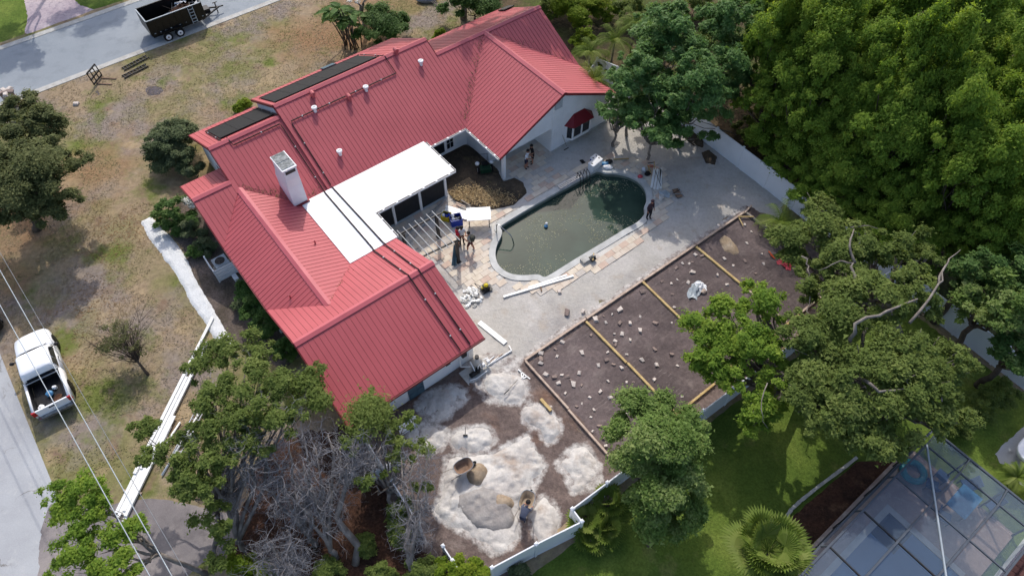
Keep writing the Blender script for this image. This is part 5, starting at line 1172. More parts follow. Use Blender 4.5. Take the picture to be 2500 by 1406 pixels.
# --- lower left: live oak over the street, bare mossy trees
LO = [(480, 900, 4.4, 40), (555, 862, 4.6, 48), (640, 862, 4.6, 38), (600, 935, 5.0, 54), (700, 950, 4.8, 50), (775, 955, 4.2, 44), (520, 975, 5.0, 50), (640, 1000, 5.2, 50), (560, 1050, 5.0, 50), (470, 1045, 4.6, 42), (690, 1030, 4.6, 40), (430, 1110, 4.4, 38), (480, 1130, 4.8, 48), (540, 1130, 4.6, 42), (500, 1200, 4.2, 46), (450, 1190, 4.4, 36), (520, 1270, 3.4, 40), (540, 1340, 2.6, 34), (340, 1050, 4.0, 22), (345, 1110, 4.0, 20), (360, 1045, 4.0, 18), (640, 1080, 4.4, 34)]
tree("live_oak", "green live oak over the stacked white planks at the lower left", sats([lobe(q[0], q[1], q[2], q[3] * 1.08) for q in LO], 4, 1), L_live, m_bark, base=at(520, 1375), fork_z=1.6, seed=610, dens=28, size=0.17, r0=0.13, clump=0.34, nclump=7, fill=.2)
LS = [(170, 1180, 4.6, 32), (215, 1200, 4.8, 32), (150, 1230, 4.6, 28), (215, 1240, 4.6, 24), (230, 1290, 4.4, 36), (190, 1330, 4.2, 40), (240, 1350, 4.2, 40), (290, 1290, 4.2, 22), (320, 1300, 4.0, 22), (180, 1385, 4.0, 36), (260, 1400, 4.0, 32), (340, 1290, 4.0, 14), (300, 1392, 3.8, 24)]
tree("live_oak", "loose yellow-green oak boughs hanging over the concrete street", sats([lobe(q[0], q[1], q[2], q[3] * 1.2) for q in LS], 5), L_oak, m_bark, base=at(505, 1400), fork_z=2.4, seed=611, dens=24, size=0.16, r0=0.12, clump=0.34, nclump=8, fill=.2, twig=1)
LR = [(890, 985, 3.6, 36), (930, 1000, 3.4, 36), (880, 1050, 3.6, 34), (945, 1040, 3.2, 30), (990, 1030, 3.2, 24), (860, 1090, 3.6, 30), (980, 1090, 3.0, 28), (1020, 1100, 2.8, 26), (890, 1180, 3.0, 26), (960, 1140, 2.8, 24), (1030, 1190, 2.2, 20)]
tree("mossy_tree", "thin green crown of the bare mossy trees at the garage corner", [lobe(q[0], q[1], q[2], q[3] * 1.2) for q in LR], L_live, m_bark, base=at(960, 1290), fork_z=1.6, seed=612, dens=40, size=0.15, r0=0.12, clump=0.34, nclump=6, fill=.4)
BARE = [("bare_mossy_tree", "bare grey twiggy tree nearest the green live oak", [(660, 1110, 4.4), (700, 1080, 4.6), (620, 1060, 4.6), (740, 1060, 4.4), (680, 1160, 3.8), (600, 1140, 4.2)], (770, 1330), 1.1),
        ("bare_mossy_tree", "bare grey twiggy tree with hanging moss in front of the garage", [(770, 1090, 4.2), (800, 1060, 4.2), (740, 1130, 4.0), (760, 1180, 3.4), (830, 1100, 3.8), (720, 1200, 3.4)], (820, 1360), 1.1),
        ("bare_mossy_tree", "bare grey S-bent tree over the brown mulch", [(855, 1090, 4.0), (880, 1060, 4.0), (930, 1090, 3.6), (840, 1140, 3.8), (900, 1130, 3.6)], (868, 1375), 0.8),
        ("bare_mossy_tree", "bare grey tree whose twigs trail beside the large sand pile", [(1010, 1130, 3.2), (1050, 1120, 3.2), (980, 1120, 3.4), (1040, 1180, 2.6), (1030, 1240, 2.0), (1020, 1290, 1.4)], (1010, 1400), 0.8),
        ("bare_mossy_tree", "grey leafless twigs poking through the green live oak at the lower left", [(520, 925, 4.9), (600, 900, 5.0), (650, 975, 5.2), (560, 1010, 5.2), (705, 1000, 4.9), (480, 1090, 4.8), (590, 1080, 4.9)], (600, 1340), 0.85),
        ("bare_mossy_tree", "tangled ball of bare grey vine twigs at the bottom edge", [(660, 1320, 2.4), (710, 1330, 2.2), (680, 1370, 1.8), (730, 1380, 1.4), (640, 1370, 2.0), (700, 1290, 2.4)], (730, 1430), 1.0)]
for bi, (nm, lb, tips, bs_, sp_) in enumerate(BARE):
    rnd = random.Random(700 + bi); base = at(*bs_); t = thing(nm, lb, "tree", base)
    m = MB(); tw = MB(); fk = Vector((0, 0, 1.2))
    if bi == 2:
        path = [at(x, y, z) - base for x, y, z in ((868, 1375, 0), (874, 1330, .9), (835, 1285, 1.7), (822, 1262, 2.0), (845, 1183, 2.8), (850, 1140, 3.3))]
        m.tube(path, [.2, .18, .16, .15, .12, .09], 8); fk = path[-2]
    else: m.tube(wiggle((0, 0, -.05), fk, 3, .1, rnd), [.18, .16, .14, .13], 8)
    for (x, y, z) in tips:
        e = at(x, y, z) - base; L = wiggle(fk, e, 5, .25, rnd); m.tube(L, [.11, .095, .08, .065, .05, .03], 6)
        for k in range(34):
            q = L[rnd.choice((2, 3, 4, 5))] + Vector((rnd.uniform(-.25, .25), rnd.uniform(-.25, .25), rnd.uniform(-.2, .2)))
            d = Vector((rnd.uniform(-1, 1), rnd.uniform(-1, 1), rnd.uniform(-.9, .7)))
            twig_mb(tw, q, d, rnd.uniform(.5, 1.15) * sp_, .017, rnd, 2, .6, 4)
    m.build("trunk", m_bark, t, True); tw.build("twigs", m_twig, t)
# --- low shrubs along the bottom edge
for i, (x, y, z, r, mt, lb) in enumerate([(590, 1388, 1.2, 40, L_bright, "bright green shrub at the bottom edge below the live oak"), (640, 1400, 1.0, 30, L_bright, "smaller bright green shrub right of the bottom-left bright shrub"), (1100, 1395, 0.8, 42, L_bright, "bright green shrub at the bottom edge in front of the sand yard"), (1160, 1405, 0.8, 36, L_bright, "bright green shrub at the bottom edge left of the fence end"), (1030, 1395, 0.9, 36, L_live, "olive shrub at the bottom edge left of the low fence"), (890, 1330, 0.6, 22, L_live, "small shrub at the foot of the S-bent tree"), (975, 1250, 1.0, 36, L_live, "dark green shrub beside the white fence run"), (985, 1300, 0.8, 28, L_live, "low dark shrub at the end of the white fence run"), (800, 1400, 0.7, 36, L_live, "dull green shrub at the bottom edge under the bare trees"), (930, 1405, 0.7, 30, L_live, "dull green shrub at the bottom edge below the mulch"), (1270, 1400, 0.5, 20, L_bushgrey, "small grey shrub at the bottom edge outside the fence")]):
    tree("shrub", lb, auto_lobes(x, y, z, r * 1.15, 5, 720 + i, .8), mt, m_barkdark, seed=740 + i, dens=80, size=0.13, r0=0.04, cat="shrub", twig=1)
# --- along the top edge
tree("dense_shrub", "dense bright green shrub behind the ridge of the main roof", [lobe(930, 55, 1.6, 40), lobe(960, 75, 1.4, 32), lobe(905, 85, 1.4, 34), lobe(975, 55, 1.2, 24), lobe(925, 35, 1.6, 28)], L_bush, m_barkdark, seed=760, dens=80, size=0.18, r0=0.08, cat="shrub")
tree("dark_shrub", "dark shrub at the top edge behind the far roof end", [lobe(1140, 10, 1.6, 42), lobe(1180, 20, 1.6, 38), lobe(1110, 15, 1.4, 30), lobe(1200, -15, 1.6, 44)], L_bush, m_barkdark, seed=761, dens=60, size=0.2, r0=0.08, cat="shrub")
tree("bright_shrub", "feathery yellow-green shrub at the top edge right of the far gable", [lobe(1390, 30, 1.4, 38), lobe(1430, 20, 1.4, 34), lobe(1370, -5, 1.4, 34), lobe(1415, 60, 1.0, 26)], L_bright, m_barkdark, seed=762, dens=80, size=0.18, r0=0.06, cat="shrub")
for i, (x, y, z, r, mt, lb) in enumerate([(1345, 15, 1.2, 36, L_live, "green shrub at the top edge between far gable and bright shrub"), (1475, 20, 1.2, 40, L_bright, "bright shrub at the top edge right of the feathery one"), (1425, 95, .8, 28, L_bright, "low bright shrub below the feathery shrub"), (1540, 30, 1.3, 44, L_live, "green shrub at the top edge left of the tall umbrella tree"), (1465, 165, .8, 26, L_live, "low green shrub beside the white fence return"), (1600, 150, 1.4, 44, L_live, "green undergrowth shrub between the umbrella trees"), (1730, 110, 1.4, 50, L_live, "green undergrowth shrub behind the umbrella trees"), (1840, 300, 1.0, 40, L_live, "low shrub at the foot of the wood behind the fence"), (1700, 20, 1.5, 50, L_live, "green undergrowth shrub at the top edge before the wood")]):
    tree("shrub", lb, auto_lobes(x, y, z, r * 1.1, 6, 800 + i, .8), mt, m_barkdark, seed=815 + i, dens=40, size=.18, r0=.05, cat="shrub", twig=1)
for i, (x, y, r) in enumerate([(1075, 82, 16), (588, 258, 12), (600, 250, 10), (580, 266, 9)]):
    tree("low_plant", ("green low plants at the gap between the two back roofs", "bright strap-leaved plant at the step of the back roof", "bright strap-leaved plant touching the roof step", "bright strap-leaved plant left of the roof step")[i], auto_lobes(x, y, 0.4, r, 4, 770 + i), L_bright, m_barkdark, seed=775 + i, dens=50, size=0.18, r0=0.02, cat="plant", twig=0)
for k_, (x, y, lb) in enumerate(((225, 45, "tree across the street above the top edge that shades the road by the drive"), (15, 150, "tree across the street beyond the left edge that shades the road corner"))):
    q = at(x, y); tree("street_tree", lb, [(q.x + dx - .7, q.y + 8 + dy, 8 + dz, r, r * .7) for dx, dy, dz, r in ((0, 0, 0, 1.5), (-1.8, .6, .3, 1.4), (1.7, .8, .2, 1.3), (.3, 2.2, .4, 1.5), (-.8, 3.4, 0, 1.4))], L_live, m_bark, base=(q.x - .7, q.y + 13), seed=790 + k_, dens=12, size=.24, r0=.2, fork_z=4.5)
tree("roof_shade_oak", "tall oak behind the far gable, its crown above the top edge of the photo", [(dx, dy, 9.0 + dz, r, r * .7) for dx, dy, dz, r in ((-7, 49, 0, 1.6), (-4.5, 48.6, .5, 1.5), (-2, 49.5, .3, 1.7), (-5.5, 51.5, 1, 1.9), (0.5, 50, 0, 1.6), (-3, 52, .4, 1.8), (-9.5, 51, .3, 1.5), (2.5, 52, .3, 1.6))], L_live, m_bark, base=(-4.2, 53.6), seed=779, dens=15, size=0.22, r0=0.25, fork_z=5.5, clump=.32, nclump=6, fill=.3)

# ------------------------------------------------------------------ palms
def fan_frond(m, base, d, L, fan, nseg, rnd):
    """palmate frond: stalk then a fan of narrow pleats"""
    d = Vector(d).normalized(); hub = base + d * L
    m.tube([base, base + d * L * .5 + Vector((0, 0, .05)), hub], [.03, .022, .016], 4, cap=False)
    side = d.cross(Vector((0, 0, 1))).normalized(); up = side.cross(d).normalized()
    for i in range(nseg):
        t = math.radians(-125 + 250 * i / (nseg - 1)); dirv = (d * math.cos(t) + side * math.sin(t) + up * 0.18).normalized(); w = (side * math.cos(t) - d * math.sin(t)).normalized()
        l = fan * (0.75 + .25 * math.cos(t)) * rnd.uniform(.92, 1.05); mid = hub + dirv * l * .55; tip = hub + dirv * l + Vector((0, 0, -.16 * l))
        ww = l * 1.05 * math.radians(250 / nseg) * .5
        m.add([hub, mid + w * ww, tip, mid - w * ww], [(0, 1, 2, 3)])
def fan_palm(name, label, base, h, n, L, fan, seed, group=None, nseg=30):
    rnd = random.Random(seed); t = thing(name, label, "palm", base, 0, group); tr = MB()
    tr.tube([(0, 0, -.05), (0.02, 0, h * .4), (0.05, 0, h)], [.17, .14, .13], 9); tr.build("trunk", m_barkdark, t, True)
    top = Vector((.05, 0, h))
    for k in range(n):
        az = k * 2.4 + rnd.uniform(-.2, .2); el = math.radians(rnd.uniform(-15, 25) + 55 * (1 - k / n) ** 1.5)
        d = Vector((math.cos(az) * math.cos(el), math.sin(az) * math.cos(el), math.sin(el))); m = MB(); fan_frond(m, top, d, L * rnd.uniform(.8, 1.1), fan, nseg, rnd)
        me = m.mesh("frond", L_palm); a = me.attributes.new("tint", 'FLOAT', 'FACE')
        v0 = rnd.uniform(.3, .8); a.data.foreach_set("value", [min(1, max(0, v0 + rnd.uniform(-.15, .2))) for _ in me.polygons])
        link("frond", me, t)
fan_palm("fan_palm", "large fan palm with pleated fronds on the green lawn beside the cage", at(1872, 1345, 2.2) - Vector((0, 0, 2.2)), 2.2, 26, 1.0, 1.15, 81)
for i, (x, y, h) in enumerate([(1428, 1275, .7), (1478, 1290, .7), (1482, 1225, .9), (1440, 1310, .4)]):
    p = at(x, y, h); fan_palm("small_fan_palm", ("small fan palm just outside the fence jog", "small fan palm nearest the leafy tree trunk", "small fan palm behind the fence under the leafy tree", "smallest fan palm below the fence jog")[i], Vector((p.x, p.y, 0)), h, 14, .5, .58, 90 + i, nseg=18)
def feather_palm(label, base, h, n, L, seed, mat=None):
    rnd = random.Random(seed); t = thing("feather_palm", label, "palm", base); MB().tube([(0, 0, -.05), (0, 0, h * .5), (.05, 0, h)], [.1, .08, .07], 7).build("trunk", m_bark, t, True)
    for k in range(n):
        az = k * 2.4; el = math.radians(rnd.uniform(25, 75)); m = MB(); p = Vector((.05, 0, h)); d = Vector((math.cos(az) * math.cos(el), math.sin(az) * math.cos(el), math.sin(el)))
        pts = [p.copy()]
        for j in range(8): d = (d + Vector((0, 0, -.2))).normalized(); p = p + d * L / 8; pts.append(p.copy())
        m.tube(pts, [.025 - .0025 * j for j in range(9)], 4, cap=False)
        for j in range(1, 9):
            for sgn in (-1, 1):
                for q in (0, .5):
                    b0 = pts[j - 1].lerp(pts[j], q); dd = (pts[j] - pts[j - 1]).normalized(); sd_ = dd.cross(Vector((0, 0, 1))).normalized() * sgn
                    tip = b0 + (sd_ * .75 + dd * .5 + Vector((0, 0, -.35))) * L * .32; w = dd * .035
                    m.add([b0 - w, b0 + w, tip], [(0, 1, 2)])
        me = m.mesh("frond", mat or L_palm); a = me.attributes.new("tint", 'FLOAT', 'FACE'); v0 = rnd.uniform(.1, .9); a.data.foreach_set("value", [v0] * len(me.polygons)); link("frond", me, t)
for i, (x, y, h, lb) in enumerate([(1450, 200, 2.6, "feathery palm close to the right corner of the house"), (1500, 100, 2.6, "feathery palm between the bright shrub and the umbrella trees"), (1550, 60, 2.6, "feathery palm at the top edge left of the umbrella trees"), (1440, 130, 2.2, "yellowing feathery palm below the bright shrub"), (1905, 545, 1.4, "young feathery palm at the fence near the far plot corner"), (2480, 1165, 0.8, "small feathery palm at the right edge by the concrete apron"), (2250, 1440, .5, "x")][:6]):
    p = at(x, y, h); feather_palm(lb, Vector((p.x, p.y, 0)), h, 15, 1.7 if h > 1 else 0.9, 95 + i)
# bird-of-paradise clump by the front lawn
bp = at(868, 118); t = thing("bird_of_paradise", "tall bird-of-paradise clump with paddle leaves beside the main roof", "plant", bp); rnd = random.Random(55)
for k in range(15):
    q = Vector((rnd.uniform(-.9, .5), rnd.uniform(-.4, .6), 0)); topz = rnd.uniform(1.6, 3.6); lean = Vector((rnd.uniform(-1.2, .6), rnd.uniform(-.4, .9), 0)); e = q + lean + Vector((0, 0, topz))
    stalk = MB().tube([q, q.lerp(e, .5) + Vector((0, 0, .2)), e], [.06, .05, .035], 6).build("stem", m_barkdark, t, True)
    m = MB(); d = (lean + Vector((0, 0, .5))).normalized()
    for s in range(3):
        az = rnd.uniform(0, 6.28); dd = Vector((math.cos(az), math.sin(az), .35)).normalized(); sd_ = dd.cross(Vector((0, 0, 1))).normalized(); L = rnd.uniform(.9, 1.4)
        ctr = [e + dd * L * u + Vector((0, 0, -.55 * u * u)) for u in (0, .3, .65, 1.0)]; w = [.05, .26, .22, .02]
        vs = [];
        for c, ww in zip(ctr, w): vs += [c + sd_ * ww + Vector((0, 0, .06)), c, c - sd_ * ww + Vector((0, 0, .06))]
        m.add(vs, [(i * 3 + j, i * 3 + j + 1, i * 3 + j + 4, i * 3 + j + 3) for i in range(3) for j in range(2)])
    me = m.mesh("leaf", L_bush); a = me.attributes.new("tint", 'FLOAT', 'FACE'); a.data.foreach_set("value", [rnd.random()] * len(me.polygons)); link("leaf", me, t)
tree("palm_stub_tree", "grey trunk with white blossom above the dense shrub at the top edge", [lobe(868, 5, 3.6, 16), lobe(900, -10, 3.8, 18)], L_white, m_bark, base=at(890, 70), seed=780, dens=20, size=0.14, r0=.22, fork_z=2.4)

# ------------------------------------------------------------------ grass tufts
rs = np.random.RandomState(21)
def tufts(name, label, poly_ab, n, mat, smin, smax, avoid, seed):
    r = np.random.RandomState(seed); aa = [p[0] for p in poly_ab]; bb = [p[1] for p in poly_ab]
    A = r.uniform(min(aa), max(aa), n); B = r.uniform(min(bb), max(bb), n); k = sdf(poly_ab, A, B) < 0; A, B = A[k], B[k]
    X = A * CP - B * SP; Y = A * SP + B * CP
    k = fbm(X, Y, 2.2, 4, seed) > -0.12
    for av in avoid: k &= sdf(av, X, Y) > 0.05
    X, Y = X[k], Y[k]; m = len(X)
    c = (X.mean(), Y.mean())
    Nn = r.normal(0, .3, (m, 3)); Nn[:, 2] = 1.1
    V, Q, T = kites(np.stack([X - c[0], Y - c[1], r.uniform(.012, .035, m)], 1), Nn, r.uniform(smin, smax, m), r.rand(m), .35, r)
    tag(link(name, fast_mesh(name, V, Q, mat), loc=(c[0], c[1], 0)), label, "grass", kind="stuff")
chip = PX([(349, 541), (366, 532), (404, 572), (455, 640), (505, 735), (569, 850), (552, 854), (500, 776), (425, 655), (358, 560)])
tufts("dry_grass", "short dry brown and green grass of the front and side lawn", [(-10.5, 56.9), (40, 56.9), (36, 43), (21.5, 42.4), (5.2, 42.4), (2.2, 37.6), (0.5, 33), (-1.5, 26), (-3, 20), (-10.5, 23.5)], 120000, m_tuft, .07, .17, [chip], 31)
tufts("green_grass", "short green grass of the back lawn", [(0, 5.6), (8.4, 5.4), (8.8, 5.9), (24, 5.4), (33, 5), (33, -1.6), (20, -1.4), (16, -1.4), (6, -6), (0, -3)], 52000, m_turf_blade, .06, .14, [PX([(2088, 1122), (2290, 1072), (1985, 1335), (1915, 1262)])], 32)
# straw over the planting bed
r = np.random.RandomState(3); X, Y = [], []
for (x, y, n_, sx) in ((1130, 482, 900, .55), (1165, 478, 700, .6), (1200, 492, 500, .6), (1235, 490, 200, .5), (1110, 486, 300, .3)):
    q = at(x, y); X.append(r.normal(q.x, sx, n_)); Y.append(r.normal(q.y, sx * .7, n_))
X = np.concatenate(X); Y = np.concatenate(Y); k = sdf(PX([(1092, 474), (1110, 440), (1200, 440), (1270, 450), (1284, 474), (1258, 500), (1205, 512), (1150, 507), (1112, 492)]), X, Y) < 0; X, Y = X[k], Y[k]; n = len(X)
Nn = r.normal(0, .5, (n, 3)); Nn[:, 2] = 1
V, Q, T = kites(np.stack([X - X.mean(), Y - Y.mean(), r.uniform(.16, .27, n)], 1), Nn, r.uniform(.12, .34, n), r.rand(n), .16, r)
tag(link("straw", fast_mesh("straw", V, Q, mk_leaf("dry_straw", S(132, 110, 78), S(170, 144, 104), S(196, 174, 132), 0.05), T), loc=(X.mean(), Y.mean(), 0)), "loose tan straw heaped in the planting bed", "straw", kind="stuff")

# fallen leaves caught in the roof valleys
r = np.random.RandomState(66); PP = []
for (p, q, zf, n_) in (((25.4, 35.4), (20.4, 30.9), Ff, 260), ((5.4, 33.4), (7.7, 31.5), N1f, 160), ((5.3, 22.7), (7.7, 25.0), Gb, 60), ((25.8, 35.5), (30.7, 31.2), Ff, 90), ((7.9, 31.0), (9.5, 31.4), N1f, 50)):
    t = r.rand(n_); a_ = p[0] + (q[0] - p[0]) * t + r.normal(0, .22, n_); b_ = p[1] + (q[1] - p[1]) * t + np.abs(r.normal(0, .22, n_))
    for i in range(n_):
        w_ = AB(a_[i], b_[i]); PP.append((w_.x, w_.y, zf((a_[i], b_[i])) + .03))
PP = np.array(PP); n = len(PP); Nn = r.normal(0, .3, (n, 3)); Nn[:, 2] = 1; c0 = AB(HO[0], HO[1])
V, Q, T = leaf_tris(PP - np.array([c0.x, c0.y, 0]), Nn, r.uniform(.05, .11, n), r.rand(n), .6, r)
tag(link("fallen_leaves", fast_mesh("fallen_leaves", V, Q, mk_leaf("dead_leaf", S(84, 60, 48), S(112, 84, 60), S(140, 112, 78), 0.0), T), loc=(c0.x, c0.y, 0)), "brown fallen leaves caught in the red roof valleys", "leaves", kind="stuff")
# ------------------------------------------------------------------ vehicles
def wheel(par, p, r, w, axis, rim_mat=None, name="wheel"):
    o = MB().lathe([(r * .62, -w / 2), (r * .95, -w / 2), (r, -w * .3), (r, w * .3), (r * .95, w / 2), (r * .62, w / 2)], (0, 0, 0), 20, axis).build(name, m_rubber, par, True, loc=p)
    MB().lathe([(r * .2, -w * .52), (r * .60, -w * .50), (r * .64, -w * .44), (r * .64, w * .44), (r * .60, w * .50), (r * .2, w * .52)], (0, 0, 0), 18, axis).build("rim", rim_mat or m_white, o, True)
    MB().lathe([(r * .17, -w * .56), (r * .17, w * .56)], (0, 0, 0), 10, axis).build("hub", m_darkmetal, o)
    return o
def rrect(hx, hy, z, x0=0.0, n=5, rad=0.25):
    """rounded-rectangle ring in the XY plane"""
    out = []
    for cx, cy, t0 in ((hx - rad, hy - rad, 0), (-hx + rad, hy - rad, 90), (-hx + rad, -hy + rad, 180), (hx - rad, -hy + rad, 270)):
        for i in range(n):
            t = math.radians(t0 + 90 * i / (n - 1)); out.append((x0 + cx + rad * math.cos(t), cy + rad * math.sin(t), z))
    return out
# pickup: x forward
tk_c = AB(-8.86, 30.75)
tk = thing("pickup_truck", "white extended-cab pickup truck with a black bed parked on the lawn edge", "truck", tk_c, PHI + math.radians(90 - 4))
def sec(x, hw, zb, zt, n=6, crown=0.05, rad=0.12):
    """body cross-section across Y at station x"""
    pts = [(x, -hw, zb), (x, -hw - 0.02, (zb + zt) * .5), (x, -hw + 0.01, zt - rad), (x, -hw + rad * .45, zt - rad * .25)]
    pts += [(x, -hw * .5, zt + crown * .8), (x, 0, zt + crown), (x, hw * .5, zt + crown * .8)]
    pts += [(x, hw - rad * .45, zt - rad * .25), (x, hw - 0.01, zt - rad), (x, hw + 0.02, (zb + zt) * .5), (x, hw, zb)]
    return pts
nose = [sec(x, hw, zb, zt, rad=.16) for x, hw, zb, zt in ((2.78, .62, .52, .80), (2.72, .80, .45, .92), (2.55, .90, .42, 1.00), (2.2, .95, .40, 1.05), (1.55, .965, .40, 1.10), (1.15, .97, .38, 1.12))]
MB().loft(nose[::-1]).build("hood", m_truckwhite, tk, True)
MB().loft([sec(x, .97, .36, 1.08, crown=0.0) for x in (-.62, 1.148)]).build("door_body", m_truckwhite, tk, True)
cab = [[(x * 1.0, y, z) for x, y, z in ring_] for ring_ in (rrect(.98, .93, 1.08, .28, rad=.15), rrect(.86, .86, 1.35, .16, rad=.16), rrect(.74, .78, 1.66, .06, rad=.18), rrect(.66, .70, 1.74, .05, rad=.2), rrect(.4, .45, 1.765, .05, rad=.2))]
MB().loft(cab).build("cab", m_truckwhite, tk, True)
ws = MB().add([(1.20, -.80, 1.15), (1.20, .80, 1.15), (0.80, .66, 1.63), (0.80, -.66, 1.63)], [(0, 1, 2, 3)]); ws.add([(1.22, -.2, 1.155), (1.22, .2, 1.155), (0.83, .18, 1.645), (0.83, -.18, 1.645)], [(0, 1, 2, 3)])
wsh = MB(); N_ = 8
for i in range(N_):
    y0, y1 = -.80 + 1.6 * i / N_, -.80 + 1.6 * (i + 1) / N_; c = lambda y: .09 * (1 - (y / .8) ** 2)
    wsh.add([(1.21 + c(y0), y0, 1.14), (1.21 + c(y1), y1, 1.14), (.83 + c(y1 * .9), y1 * .84, 1.64), (.83 + c(y0 * .9), y0 * .84, 1.64)], [(0, 1, 2, 3)])
wsh.build("windscreen", m_glass, tk, True)
MB().add([(-.72, -.72, 1.15), (-.72, .72, 1.15), (-.66, .62, 1.58), (-.66, -.62, 1.58)], [(3, 2, 1, 0)]).build("rear_window", m_glass, tk)
for s in (-1, 1):
    for (x0, x1) in ((.02, .92), (-.56, -.06)):
        zt_ = 1.55
        MB().add([(x0, s * .945, 1.14), (x1, s * .945, 1.14), (x1 - (.26 if x1 > .5 else .02), s * .845, zt_), (x0 + (.03 if x0 < 0 else 0), s * .845, zt_)], [(0, 1, 2, 3)] if s < 0 else [(3, 2, 1, 0)]).build("side_window", m_glass, tk)
    mr = MB().blob((.95, s * 1.16, 1.18), (.1, .13, .11), 8, 6).build("wing_mirror", m_darkmetal, tk, True)
    MB().bar((.95, s * .95, 1.14), (.95, s * 1.1, 1.17), .05, .04).build("mirror_arm", m_darkmetal, mr)
for s in (-1, 1):
    for x in (1.02, -.02, -.6): MB().box((x, s * .985, .75), (.018, .02, .62)).build("door_seam", m_acgrey, tk)
    MB().box((.2, s * .995, .95), (.16, .025, .04)).build("door_handle", m_black, tk)
    MB().box((2.68, s * .66, .78), (.12, .3, .16)).build("headlight", m_glass, tk)
MB().box((2.795, 0, .70), (.03, .9, .2)).build("grille", m_black, tk)
for y in (-.3, .3): MB().bar((1.27, y, 1.17), (1.02, y + .35, 1.43), .02, .02).build("wiper", m_black, tk)
MB().bar((1.36, -.7, 1.125), (1.36, .7, 1.125), .05, .012).build("cowl", m_black, tk)
# bed: floor, two side walls, front wall, tailgate
MB().box((-1.72, 0, .62), (2.1, 1.5, .06)).build("bed_floor", m_black, tk)
for s in (-1, 1):
    MB().loft([[(x, s * .80, .64), (x, s * .97, .42), (x, s * .985, .8), (x, s * .96, 1.08), (x, s * .84, 1.1)][::s] for x in (-2.72, -.66)]).build("bed_side", m_truckwhite, tk, True)
    MB().box((-1.69, s * .79, .86), (2.02, .03, .5)).build("bed_liner", m_black, tk)
    tl_ = MB().box((-2.74, s * .90, .92), (.1, .2, .34)).build("tail_lamp", m_red, tk)
    for x in (1.85, -1.65):
        MB().lathe([(.43, -.03), (.46, 0), (.43, .03)], (x, s * .96, .42), 20, (0, 1, 0)).build("wheel_arch", m_black, tk, True)
for i in range(7): MB().box((-1.72, -.6 + i * .2, .656), (2.0, .08, .012)).build("bed_rib", m_blackpaint, tk)
MB().box((-.70, 0, .88), (.06, 1.62, .5)).build("bed_front", m_black, tk)
tg = MB().box((-2.74, 0, .85), (.08, 1.6, .5)).build("tailgate", m_truckwhite, tk); MB().box((-2.785, 0, .98), (.02, .32, .08)).build("handle", m_black, tg)
MB().box((-2.88, 0, .52), (.2, 1.8, .16)).build("rear_bumper", m_chrome, tk); MB().box((2.80, 0, .50), (.14, 1.5, .18)).build("front_bumper", m_chrome, tk)
MB().bar((-.85, -.82, 1.14), (-.85, .82, 1.14), .05, .05).build("bed_rail", m_alu, tk)
MB().box((.0, 0, .42), (4.6, 1.5, .2)).build("chassis", m_black, tk)
for x in (1.85, -1.65):
    for s in (-1, 1): wheel(tk, (x, s * .86, .37), .37, .25, (0, s, 0), m_alu)
def sack(label, p, r, mat, seed, cat="bag", name="plastic_bag"):
    bm = bmesh.new(); bmesh.ops.create_icosphere(bm, subdivisions=2, radius=1); rr = random.Random(seed)
    for v in bm.verts: v.co = Vector((v.co.x * r[0], v.co.y * r[1], max(v.co.z, -.6) * r[2])) * rr.uniform(.8, 1.15)
    me = bpy.data.meshes.new(name); bm.to_mesh(me); bm.free(); me.materials.append(mat)
    return tag(link(name, me, loc=p), label, cat)
def crumple(label, p, r, mats, seed, cat="sheet", name="plastic_sheet"):
    """folded thin sheet: a creased grid draped on the ground"""
    rr = random.Random(seed); n = 7; V = [[None] * n for _ in range(n)]; m = MB()
    for i in range(n):
        for j in range(n):
            x, y = i / (n - 1) - .5, j / (n - 1) - .5
            V[i][j] = ((x + rr.uniform(-.09, .09)) * 2 * r[0] * (1 - .35 * rr.random() * (abs(y) > .4)), (y + rr.uniform(-.09, .09)) * 2 * r[1], max(.01, r[2] * (rr.uniform(-.3, 1.0)) * (1.1 - abs(x) - abs(y))))
    vs = [V[i][j] for i in range(n) for j in range(n)]
    for i in range(n - 1):
        for j in range(n - 1):
            q = (i * n + j, (i + 1) * n + j, (i + 1) * n + j + 1, i * n + j + 1); m.f += [(q[0], q[1], q[2]), (q[0], q[2], q[3])]; m.mi += [0, 0]
    m.v = vs
    return tag(m.build(name, mats, None, loc=p, rz=seed), label, cat)
TM = Matrix.Translation(tk_c) @ Matrix.Rotation(PHI + math.radians(86), 4, 'Z')
sack("pale blue plastic bag lying mid-bed of the pickup", TM @ Vector((-1.75, .0, .78)), (.2, .2, .16), m_ltblue, 1)
sack("white plastic bag in the pickup bed next to the blue bag", TM @ Vector((-1.5, -.3, .75)), (.14, .12, .12), m_white, 2)
sack("white and blue bag in the tailgate corner of the pickup bed", TM @ Vector((-2.4, .55, .78)), (.17, .16, .14), m_white, 3)
sack("dark leaf debris along the tailgate inside the pickup bed", TM @ Vector((-2.35, -.2, .70)), (.22, .5, .08), m_mulch, 4, "debris", "leaf_debris")
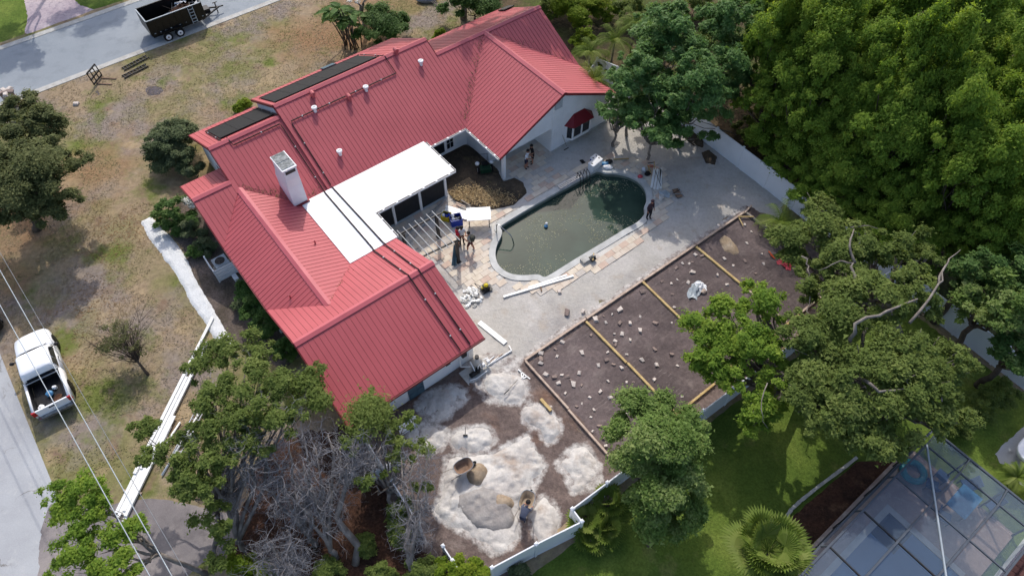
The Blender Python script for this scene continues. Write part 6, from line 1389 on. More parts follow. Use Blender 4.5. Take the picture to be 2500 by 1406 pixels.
# car sliver at the left edge
def simple_car(label, p, rz, mat):
    t = thing("parked_car", label, "car", p, rz)
    MB().loft([sec(x, hw, .3, zt, rad=.14) for x, hw, zt in ((-2.2, .72, .78), (-2.05, .86, .9), (-1.2, .9, .95), (1.0, .9, .92), (1.9, .86, .82), (2.2, .68, .66))]).build("body", mat, t, True)
    MB().loft([rrect(1.35, .82, .93, -.2, rad=.2), rrect(.95, .68, 1.36, -.25, rad=.22), rrect(.7, .5, 1.42, -.25, rad=.2)]).build("cabin", m_glass, t, True)
    MB().loft([rrect(.88, .66, 1.37, -.25, rad=.22), rrect(.7, .5, 1.44, -.25, rad=.2)]).build("car_roof", mat, t, True)
    for s in (-1, 1):
        MB().box((2.12, s * .6, .66), (.12, .3, .12)).build("headlight", m_alu, t)
        for x in (1.35, -1.35): wheel(t, (x, s * .8, .32), .32, .2, (0, s, 0), m_alu)
simple_car("dark car nosing in at the left edge of the photo", AB(-10.9, 37.6), PHI + math.radians(95), m_blackpaint)
bt = at(2545, 1090, .4); t = thing("white_boat", "white rounded hull parked at the right edge beside the concrete apron", "boat", Vector((bt.x, bt.y, 0)), PHI)
MB().loft([rrect(1.6, .75, .35, 0, rad=.5), rrect(1.9, .95, .9, 0, rad=.7), rrect(1.85, .9, .95, 0, rad=.7)]).build("hull", m_truckwhite, t, True)
MB().loft([rrect(1.3, .55, .9, 0, rad=.4), rrect(1.35, .6, .965, 0, rad=.4)]).build("deck_well", m_fascia, t, True)
MB().box((0, 0, .2), (2.4, .8, .4)).build("cradle", m_darkmetal, t)
# dump trailer
tr = thing("dump_trailer", "black high-sided dump trailer with two axles loaded with scrap on the street", "trailer", AB(10.0, 58.5), PHI)
TO = (10.0, 58.5, 0)
def tb(mb, name, mat, par=None, smooth=False): return mb.build(name, mat, par or tr, smooth, off=TO)
a0, a1, b0, b1, zf, zt = 7.7, 12.35, 57.45, 59.75, .75, 2.05
tb(MB().box((10.02, 58.6, .72), (4.6, 2.2, .08)), "bed_floor", m_blackpaint)
for b in (b0, b1):
    w = tb(MB().box((10.02, b, 1.4), (4.65, .06, 1.3)), "side_wall", m_blackpaint)
    for i in range(9): tb(MB().box((a0 + .1 + i * .556, b + (-.05 if b == b0 else .05), 1.38), (.07, .06, 1.22)), "side_rib", m_blackpaint, w)
for a in (a0, a1): tb(MB().box((a, 58.6, 1.4), (.06, 2.28, 1.3)), "end_wall", m_blackpaint)
for (p, q) in (((a0, b0), (a1, b0)), ((a0, b1), (a1, b1)), ((a0, b0), (a0, b1)), ((a1, b0), (a1, b1))): tb(MB().bar((*p, 2.07), (*q, 2.07), .09, .05), "top_rail", m_acgrey if p == (a0, b0) else m_blackpaint)
for a in (8.81, 9.82):
    tb(MB().box((a, 57.3, .85), (.9, .34, .05)), "fender", m_blackpaint)
    for b, s in ((57.28, -1), (59.92, 1)):
        o = wheel(tr, (a - TO[0], b - TO[1], .37), .37, .24, (0, s, 0), m_white)
tb(MB().bar((7.8, 57.75, .5), (12.3, 57.75, .5), .1, .16), "frame_rail", m_blackpaint); tb(MB().bar((7.8, 59.45, .5), (12.3, 59.45, .5), .1, .16), "frame_rail", m_blackpaint)
tb(MB().bar((12.3, 57.8, .5), (13.9, 58.6, .5), .1, .12), "tongue", m_blackpaint); tb(MB().bar((12.3, 59.4, .5), (13.9, 58.6, .5), .1, .12), "tongue", m_blackpaint)
tb(MB().box((12.8, 58.6, .65), (.5, .7, .4)), "battery_box", m_blackpaint); tb(MB().tube([(13.7, 58.65, .02), (13.7, 58.65, .95)], .05, 8), "jack", m_blackpaint); tb(MB().bar((13.5, 58.65, .95), (13.9, 58.65, .95), .06, .06), "jack_handle", m_blackpaint)
tb(MB().tube([(13.95, 58.6, .5), (14.3, 58.6, .48)], .06, 8), "coupler", m_blackpaint)
ld = tb(MB().bar((11.15, 57.36, .6), (11.15, 57.36, 2.0), .05, .05), "ladder", m_acgrey); tb(MB().bar((11.55, 57.36, .6), (11.55, 57.36, 2.0), .05, .05), "ladder", m_acgrey)
for i in range(5): tb(MB().bar((11.15, 57.34, .75 + i * .27), (11.55, 57.34, .75 + i * .27), .05, .045), "rung", m_acgrey, ld)
for a in (8.0, 8.45, 8.9, 9.35, 10.1, 10.6, 12.1): tb(MB().box((a, 57.40, .92), (.13, .02, .05)), "reflector", m_acgrey)
sc_ = thing("scrap_load", "heap of crumpled silver sheet and branches in the trailer", "scrap", AB(11.0, 58.7, .76), PHI); rnd = random.Random(77)
for k in range(16):
    p = Vector((rnd.uniform(-1.2, 1.1), rnd.uniform(-.9, .8), rnd.uniform(.2, 1.15))); m = MB(); q = [Vector((rnd.uniform(-.45, .45), rnd.uniform(-.3, .3), rnd.uniform(-.15, .15))) for _ in range(6)]
    for i in range(4): m.add([p + q[i], p + q[i + 1], p + q[i + 2] * .7], [(0, 1, 2)])
    m.build("sheet", m_alu if k % 3 else m_white, sc_)
for k in range(22):
    p = Vector((rnd.uniform(-1.3, 1.1), rnd.uniform(-.9, .8), rnd.uniform(.1, .9))); d = Vector((rnd.uniform(-1, 1), rnd.uniform(-1, 1), rnd.uniform(-.1, .9)))
    MB().tube([p, p + d * .5, p + d + Vector((0, 0, -.05))], [.03, .025, .01], 5).build("branch", m_barkdark if k % 2 else m_woodgrey, sc_)
MB().blob((0, 0, .3), (1.3, .95, .55), 12, 6, .15, rnd).build("rubbish", m_mulch, sc_)

# ------------------------------------------------------------------ front lawn odds and ends
fk = thing("pallet_fork", "black pallet-fork attachment standing on the lawn by the kerb", "fork attachment", AB(2.3, 55.55), PHI - .05)
for x in (-.6, -.2, .2, .6): MB().bar((x, 0, .1), (x, .1, 1.15), .06, .06).build("upright", m_blackpaint, fk)
for z in (.15, .55, 1.12): MB().bar((-.63, .02 + z * .08, z), (.63, .02 + z * .08, z), .08, .1).build("crossbar", m_blackpaint, fk)
for x in (-.35, .35): MB().bar((x, 0, .06), (x + .1, -1.25, .05), .1, .05).build("fork_tine", m_rust, fk)
fk.rotation_euler = (0, 0, PHI + .75)
for k_, (p, q, lb) in enumerate((((4.3, 55.75), (6.5, 56.2), "black loading ramp on the lawn, the one nearer the street kerb"), ((3.95, 54.75), (6.05, 55.1), "black loading ramp on the lawn, the one nearer the house"))):
    d = Vector((q[0] - p[0], q[1] - p[1], 0)); t = thing("loading_ramp", lb, "ramp", AB(*p), PHI + math.atan2(d.y, d.x), "loading ramps on the lawn"); L = d.length
    for s in (-.2, .2): MB().bar((0, s, .08), (L, s, .08), .05, .1).build("side_rail", m_darkmetal, t)
    for i in range(8): MB().bar((.15 + i * (L - .3) / 7, -.2, .1), (.15 + i * (L - .3) / 7, .2, .1), .05, .05).build("rung", m_darkmetal, t)
sp_ = thing("stone_pillar", "stacked rough stone pillar by the street at the left edge", "pillar", at(42, 262)); rnd = random.Random(4)
for z in range(5):
    for k in range(6):
        a = k * 1.047 + z * .4; me = stone_meshes[(k + z) % 6]; o = link("stone_block", me, sp_, (.27 * math.cos(a), .27 * math.sin(a), .15 + z * .26)); o.scale = (.42, .42, .48); o.rotation_euler = (0, 0, a)
for k in range(5): o = link("cap_stone", stone_meshes[(2 * k) % 6], sp_, (.3 * math.cos(k * 1.26), .3 * math.sin(k * 1.26), 1.46)); o.scale = (.55, .45, .3); o.rotation_euler = (0, 0, k * 1.26)
tag(link("boulder", stone_meshes[1], loc=at(8, 300, .2)), "rounded tan boulder at the left edge beside the dark oak", "boulder").scale = (.9, .9, .9)
tag(link("boulder", stone_meshes[2], loc=at(42, 292, .15)), "long pale boulder lying between pillar and dark oak", "boulder").scale = (1.1, .6, .6)
tag(link("boulder", stone_meshes[4], loc=at(186, 253, .1)), "small pale rock on the dry lawn below the pallet fork", "boulder").scale = (.4, .4, .3)
wc = at(1042, 4); t = thing("tyre_heap", "grey tarpaulin bundle with poles at the top edge behind the house", "bundle", wc)
MB().blob((0, 0, .2), (.9, .5, .3), 12, 6, .12, random.Random(2)).build("tarpaulin", m_greymetal, t, True)
for k in range(3): MB().tube([(.3 + .2 * k, -.3, .3), (1.1 + .2 * k, -1.0 - .2 * k, .03)], .03, 5).build("pole", m_woodgrey, t)

# air conditioner with white screen
ac = thing("air_conditioner", "grey air-conditioning unit by the left wall of the house", "air conditioner", AB(2.1, 31.75), PHI)
MB().box((0, 0, .45), (.86, .86, .86)).build("cabinet", m_acgrey, ac); MB().lathe([(.36, 0), (.36, .04), (.33, .05)], (0, 0, .88), 20).build("fan_ring", m_acgrey, ac)
MB().lathe([(.31, 0), (.31, .01)], (0, 0, .922), 20).build("fan_well", m_black, ac)
for k in range(3): MB().box((.15 * math.cos(k * 2.09), .15 * math.sin(k * 2.09), .945), (.26, .1, .015), k * 2.09).build("fan_blade", m_darkmetal, ac)
MB().box((0, 0, .05), (1.1, 1.1, .1)).build("pad", m_kerb, ac)
scn = thing("ac_screen", "white slatted screen on two sides of the air conditioner", "screen", AB(1.45, 31.2), PHI)
for k in range(4):
    z = .18 + k * .27
    MB().box((0, .5, z), (.04, 1.35, .22)).build("slat", m_vinyl, scn); MB().box((.62, -.18, z), (1.25, .04, .22)).build("slat", m_vinyl, scn)
for x, y in ((0, -.18), (0, 1.2), (1.25, -.18)): MB().box((x, y, .6), (.09, .09, 1.2)).build("post", m_vinyl, scn)
bx = at(576, 680); tag(MB().box((0, 0, .12), (.28, .5, .2)).box((0, .05, .226), (.16, .12, .01)).build("meter_box", m_white, None, loc=bx, rz=PHI), "small white box on the mulch below the air conditioner", "box")
for x, y, lb in ((640, 815, "white block on the ground by the dark shrubs under the eave"), (690, 808, "white block under the garage eave beside the last shrub")): tag(MB().box((0, 0, .1), (.3, .2, .2)).box((0.05, 0, .22), (.12, .12, .04)).build("white_block", m_white, None, loc=at(x, y), rz=PHI), lb, "block")

# long white planks and ladders on the lawn
rnd = random.Random(31)
pk0, pk1 = at(280, 1268, .3), at(492, 843, .3)
u = (pk1 - pk0); Lp = u.length; rz_ = math.atan2(u.y, u.x)
ps = thing("plank_stack", "long stack of white vinyl planks laid across the lawn to the driveway", "plank stack", Vector((pk0.x, pk0.y, 0)), rz_)
for k in range(8):
    y = -.36 + (k % 4) * .19; x0 = rnd.uniform(0, .5) + (2.2 if k > 5 else 0); L = rnd.uniform(5.0, 6.0) if k % 2 == 0 else Lp - rnd.uniform(0, 1.0)
    MB().box((x0 + L / 2, y + rnd.uniform(-.02, .02), .12 + (k // 4) * .07), (L, .165, .06)).build("plank", m_pvc, ps)
for x in (1.5, 4.5, Lp - 1): MB().box((x, -.05, .05), (.1, 1.0, .08)).build("bearer", m_pine, ps)
for k_, (p, q, lb) in enumerate((((395, 1160), (500, 985), "white pipe beside the plank stack under the live oak"), ((375, 1130), (440, 1030), "white pipe hugging the edge of the long plank stack"))):
    A_, B_ = at(*p, .1), at(*q, .1); tag(MB().tube([(0, 0, 0), B_ - A_], .055, 8).build("white_pipe", m_pvc, None, True, loc=A_), lb, "pipe")
def ladder(label, p, q, w, mat, z=.12):
    A_, B_ = at(*p, z), at(*q, z); d = B_ - A_; L = d.length; t = thing("ladder", label, "ladder", Vector((A_.x, A_.y, 0)), math.atan2(d.y, d.x))
    for s in (-w / 2, w / 2): MB().box((L / 2, s, z), (L, .04, .09)).build("rail", mat, t)
    for i in range(int(L / .3)): MB().box((.15 + i * .3, 0, z), (.035, w - .04, .035)).build("rung", mat, t)
ladder("aluminium ladder lying beside the white planks, longer of the two", (448, 1080), (520, 940), .45, m_alu)
ladder("aluminium ladder under the live oak next to the white pipe", (425, 1120), (470, 1035), .4, m_alu)
# power lines
for k_, (p, q, lb) in enumerate((((0, 745), (366, 1406), "power line nearest the street of the three overhead"), ((0, 660), (420, 1406), "middle power line of the three overhead"), ((0, 617), (459, 1406), "thin power line nearest the house of the three overhead"))):
    z = 8.0; A_, B_ = at(*p, z), at(*q, z); d = (B_ - A_).normalized(); A_ = A_ - d * 25; B_ = B_ + d * 25
    pts = [A_.lerp(B_, i / 16) - A_ - Vector((0, 0, 0)) for i in range(17)]
    tag(MB().tube(pts, .020 if k_ < 2 else .011, 5).build("power_line", m_acgrey if k_ < 2 else m_greymetal, None, True, loc=A_), lb, "cable", "overhead power lines")

# ------------------------------------------------------------------ yard props
def planks(name, label, p, q, w, h, mat, cat, z=.1, n=1, gap=.02):
    A_, B_ = at(*p, z), at(*q, z); d = B_ - A_; t = thing(name, label, cat, Vector((A_.x, A_.y, 0)), math.atan2(d.y, d.x)); L = d.length
    for i in range(n): MB().box((L / 2 + RND.uniform(-.1, .1) * (n > 1), (i - (n - 1) / 2) * (w + gap), z + h / 2), (L, w, h)).build("plank", mat, t)
    return t
planks("white_plank", "long white plank by the pool's lower paving, the longer of the pair", (1229, 725), (1400, 674), .14, .06, m_pvc, "plank", .12)
planks("white_plank", "shorter white plank lying on the pool paving beside a longer one", (1290, 703), (1384, 672), .12, .06, m_pvc, "plank", .14)
planks("white_board", "wide white board on the gravel off the garage corner", (1170, 787), (1234, 838), .3, .05, m_pvc, "board", .1)
planks("yellow_timber", "yellow timber baulk on the soil between sand heap and plot", (1320, 976), (1345, 1004), .16, .16, m_pineyellow, "timber", .1)
planks("bed_plank", "tan plank lying in the planting bed, the paler of the two", (1113, 495), (1137, 506), .09, .05, m_pine, "plank", .22)
planks("bed_plank", "grey plank lying in the planting bed, the darker of the two", (1126, 489), (1148, 503), .1, .05, m_woodgrey, "plank", .22)
planks("tan_batten", "tan batten on the far pool paving by the cement bags", (1498, 390), (1535, 388), .09, .05, m_pineyellow, "batten", .12)
planks("formwork", "timber offcuts crossed at the far corner of the plot frame", (1802, 530), (1840, 530), .07, .06, m_pineyellow, "timber", .2)
planks("formwork", "short yellow batten across the far corner of the plot", (1804, 533), (1814, 552), .06, .05, m_pineyellow, "timber", .2)
planks("grey_pole", "pale grey pole lying along the upper pool edge", (1366, 458), (1420, 428), .07, .06, m_alu, "pole", .14, n=3, gap=.05)
# white sawhorse frame
s0, s1 = at(1265, 902, .12), at(1294, 925, .12); t = thing("pipe_trestle", "white A-shaped pipe frame lying on the soil by the plot corner", "frame", s0)
for (p, q) in (((0, 0, 0), s1 - s0), ((s1 - s0) * .25, (s1 - s0) * .25 + Vector((.05, -.45, 0))), ((s1 - s0) * .25 + Vector((.05, -.45, 0)), (s1 - s0) * .75), ((s1 - s0) * .25 + Vector((.05, -.45, 0)), (s1 - s0) * .5)): MB().bar(p, q, .06, .06).build("pipe", m_pvc, t)
# pool equipment
pe = thing("pool_pump", "pool filter tank with pump and white pipework at the garage corner", "pool pump", AB(10.3, 16.3), PHI)
MB().lathe([(.24, .1), (.3, .2), (.3, .75), (.24, .95), (.1, 1.05), (.04, 1.07)], (.1, 0, 0), 18).build("filter_tank", mk("beige_tank", S(206, 196, 182), None, 3, .45), pe, True)
MB().lathe([(.12, 0), (.12, .16)], (.1, 0, 1.04), 10).build("valve_head", m_darkmetal, pe)
MB().tube([(-.65, -.35, .3), (-.15, -.35, .3)], .14, 10).build("pump_motor", m_blackpaint, pe, True); MB().lathe([(.13, 0), (.15, .3), (.13, .34)], (-.1, -.35, .2), 12).build("pump_basket", m_black, pe, True)
for pts in ([(-.1, -.35, .55), (-.1, -.35, .75), (.1, -.3, .75), (.1, -.3, .4)], [(.1, -.3, .25), (.5, -.35, .25), (.5, -.35, .12), (1.4, -.25, .12)], [(-.8, -.5, .15), (-.4, -.62, .15), (.4, -.6, .15)], [(-.3, .1, .9), (-.3, -.2, .6), (-.3, -.3, .4)], [(.45, -.1, .6), (.7, -.15, .6), (.7, -.15, .15), (1.2, -.1, .15)], [(-.75, .45, 2.2), (-.75, .4, .4), (-.3, .1, .35)], [(-.15, .45, 2.2), (-.15, .4, .9)]):
    MB().tube(pts, .035, 7).build("pipe", m_pvc, pe)
for x in (.28, .62): MB().box((x, -.32, .5), (.16, .16, .3)).build("valve", m_white, pe)
MB().box((-.45, .42, 1.4), (.3, .14, .36)).build("control_box", m_darkmetal, pe)
MB().box((-.2, -.2, .06), (1.6, 1.0, .1)).build("pad", m_kerb, pe)
lpz = thing("pipe_edge", "white pipes on the ground making a corner beyond the pool pump", "pipe", AB(11.0, 15.95), PHI)
MB().tube([(0, 0, .12), (1.55, -.05, .12), (1.62, .3, .12)], .05, 8).build("pipe", m_pvc, lpz, True); MB().tube([(-.1, .14, .12), (1.0, .1, .12)], .035, 8).build("pipe", m_pine, lpz, True)
# broken paver heap and plate compactor
hp = at(1150, 727, .06); t = thing("rubble_heap", "heap of broken pale paver pieces beside the plate compactor", "rubble", hp); rnd = random.Random(12)
pc_m = [MB().box((0, 0, 0), (.2, .13, .06)).mesh("paver_piece", m) for m in (m_pvc, m_kerb)]
for k in range(70):
    r = rnd.random() ** .6; a = rnd.uniform(0, 6.28); o = link("paver_piece", pc_m[k % 3 == 0], t, (r * .62 * math.cos(a), r * .75 * math.sin(a), .05 + (1 - r) * .25 * rnd.random())); o.rotation_euler = (rnd.uniform(-.5, .5), rnd.uniform(-.5, .5), rnd.uniform(0, 6.28)); o.scale = [rnd.uniform(.7, 1.3)] * 3
cpt = thing("plate_compactor", "yellow and black plate compactor on the gravel by the rubble heap", "compactor", at(1187, 708, .05), .5)
MB().loft([rrect(.3, .24, .03, 0, rad=.06), rrect(.36, .24, .12, 0, rad=.06)]).build("plate", m_darkmetal, cpt); MB().box((0, 0, .3), (.36, .34, .3)).build("engine", m_black, cpt); MB().blob((0, 0, .5), (.16, .15, .1), 10, 6).build("fuel_tank", m_yellow, cpt, True)
MB().box((-.2, .1, .25), (.12, .14, .16)).build("belt_cover", m_yellow, cpt); MB().tube([(-.2, -.2, .2), (-.6, -.22, .85), (-.65, .22, .85), (-.2, .2, .2)], .02, 6).build("handle", m_darkmetal, cpt)
# table, crates, boxes beside the lanai
t = thing("folding_table", "white folding table with a bare top on the patio", "table", at(1170, 545, .06), .08)
MB().box((0, 0, .9), (1.55, 1.1, .05)).build("table_top", m_pvc, t)
for sx in (-.65, .65):
    for sy in (-.45, .45): MB().box((sx, sy, .44), (.05, .05, .86)).build("leg", m_darkmetal, t)
def crate(name, label, p, rz, s, mat, cat, fill):
    t = thing(name, label, cat, p, rz); x, y, z = s
    for (c, d) in (((0, -y / 2, z / 2), (x, .04, z)), ((0, y / 2, z / 2), (x, .04, z)), ((-x / 2, 0, z / 2), (.04, y - .045, z)), ((x / 2, 0, z / 2), (.04, y - .045, z)), ((0, 0, .03), (x - .05, y - .05, .04))): MB().box(c, d).build("side", mat, t)
    rr = random.Random(len(label))
    for k in range(7): MB().blob((rr.uniform(-.35, .35) * x, rr.uniform(-.35, .35) * y, z * rr.uniform(.7, 1.05)), (.13, .12, .1), 7, 5, .2, rr).build("content", fill[k % len(fill)], t, True)
crate("tool_tub", "deep blue plastic tub full of hoses on the patio", at(1114, 545, .06), .3, (.75, .6, .6), m_blue, "tub", (m_greymetal, m_white, m_black))
crate("tool_tub", "yellow basket of tools left of the blue tub", at(1090, 535, .06), -.3, (.55, .5, .45), m_yellow, "basket", (m_white, m_blue, m_black))
planks("trim_boards", "white trim panels stacked behind the blue tub", (1085, 512), (1145, 530), .22, .1, m_pvc, "panels", .1, n=3)
# coolers and bags at the far pool end
def cooler(label, p, rz, s, body):
    t = thing("cooler_box", label, "cooler", p, rz); x, y, z = s
    MB().loft([rrect(x / 2, y / 2, .02, 0, rad=.06), rrect(x / 2, y / 2, z, 0, rad=.06)]).build("body", body, t); MB().loft([rrect(x / 2 + .02, y / 2 + .02, z + .002, 0, rad=.07), rrect(x / 2 + .02, y / 2 + .02, z + .07, 0, rad=.07), rrect(x / 2 - .03, y / 2 - .03, z + .09, 0, rad=.06)]).build("lid", m_white, t)
    for s_ in (-1, 1): MB().box((s_ * (x / 2 - .14), 0, z + .095), (.1, .12, .015)).build("latch", m_darkmetal, t)
cooler("large white cooler box at the far end of the pool", at(1452, 408, .09), PHI + .15, (1.05, .5, .5), m_white)
cooler("smaller blue cooler with a white lid behind the large white one", at(1451, 396, .09), PHI + .1, (.6, .42, .4), m_blue)
sack("blue and white cement bag beside the white cooler", at(1477, 400, .2), (.3, .2, .13), m_ltblue, 11, "bag", "cement_bag"); sack("white cement bag in front of the blue bag by the pool", at(1484, 408, .2), (.34, .22, .13), m_white, 12, "bag", "cement_bag"); sack("dark tool bag behind the cement bags", at(1487, 394, .2), (.25, .2, .14), m_darkmetal, 13, "bag", "tool_bag")
sack("pale grey sack standing left of the orange tools", at(1572, 416, .3), (.2, .25, .26), m_alu, 14, "bag", "cement_bag"); sack("black coil of hose beside the grey sack", at(1582, 424, .2), (.26, .22, .12), m_black, 15, "hose", "hose_coil"); sack("round pale bag on the paving near the pool curve", at(1563, 431, .15), (.2, .17, .12), m_pinkbag, 16, "bag", "cloth_bag")
t = thing("tool_heap", "heap of orange and brown hand tools at the far pool end", "tools", at(1592, 418, .1)); rnd = random.Random(19)
for k in range(9): MB().bar((rnd.uniform(-.3, .3), rnd.uniform(-.5, .5), .1 + .04 * k), (rnd.uniform(-.5, .2), rnd.uniform(-.2, .7), .15 + .04 * k), .05, .04).build("tool_handle", (m_orange, m_pineyellow, m_darkmetal)[k % 3], t)
tt = planks("trim_stack", "fan of long white trim boards leaning flat at the right end of the pool", (1601, 462), (1609, 414), .16, .07, m_pvc, "boards", .12, n=4, gap=.05)
tt.children[0].rotation_euler = (0, 0, .1)
MB().bar((.2, -.3, .3), (1.6, .25, .32), .03, .03).build("pole", m_darkmetal, tt)
bk = thing("bucket", "white bucket by the dark figure at the pool", "bucket", at(1613, 488, .08)); MB().lathe([(.13, 0), (.16, .36), (.17, .38)], (0, 0, 0), 14).build("pail", m_white, bk, True); MB().lathe([(.15, .381), (.15, .385)], (0, 0, 0), 14).build("content", m_kerb, bk)
crumple("pale sheet crumpled above the white bucket", at(1622, 474, .12), (.3, .35, .25), m_acgrey, 17)
fc = thing("folded_chair", "brown folding chair lying on the gravel right of the pool", "chair", at(1653, 474, .1), .3); MB().box((0, 0, .1), (.42, .8, .05)).build("seat", m_rust, fc); MB().bar((.28, -.5, .15), (.28, .5, .15), .05, .05).build("frame", m_alu, fc); MB().bar((-.4, 0, .12), (.28, -.2, .16), .04, .04).build("frame", m_alu, fc); MB().bar((-.4, 0, .12), (.28, .2, .16), .04, .04).build("frame", m_darkmetal, fc)
blk = thing("saw_bench", "small saw and cut blocks on the lower pool paving", "saw", at(1436, 637, .08), .6); MB().box((-.2, .1, .12), (.5, .4, .22)).build("block", m_kerb, blk); MB().box((.25, -.1, .2), (.35, .35, .14)).build("saw_body", m_black, blk); MB().lathe([(.15, -.01), (.15, .01)], (.3, -.12, .32), 16, (.3, 1, 0)).build("blade", m_steel, blk); MB().bar((.1, -.3, .3), (.5, .1, .34), .07, .06).build("saw_handle", m_pineyellow, blk)
pst = planks("paver_tool", "dark squeegee tool lying below the white planks", (1320, 700), (1322, 712), .08, .05, m_rust, "tool", .12)
crumple("dark cloth left on the grey screed by the pool", at(1422, 395, .1), (.22, .14, .1), m_black, 21, "cloth", "dark_cloth")
jar = thing("water_jug", "small red drinks jug with a white lid near the house corner", "jug", at(1501, 290)); MB().lathe([(.13, 0), (.15, .32)], (0, 0, 0), 12).build("jug_body", m_redplastic, jar, True); MB().lathe([(.15, .321), (.15, .37), (.06, .4)], (0, 0, 0), 12).build("lid", m_white, jar, True)
# debris on the plot
crumple("crumpled grey plastic sheet in the middle bay of the plot", at(1697, 709, .1), (.7, .35, .3), m_acgrey, 23); crumple("white rag lying on the grey sheet in the plot", at(1712, 700, .22), (.35, .25, .22), m_white, 24, "rag", "white_rag"); sack("yellowish bag at the edge of the grey sheet in the plot", at(1718, 711, .2), (.2, .17, .12), m_pine, 25, "bag", "cloth_bag")
crumple("faded red sheet on the soil under the oak at the far plot edge", at(1917, 644, .1), (.35, .45, .2), m_pinkbag, 26, "sheet", "red_sheet")
for k, (p, q, lb) in enumerate((((1876, 614), (1888, 626), "orange marker stake at the far plot edge, upper one"), ((1880, 622), (1892, 632), "orange marker stake at the far plot edge, lower one"))): planks("marker_stake", lb, p, q, .05, .04, m_orange, "stake", .15)
sack("small orange wrapper near the oak boughs over the plot", at(1735, 822, .15), (.12, .15, .06), m_orange, 28, "wrapper", "wrapper")
# green mower in the bed
mw = thing("garden_machine", "dark green two-wheeled garden machine standing in the planting bed", "mower", at(1185, 420, .1), .2)
MB().box((0, -.1, .38), (.75, .5, .32)).build("body", mk("dark_green_paint", S(26, 58, 40), None, 3, .4), mw); MB().box((0, .2, .55), (.4, .3, .3)).build("engine", m_black, mw)
for s in (-1, 1): wheel(mw, (s * .48, 0, .26), .26, .14, (s, 0, 0)); MB().lathe([(.14, 0), (.16, .12), (.1, .2)], (s * .5, .32, .5), 12).build("canister", m_white, mw, True)
MB().tube([(-.2, .3, .6), (-.3, .8, .95), (.3, .8, .95), (.2, .3, .6)], .02, 6).build("handle", m_black, mw)
# tools standing in sand
def shovel(label, p, q, zq, name="shovel"):
    A_ = at(*p, .35); B_ = at(*q, zq); t = thing(name, label, name, A_); MB().tube([(0, 0, 0), B_ - A_], .018, 6).build("shaft", m_woodgrey, t); return t
s = shovel("shovel stuck upright in the trampled sand heap", (1136, 1062), (1136, 1042), 1.5); MB().box((0, 0, -.1), (.24, .05, .3)).build("blade", m_darkmetal, s)
s = shovel("rake lying across the white sand heap near the pump", (1237, 956), (1264, 926), .35, "rake"); MB().box((0, 0, 0), (.4, .05, .04), .8).build("rake_head", m_darkmetal, s)
s = shovel("long-handled broom leaning on the white gable wall", (1383, 357), (1373, 330), 1.35, "broom"); MB().box((0, 0, -.3), (.45, .07, .08), PHI).build("broom_head", m_darkmetal, s)
s = shovel("rake leaning near the fence lower right of the heap", (1690, 348), (1712, 366), .45, "rake"); MB().box((0, 0, 0), (.3, .04, .04), .3).build("rake_head", m_darkmetal, s)
# wheelbarrows
def barrow(label, p, rz, mat, z0=.35):
    t = thing("wheelbarrow", label, "wheelbarrow", Vector((p.x, p.y, z0)), rz); rings = []
    def oval(hx, hy, z, x0): return [(x0 + hx * math.copysign(abs(math.cos(a)) ** .7, math.cos(a)), hy * math.copysign(abs(math.sin(a)) ** .7, math.sin(a)), z) for a in (2 * math.pi * i / 20 for i in range(20))]
    tr_ = MB(); outer = [oval(.3, .22, .3, 0), oval(.5, .36, .62, .05)]; inner = [oval(.48, .34, .62, .05), oval(.28, .2, .33, 0)]
    tr_.loft(outer + inner, cap=False); tr_.add(inner[-1], [tuple(range(20))]); tr_.build("tray", mat, t, True)
    MB().tube(oval(.5, .36, .625, .05) + [oval(.5, .36, .625, .05)[0]], .018, 6).build("rim_bead", m_steel, t)
    for s in (-1, 1):
        MB().tube([(.5, s * .06, .2), (-.3, s * .24, .32), (-1.0, s * .3, .5)], .02, 6).build("handle", m_woodgrey if s else m_steel, t); MB().bar((-.25, s * .22, .3), (-.35, s * .24, .02), .03, .03).build("leg", m_steel, t)
    wheel(t, (.58, 0, .2), .19, .09, (0, 1, 0), m_steel); return t
barrow("empty tan wheelbarrow standing on the large sand pile", at(1131, 1150, .3), .55, m_rust)
barrow("wheelbarrow of sand held by the bending worker", at(1285, 1232, .2), 1.2, m_sandbrown, .15)

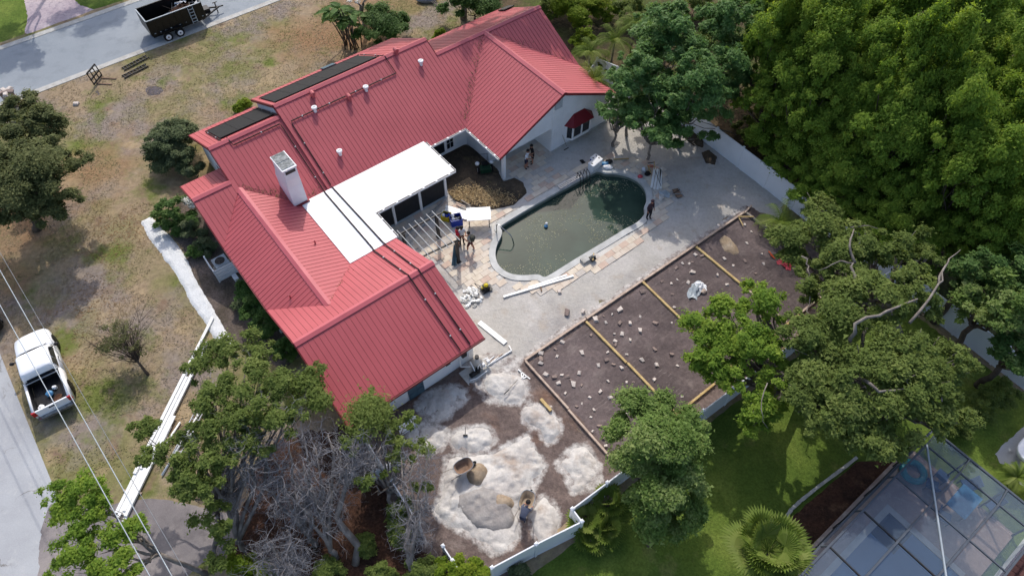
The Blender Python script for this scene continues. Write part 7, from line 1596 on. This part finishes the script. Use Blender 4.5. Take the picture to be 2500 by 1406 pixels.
# ------------------------------------------------------------------ people
def person(label, feet, face, shirt, pants, pose="stand", shoe=None, sleeve="short", shorts=True, hair=None, extra=None, h=1.74):
    """one skinned body; joints in metres, x forward"""
    k = h / 1.74; J = {}; b = 0.0
    lean = 0.95 if pose == "bend" else 0.12 if pose == "phone" else 0.04
    hip = Vector((0, 0, .90)); cl, sl = math.cos(lean), math.sin(lean)
    if pose == "bend": hip = Vector((-.12, 0, .86))
    T = lambda u: hip + Vector((sl * u, 0, cl * u))
    J["pelvis"] = hip; J["waist"] = T(.17); J["chest"] = T(.38); J["neck"] = T(.55); J["head0"] = T(.63) + Vector((.02, 0, 0)); J["head1"] = T(.80) + Vector((.04, 0, 0))
    E_ = [("pelvis", "waist"), ("waist", "chest"), ("chest", "neck"), ("neck", "head0"), ("head0", "head1")]
    R = dict(pelvis=(.175, .14), waist=(.16, .125), chest=(.185, .135), neck=(.065, .065), head0=(.095, .105), head1=(.095, .105))
    for s, n in ((1, "l"), (-1, "r")):
        step = .14 * s if pose == "walk" else .03 * s
        J["hip" + n] = hip + Vector((0, .09 * s, -.06)); J["knee" + n] = Vector((step * .8 + (.06 if pose == "bend" else 0.03), .1 * s, .48)); J["ank" + n] = Vector((step * 1.2 - (.06 if pose == "walk" and s < 0 else 0), .1 * s, .09)); J["toe" + n] = J["ank" + n] + Vector((.17, .02 * s, -.055))
        J["sho" + n] = T(.49) + Vector((0, .175 * s, 0)); sh = J["sho" + n]
        if pose == "bend": J["elb" + n] = sh + Vector((.12, .06 * s, -.26)); J["wri" + n] = sh + Vector((.30, .02 * s, -.42))
        elif pose in ("phone", "walk"): J["elb" + n] = sh + Vector((.06, .07 * s, -.27)); J["wri" + n] = sh + Vector((.30, -.03 * s, -.24 + (.08 if pose == "walk" and s > 0 else 0)))
        else: J["elb" + n] = sh + Vector((-.02, .07 * s, -.28)); J["wri" + n] = sh + Vector((.08, .07 * s, -.51))
        d = (J["wri" + n] - J["elb" + n]).normalized(); J["han" + n] = J["wri" + n] + d * .085
        E_ += [("pelvis", "hip" + n), ("hip" + n, "knee" + n), ("knee" + n, "ank" + n), ("ank" + n, "toe" + n), ("chest", "sho" + n), ("sho" + n, "elb" + n), ("elb" + n, "wri" + n), ("wri" + n, "han" + n)]
        R.update({"hip" + n: (.115, .115), "knee" + n: (.078, .078), "ank" + n: (.052, .052), "toe" + n: (.05, .038), "sho" + n: (.08, .075), "elb" + n: (.055, .055), "wri" + n: (.036, .036), "han" + n: (.035, .022)})
        side = Vector((-d.y, d.x, 0)).normalized() if abs(d.z) < .95 else Vector((0, 1, 0))
        for q in range(4):
            nm = "fin%d%s" % (q, n); J[nm] = J["han" + n] + d * (.075 - .012 * abs(q - 1.3)) + side * (.02 * (q - 1.5)) + Vector((0, 0, -.015)); E_.append(("han" + n, nm)); R[nm] = (.009, .009)
        J["thu" + n] = J["wri" + n] + d * .05 + side * .055 * s; E_.append(("wri" + n, "thu" + n)); R["thu" + n] = (.011, .011)
    names = list(J); me = bpy.data.meshes.new("body"); me.from_pydata([tuple(J[n] * k) for n in names], [(names.index(a), names.index(c)) for a, c in E_], [])
    o = bpy.data.objects.new("body_tmp", me); COL.objects.link(o)
    md = o.modifiers.new("skin", 'SKIN'); sv = me.skin_vertices[0].data
    for i, n in enumerate(names): sv[i].radius = (R[n][0] * k, R[n][1] * k); sv[i].use_root = (n == "pelvis")
    ss = o.modifiers.new("sub", 'SUBSURF'); ss.levels = 1; ss.render_levels = 1
    dg = bpy.context.evaluated_depsgraph_get(); em = bpy.data.meshes.new_from_object(o.evaluated_get(dg)); bpy.data.objects.remove(o)
    em.name = "body"; em.materials.clear()
    for m_ in (m_skin, shirt, pants, shoe or m_shoe): em.materials.append(m_)
    P = {n: J[n] * k for n in names}
    def segd(p, a, c):
        a, c = P[a], P[c]; d = c - a; t = max(0, min(1, (p - a).dot(d) / max(1e-9, d.length_squared))); return (p - a - d * t).length, t
    for f in em.polygons:
        f.use_smooth = True; c = f.center; best = (9, None, 0)
        for (a, b_) in E_:
            d, t = segd(c, a, b_); d -= R[a][0] * .5 * k
            if d < best[0]: best = (d, (a, b_), t)
        a, b_ = best[1]; t = best[2]; mi = 1
        if a.startswith("ank") or b_.startswith("toe"): mi = 3
        elif a.startswith("knee"): mi = 0 if shorts else (2 if t < .9 else 3)
        elif a.startswith("hip") or (a == "pelvis" and b_.startswith("hip")): mi = 2 if (t < .85 or not shorts or a == "pelvis") else 0
        elif a == "pelvis": mi = 2 if t < .35 else 1
        elif a in ("neck", "head0") : mi = 0
        elif a.startswith("sho"): mi = 1 if (t < .62 or sleeve == "long") else 0
        elif a.startswith("elb"): mi = 1 if sleeve == "long" and t < .9 else 0
        elif a.startswith("wri") or a.startswith("han"): mi = 0
        f.material_index = mi
    t_ = thing("person", label, "person", Vector((feet.x, feet.y, feet.z)), face); bo = link("body", em, t_)
    hc = (P["head0"] + P["head1"]) / 2; fw = Vector((1, 0, 0)) if pose != "bend" else Vector((cl, 0, -sl))
    hm = MB(); up_ = (P["head1"] - P["head0"]).normalized(); cen = P["head1"] + up_ * .03 * k - fw * .02
    bm = bmesh.new(); bmesh.ops.create_uvsphere(bm, u_segments=12, v_segments=8, radius=.125 * k)
    for v in list(bm.verts):
        if v.co.dot(up_) < -.03 and v.co.dot(fw) > -.02: bm.verts.remove(v)
    hme = bpy.data.meshes.new("hair"); bm.to_mesh(hme); bm.free(); hme.materials.append(hair or m_hair); ho = link("hair", hme, t_, cen - up_ * .03)
    fc_ = MB()
    for s in (-1, 1): fc_.blob(hc + fw * .088 * k + Vector((0, .032 * s, .0)) + up_ * .02, (.012, .014, .01), 6, 4)
    fc_.build("eyes", m_hair, bo); MB().blob(hc + fw * .10 * k - up_ * .01, (.018, .014, .022), 6, 4).build("nose", m_skin, bo); MB().blob(hc + fw * .092 * k - up_ * .05, (.008, .024, .007), 6, 4).build("mouth", m_cloth["darkred"], bo)
    for s in (-1, 1): MB().blob(hc + Vector((0, .09 * k * s, 0)), (.018, .012, .03), 6, 4).build("ear", m_skin, bo)
    if extra == "backpack":
        bpk = MB().loft([rrect(.1, .15, P["waist"].z - .02, P["chest"].x - .22, rad=.06), rrect(.13, .17, P["waist"].z + .15, P["chest"].x - .24, rad=.07), rrect(.11, .16, P["neck"].z - .06, P["chest"].x - .2, rad=.06), rrect(.05, .1, P["neck"].z - .02, P["chest"].x - .2, rad=.04)]).build("backpack", m_cloth["olive"], t_, True)
        for s in (-1, 1): MB().tube([P["neck"] + Vector((-.1, .1 * s, -.03)), P["chest"] + Vector((.13, .11 * s, .1)), P["waist"] + Vector((.05, .13 * s, .02))], .018, 5).build("strap", m_cloth["olive"], bpk)
    return t_
person("person in a white T-shirt and navy shorts standing under the porch gable", at(1284, 411, .07), math.radians(-20), m_cloth["white"], m_cloth["navy"], "phone")
person("person in black standing behind the white-shirted one under the gable", at(1300, 399, .07), math.radians(200), m_cloth["black"], m_cloth["black"], "phone", shorts=True)
person("person in a red shirt behind the front pergola post", at(1119, 600, .08), math.radians(20), m_cloth["red"], m_cloth["black"], "stand")
person("person in a pale top and dark trousers talking beside the red shirt", at(1128, 595, .08), math.radians(-60), m_cloth["white"], m_cloth["black"], "phone", shorts=False)
person("person with a dark backpack and shorts striding towards the pergola", at(1149, 611, .08), math.radians(165), m_cloth["grey"], m_cloth["darkred"], "walk", m_shoewhite, extra="backpack")
person("person in dark plum clothes standing at the right end of the pool", at(1582, 533, .1), math.radians(-60), m_cloth["plum"], m_cloth["black"], "stand", sleeve="long", shorts=False, hair=m_cloth["plum"])
person("person in slate work clothes bending over a wheelbarrow in the sand", at(1277, 1272, .25), math.radians(65), m_cloth["slate"], m_cloth["navy"], "bend", sleeve="long", shorts=False)
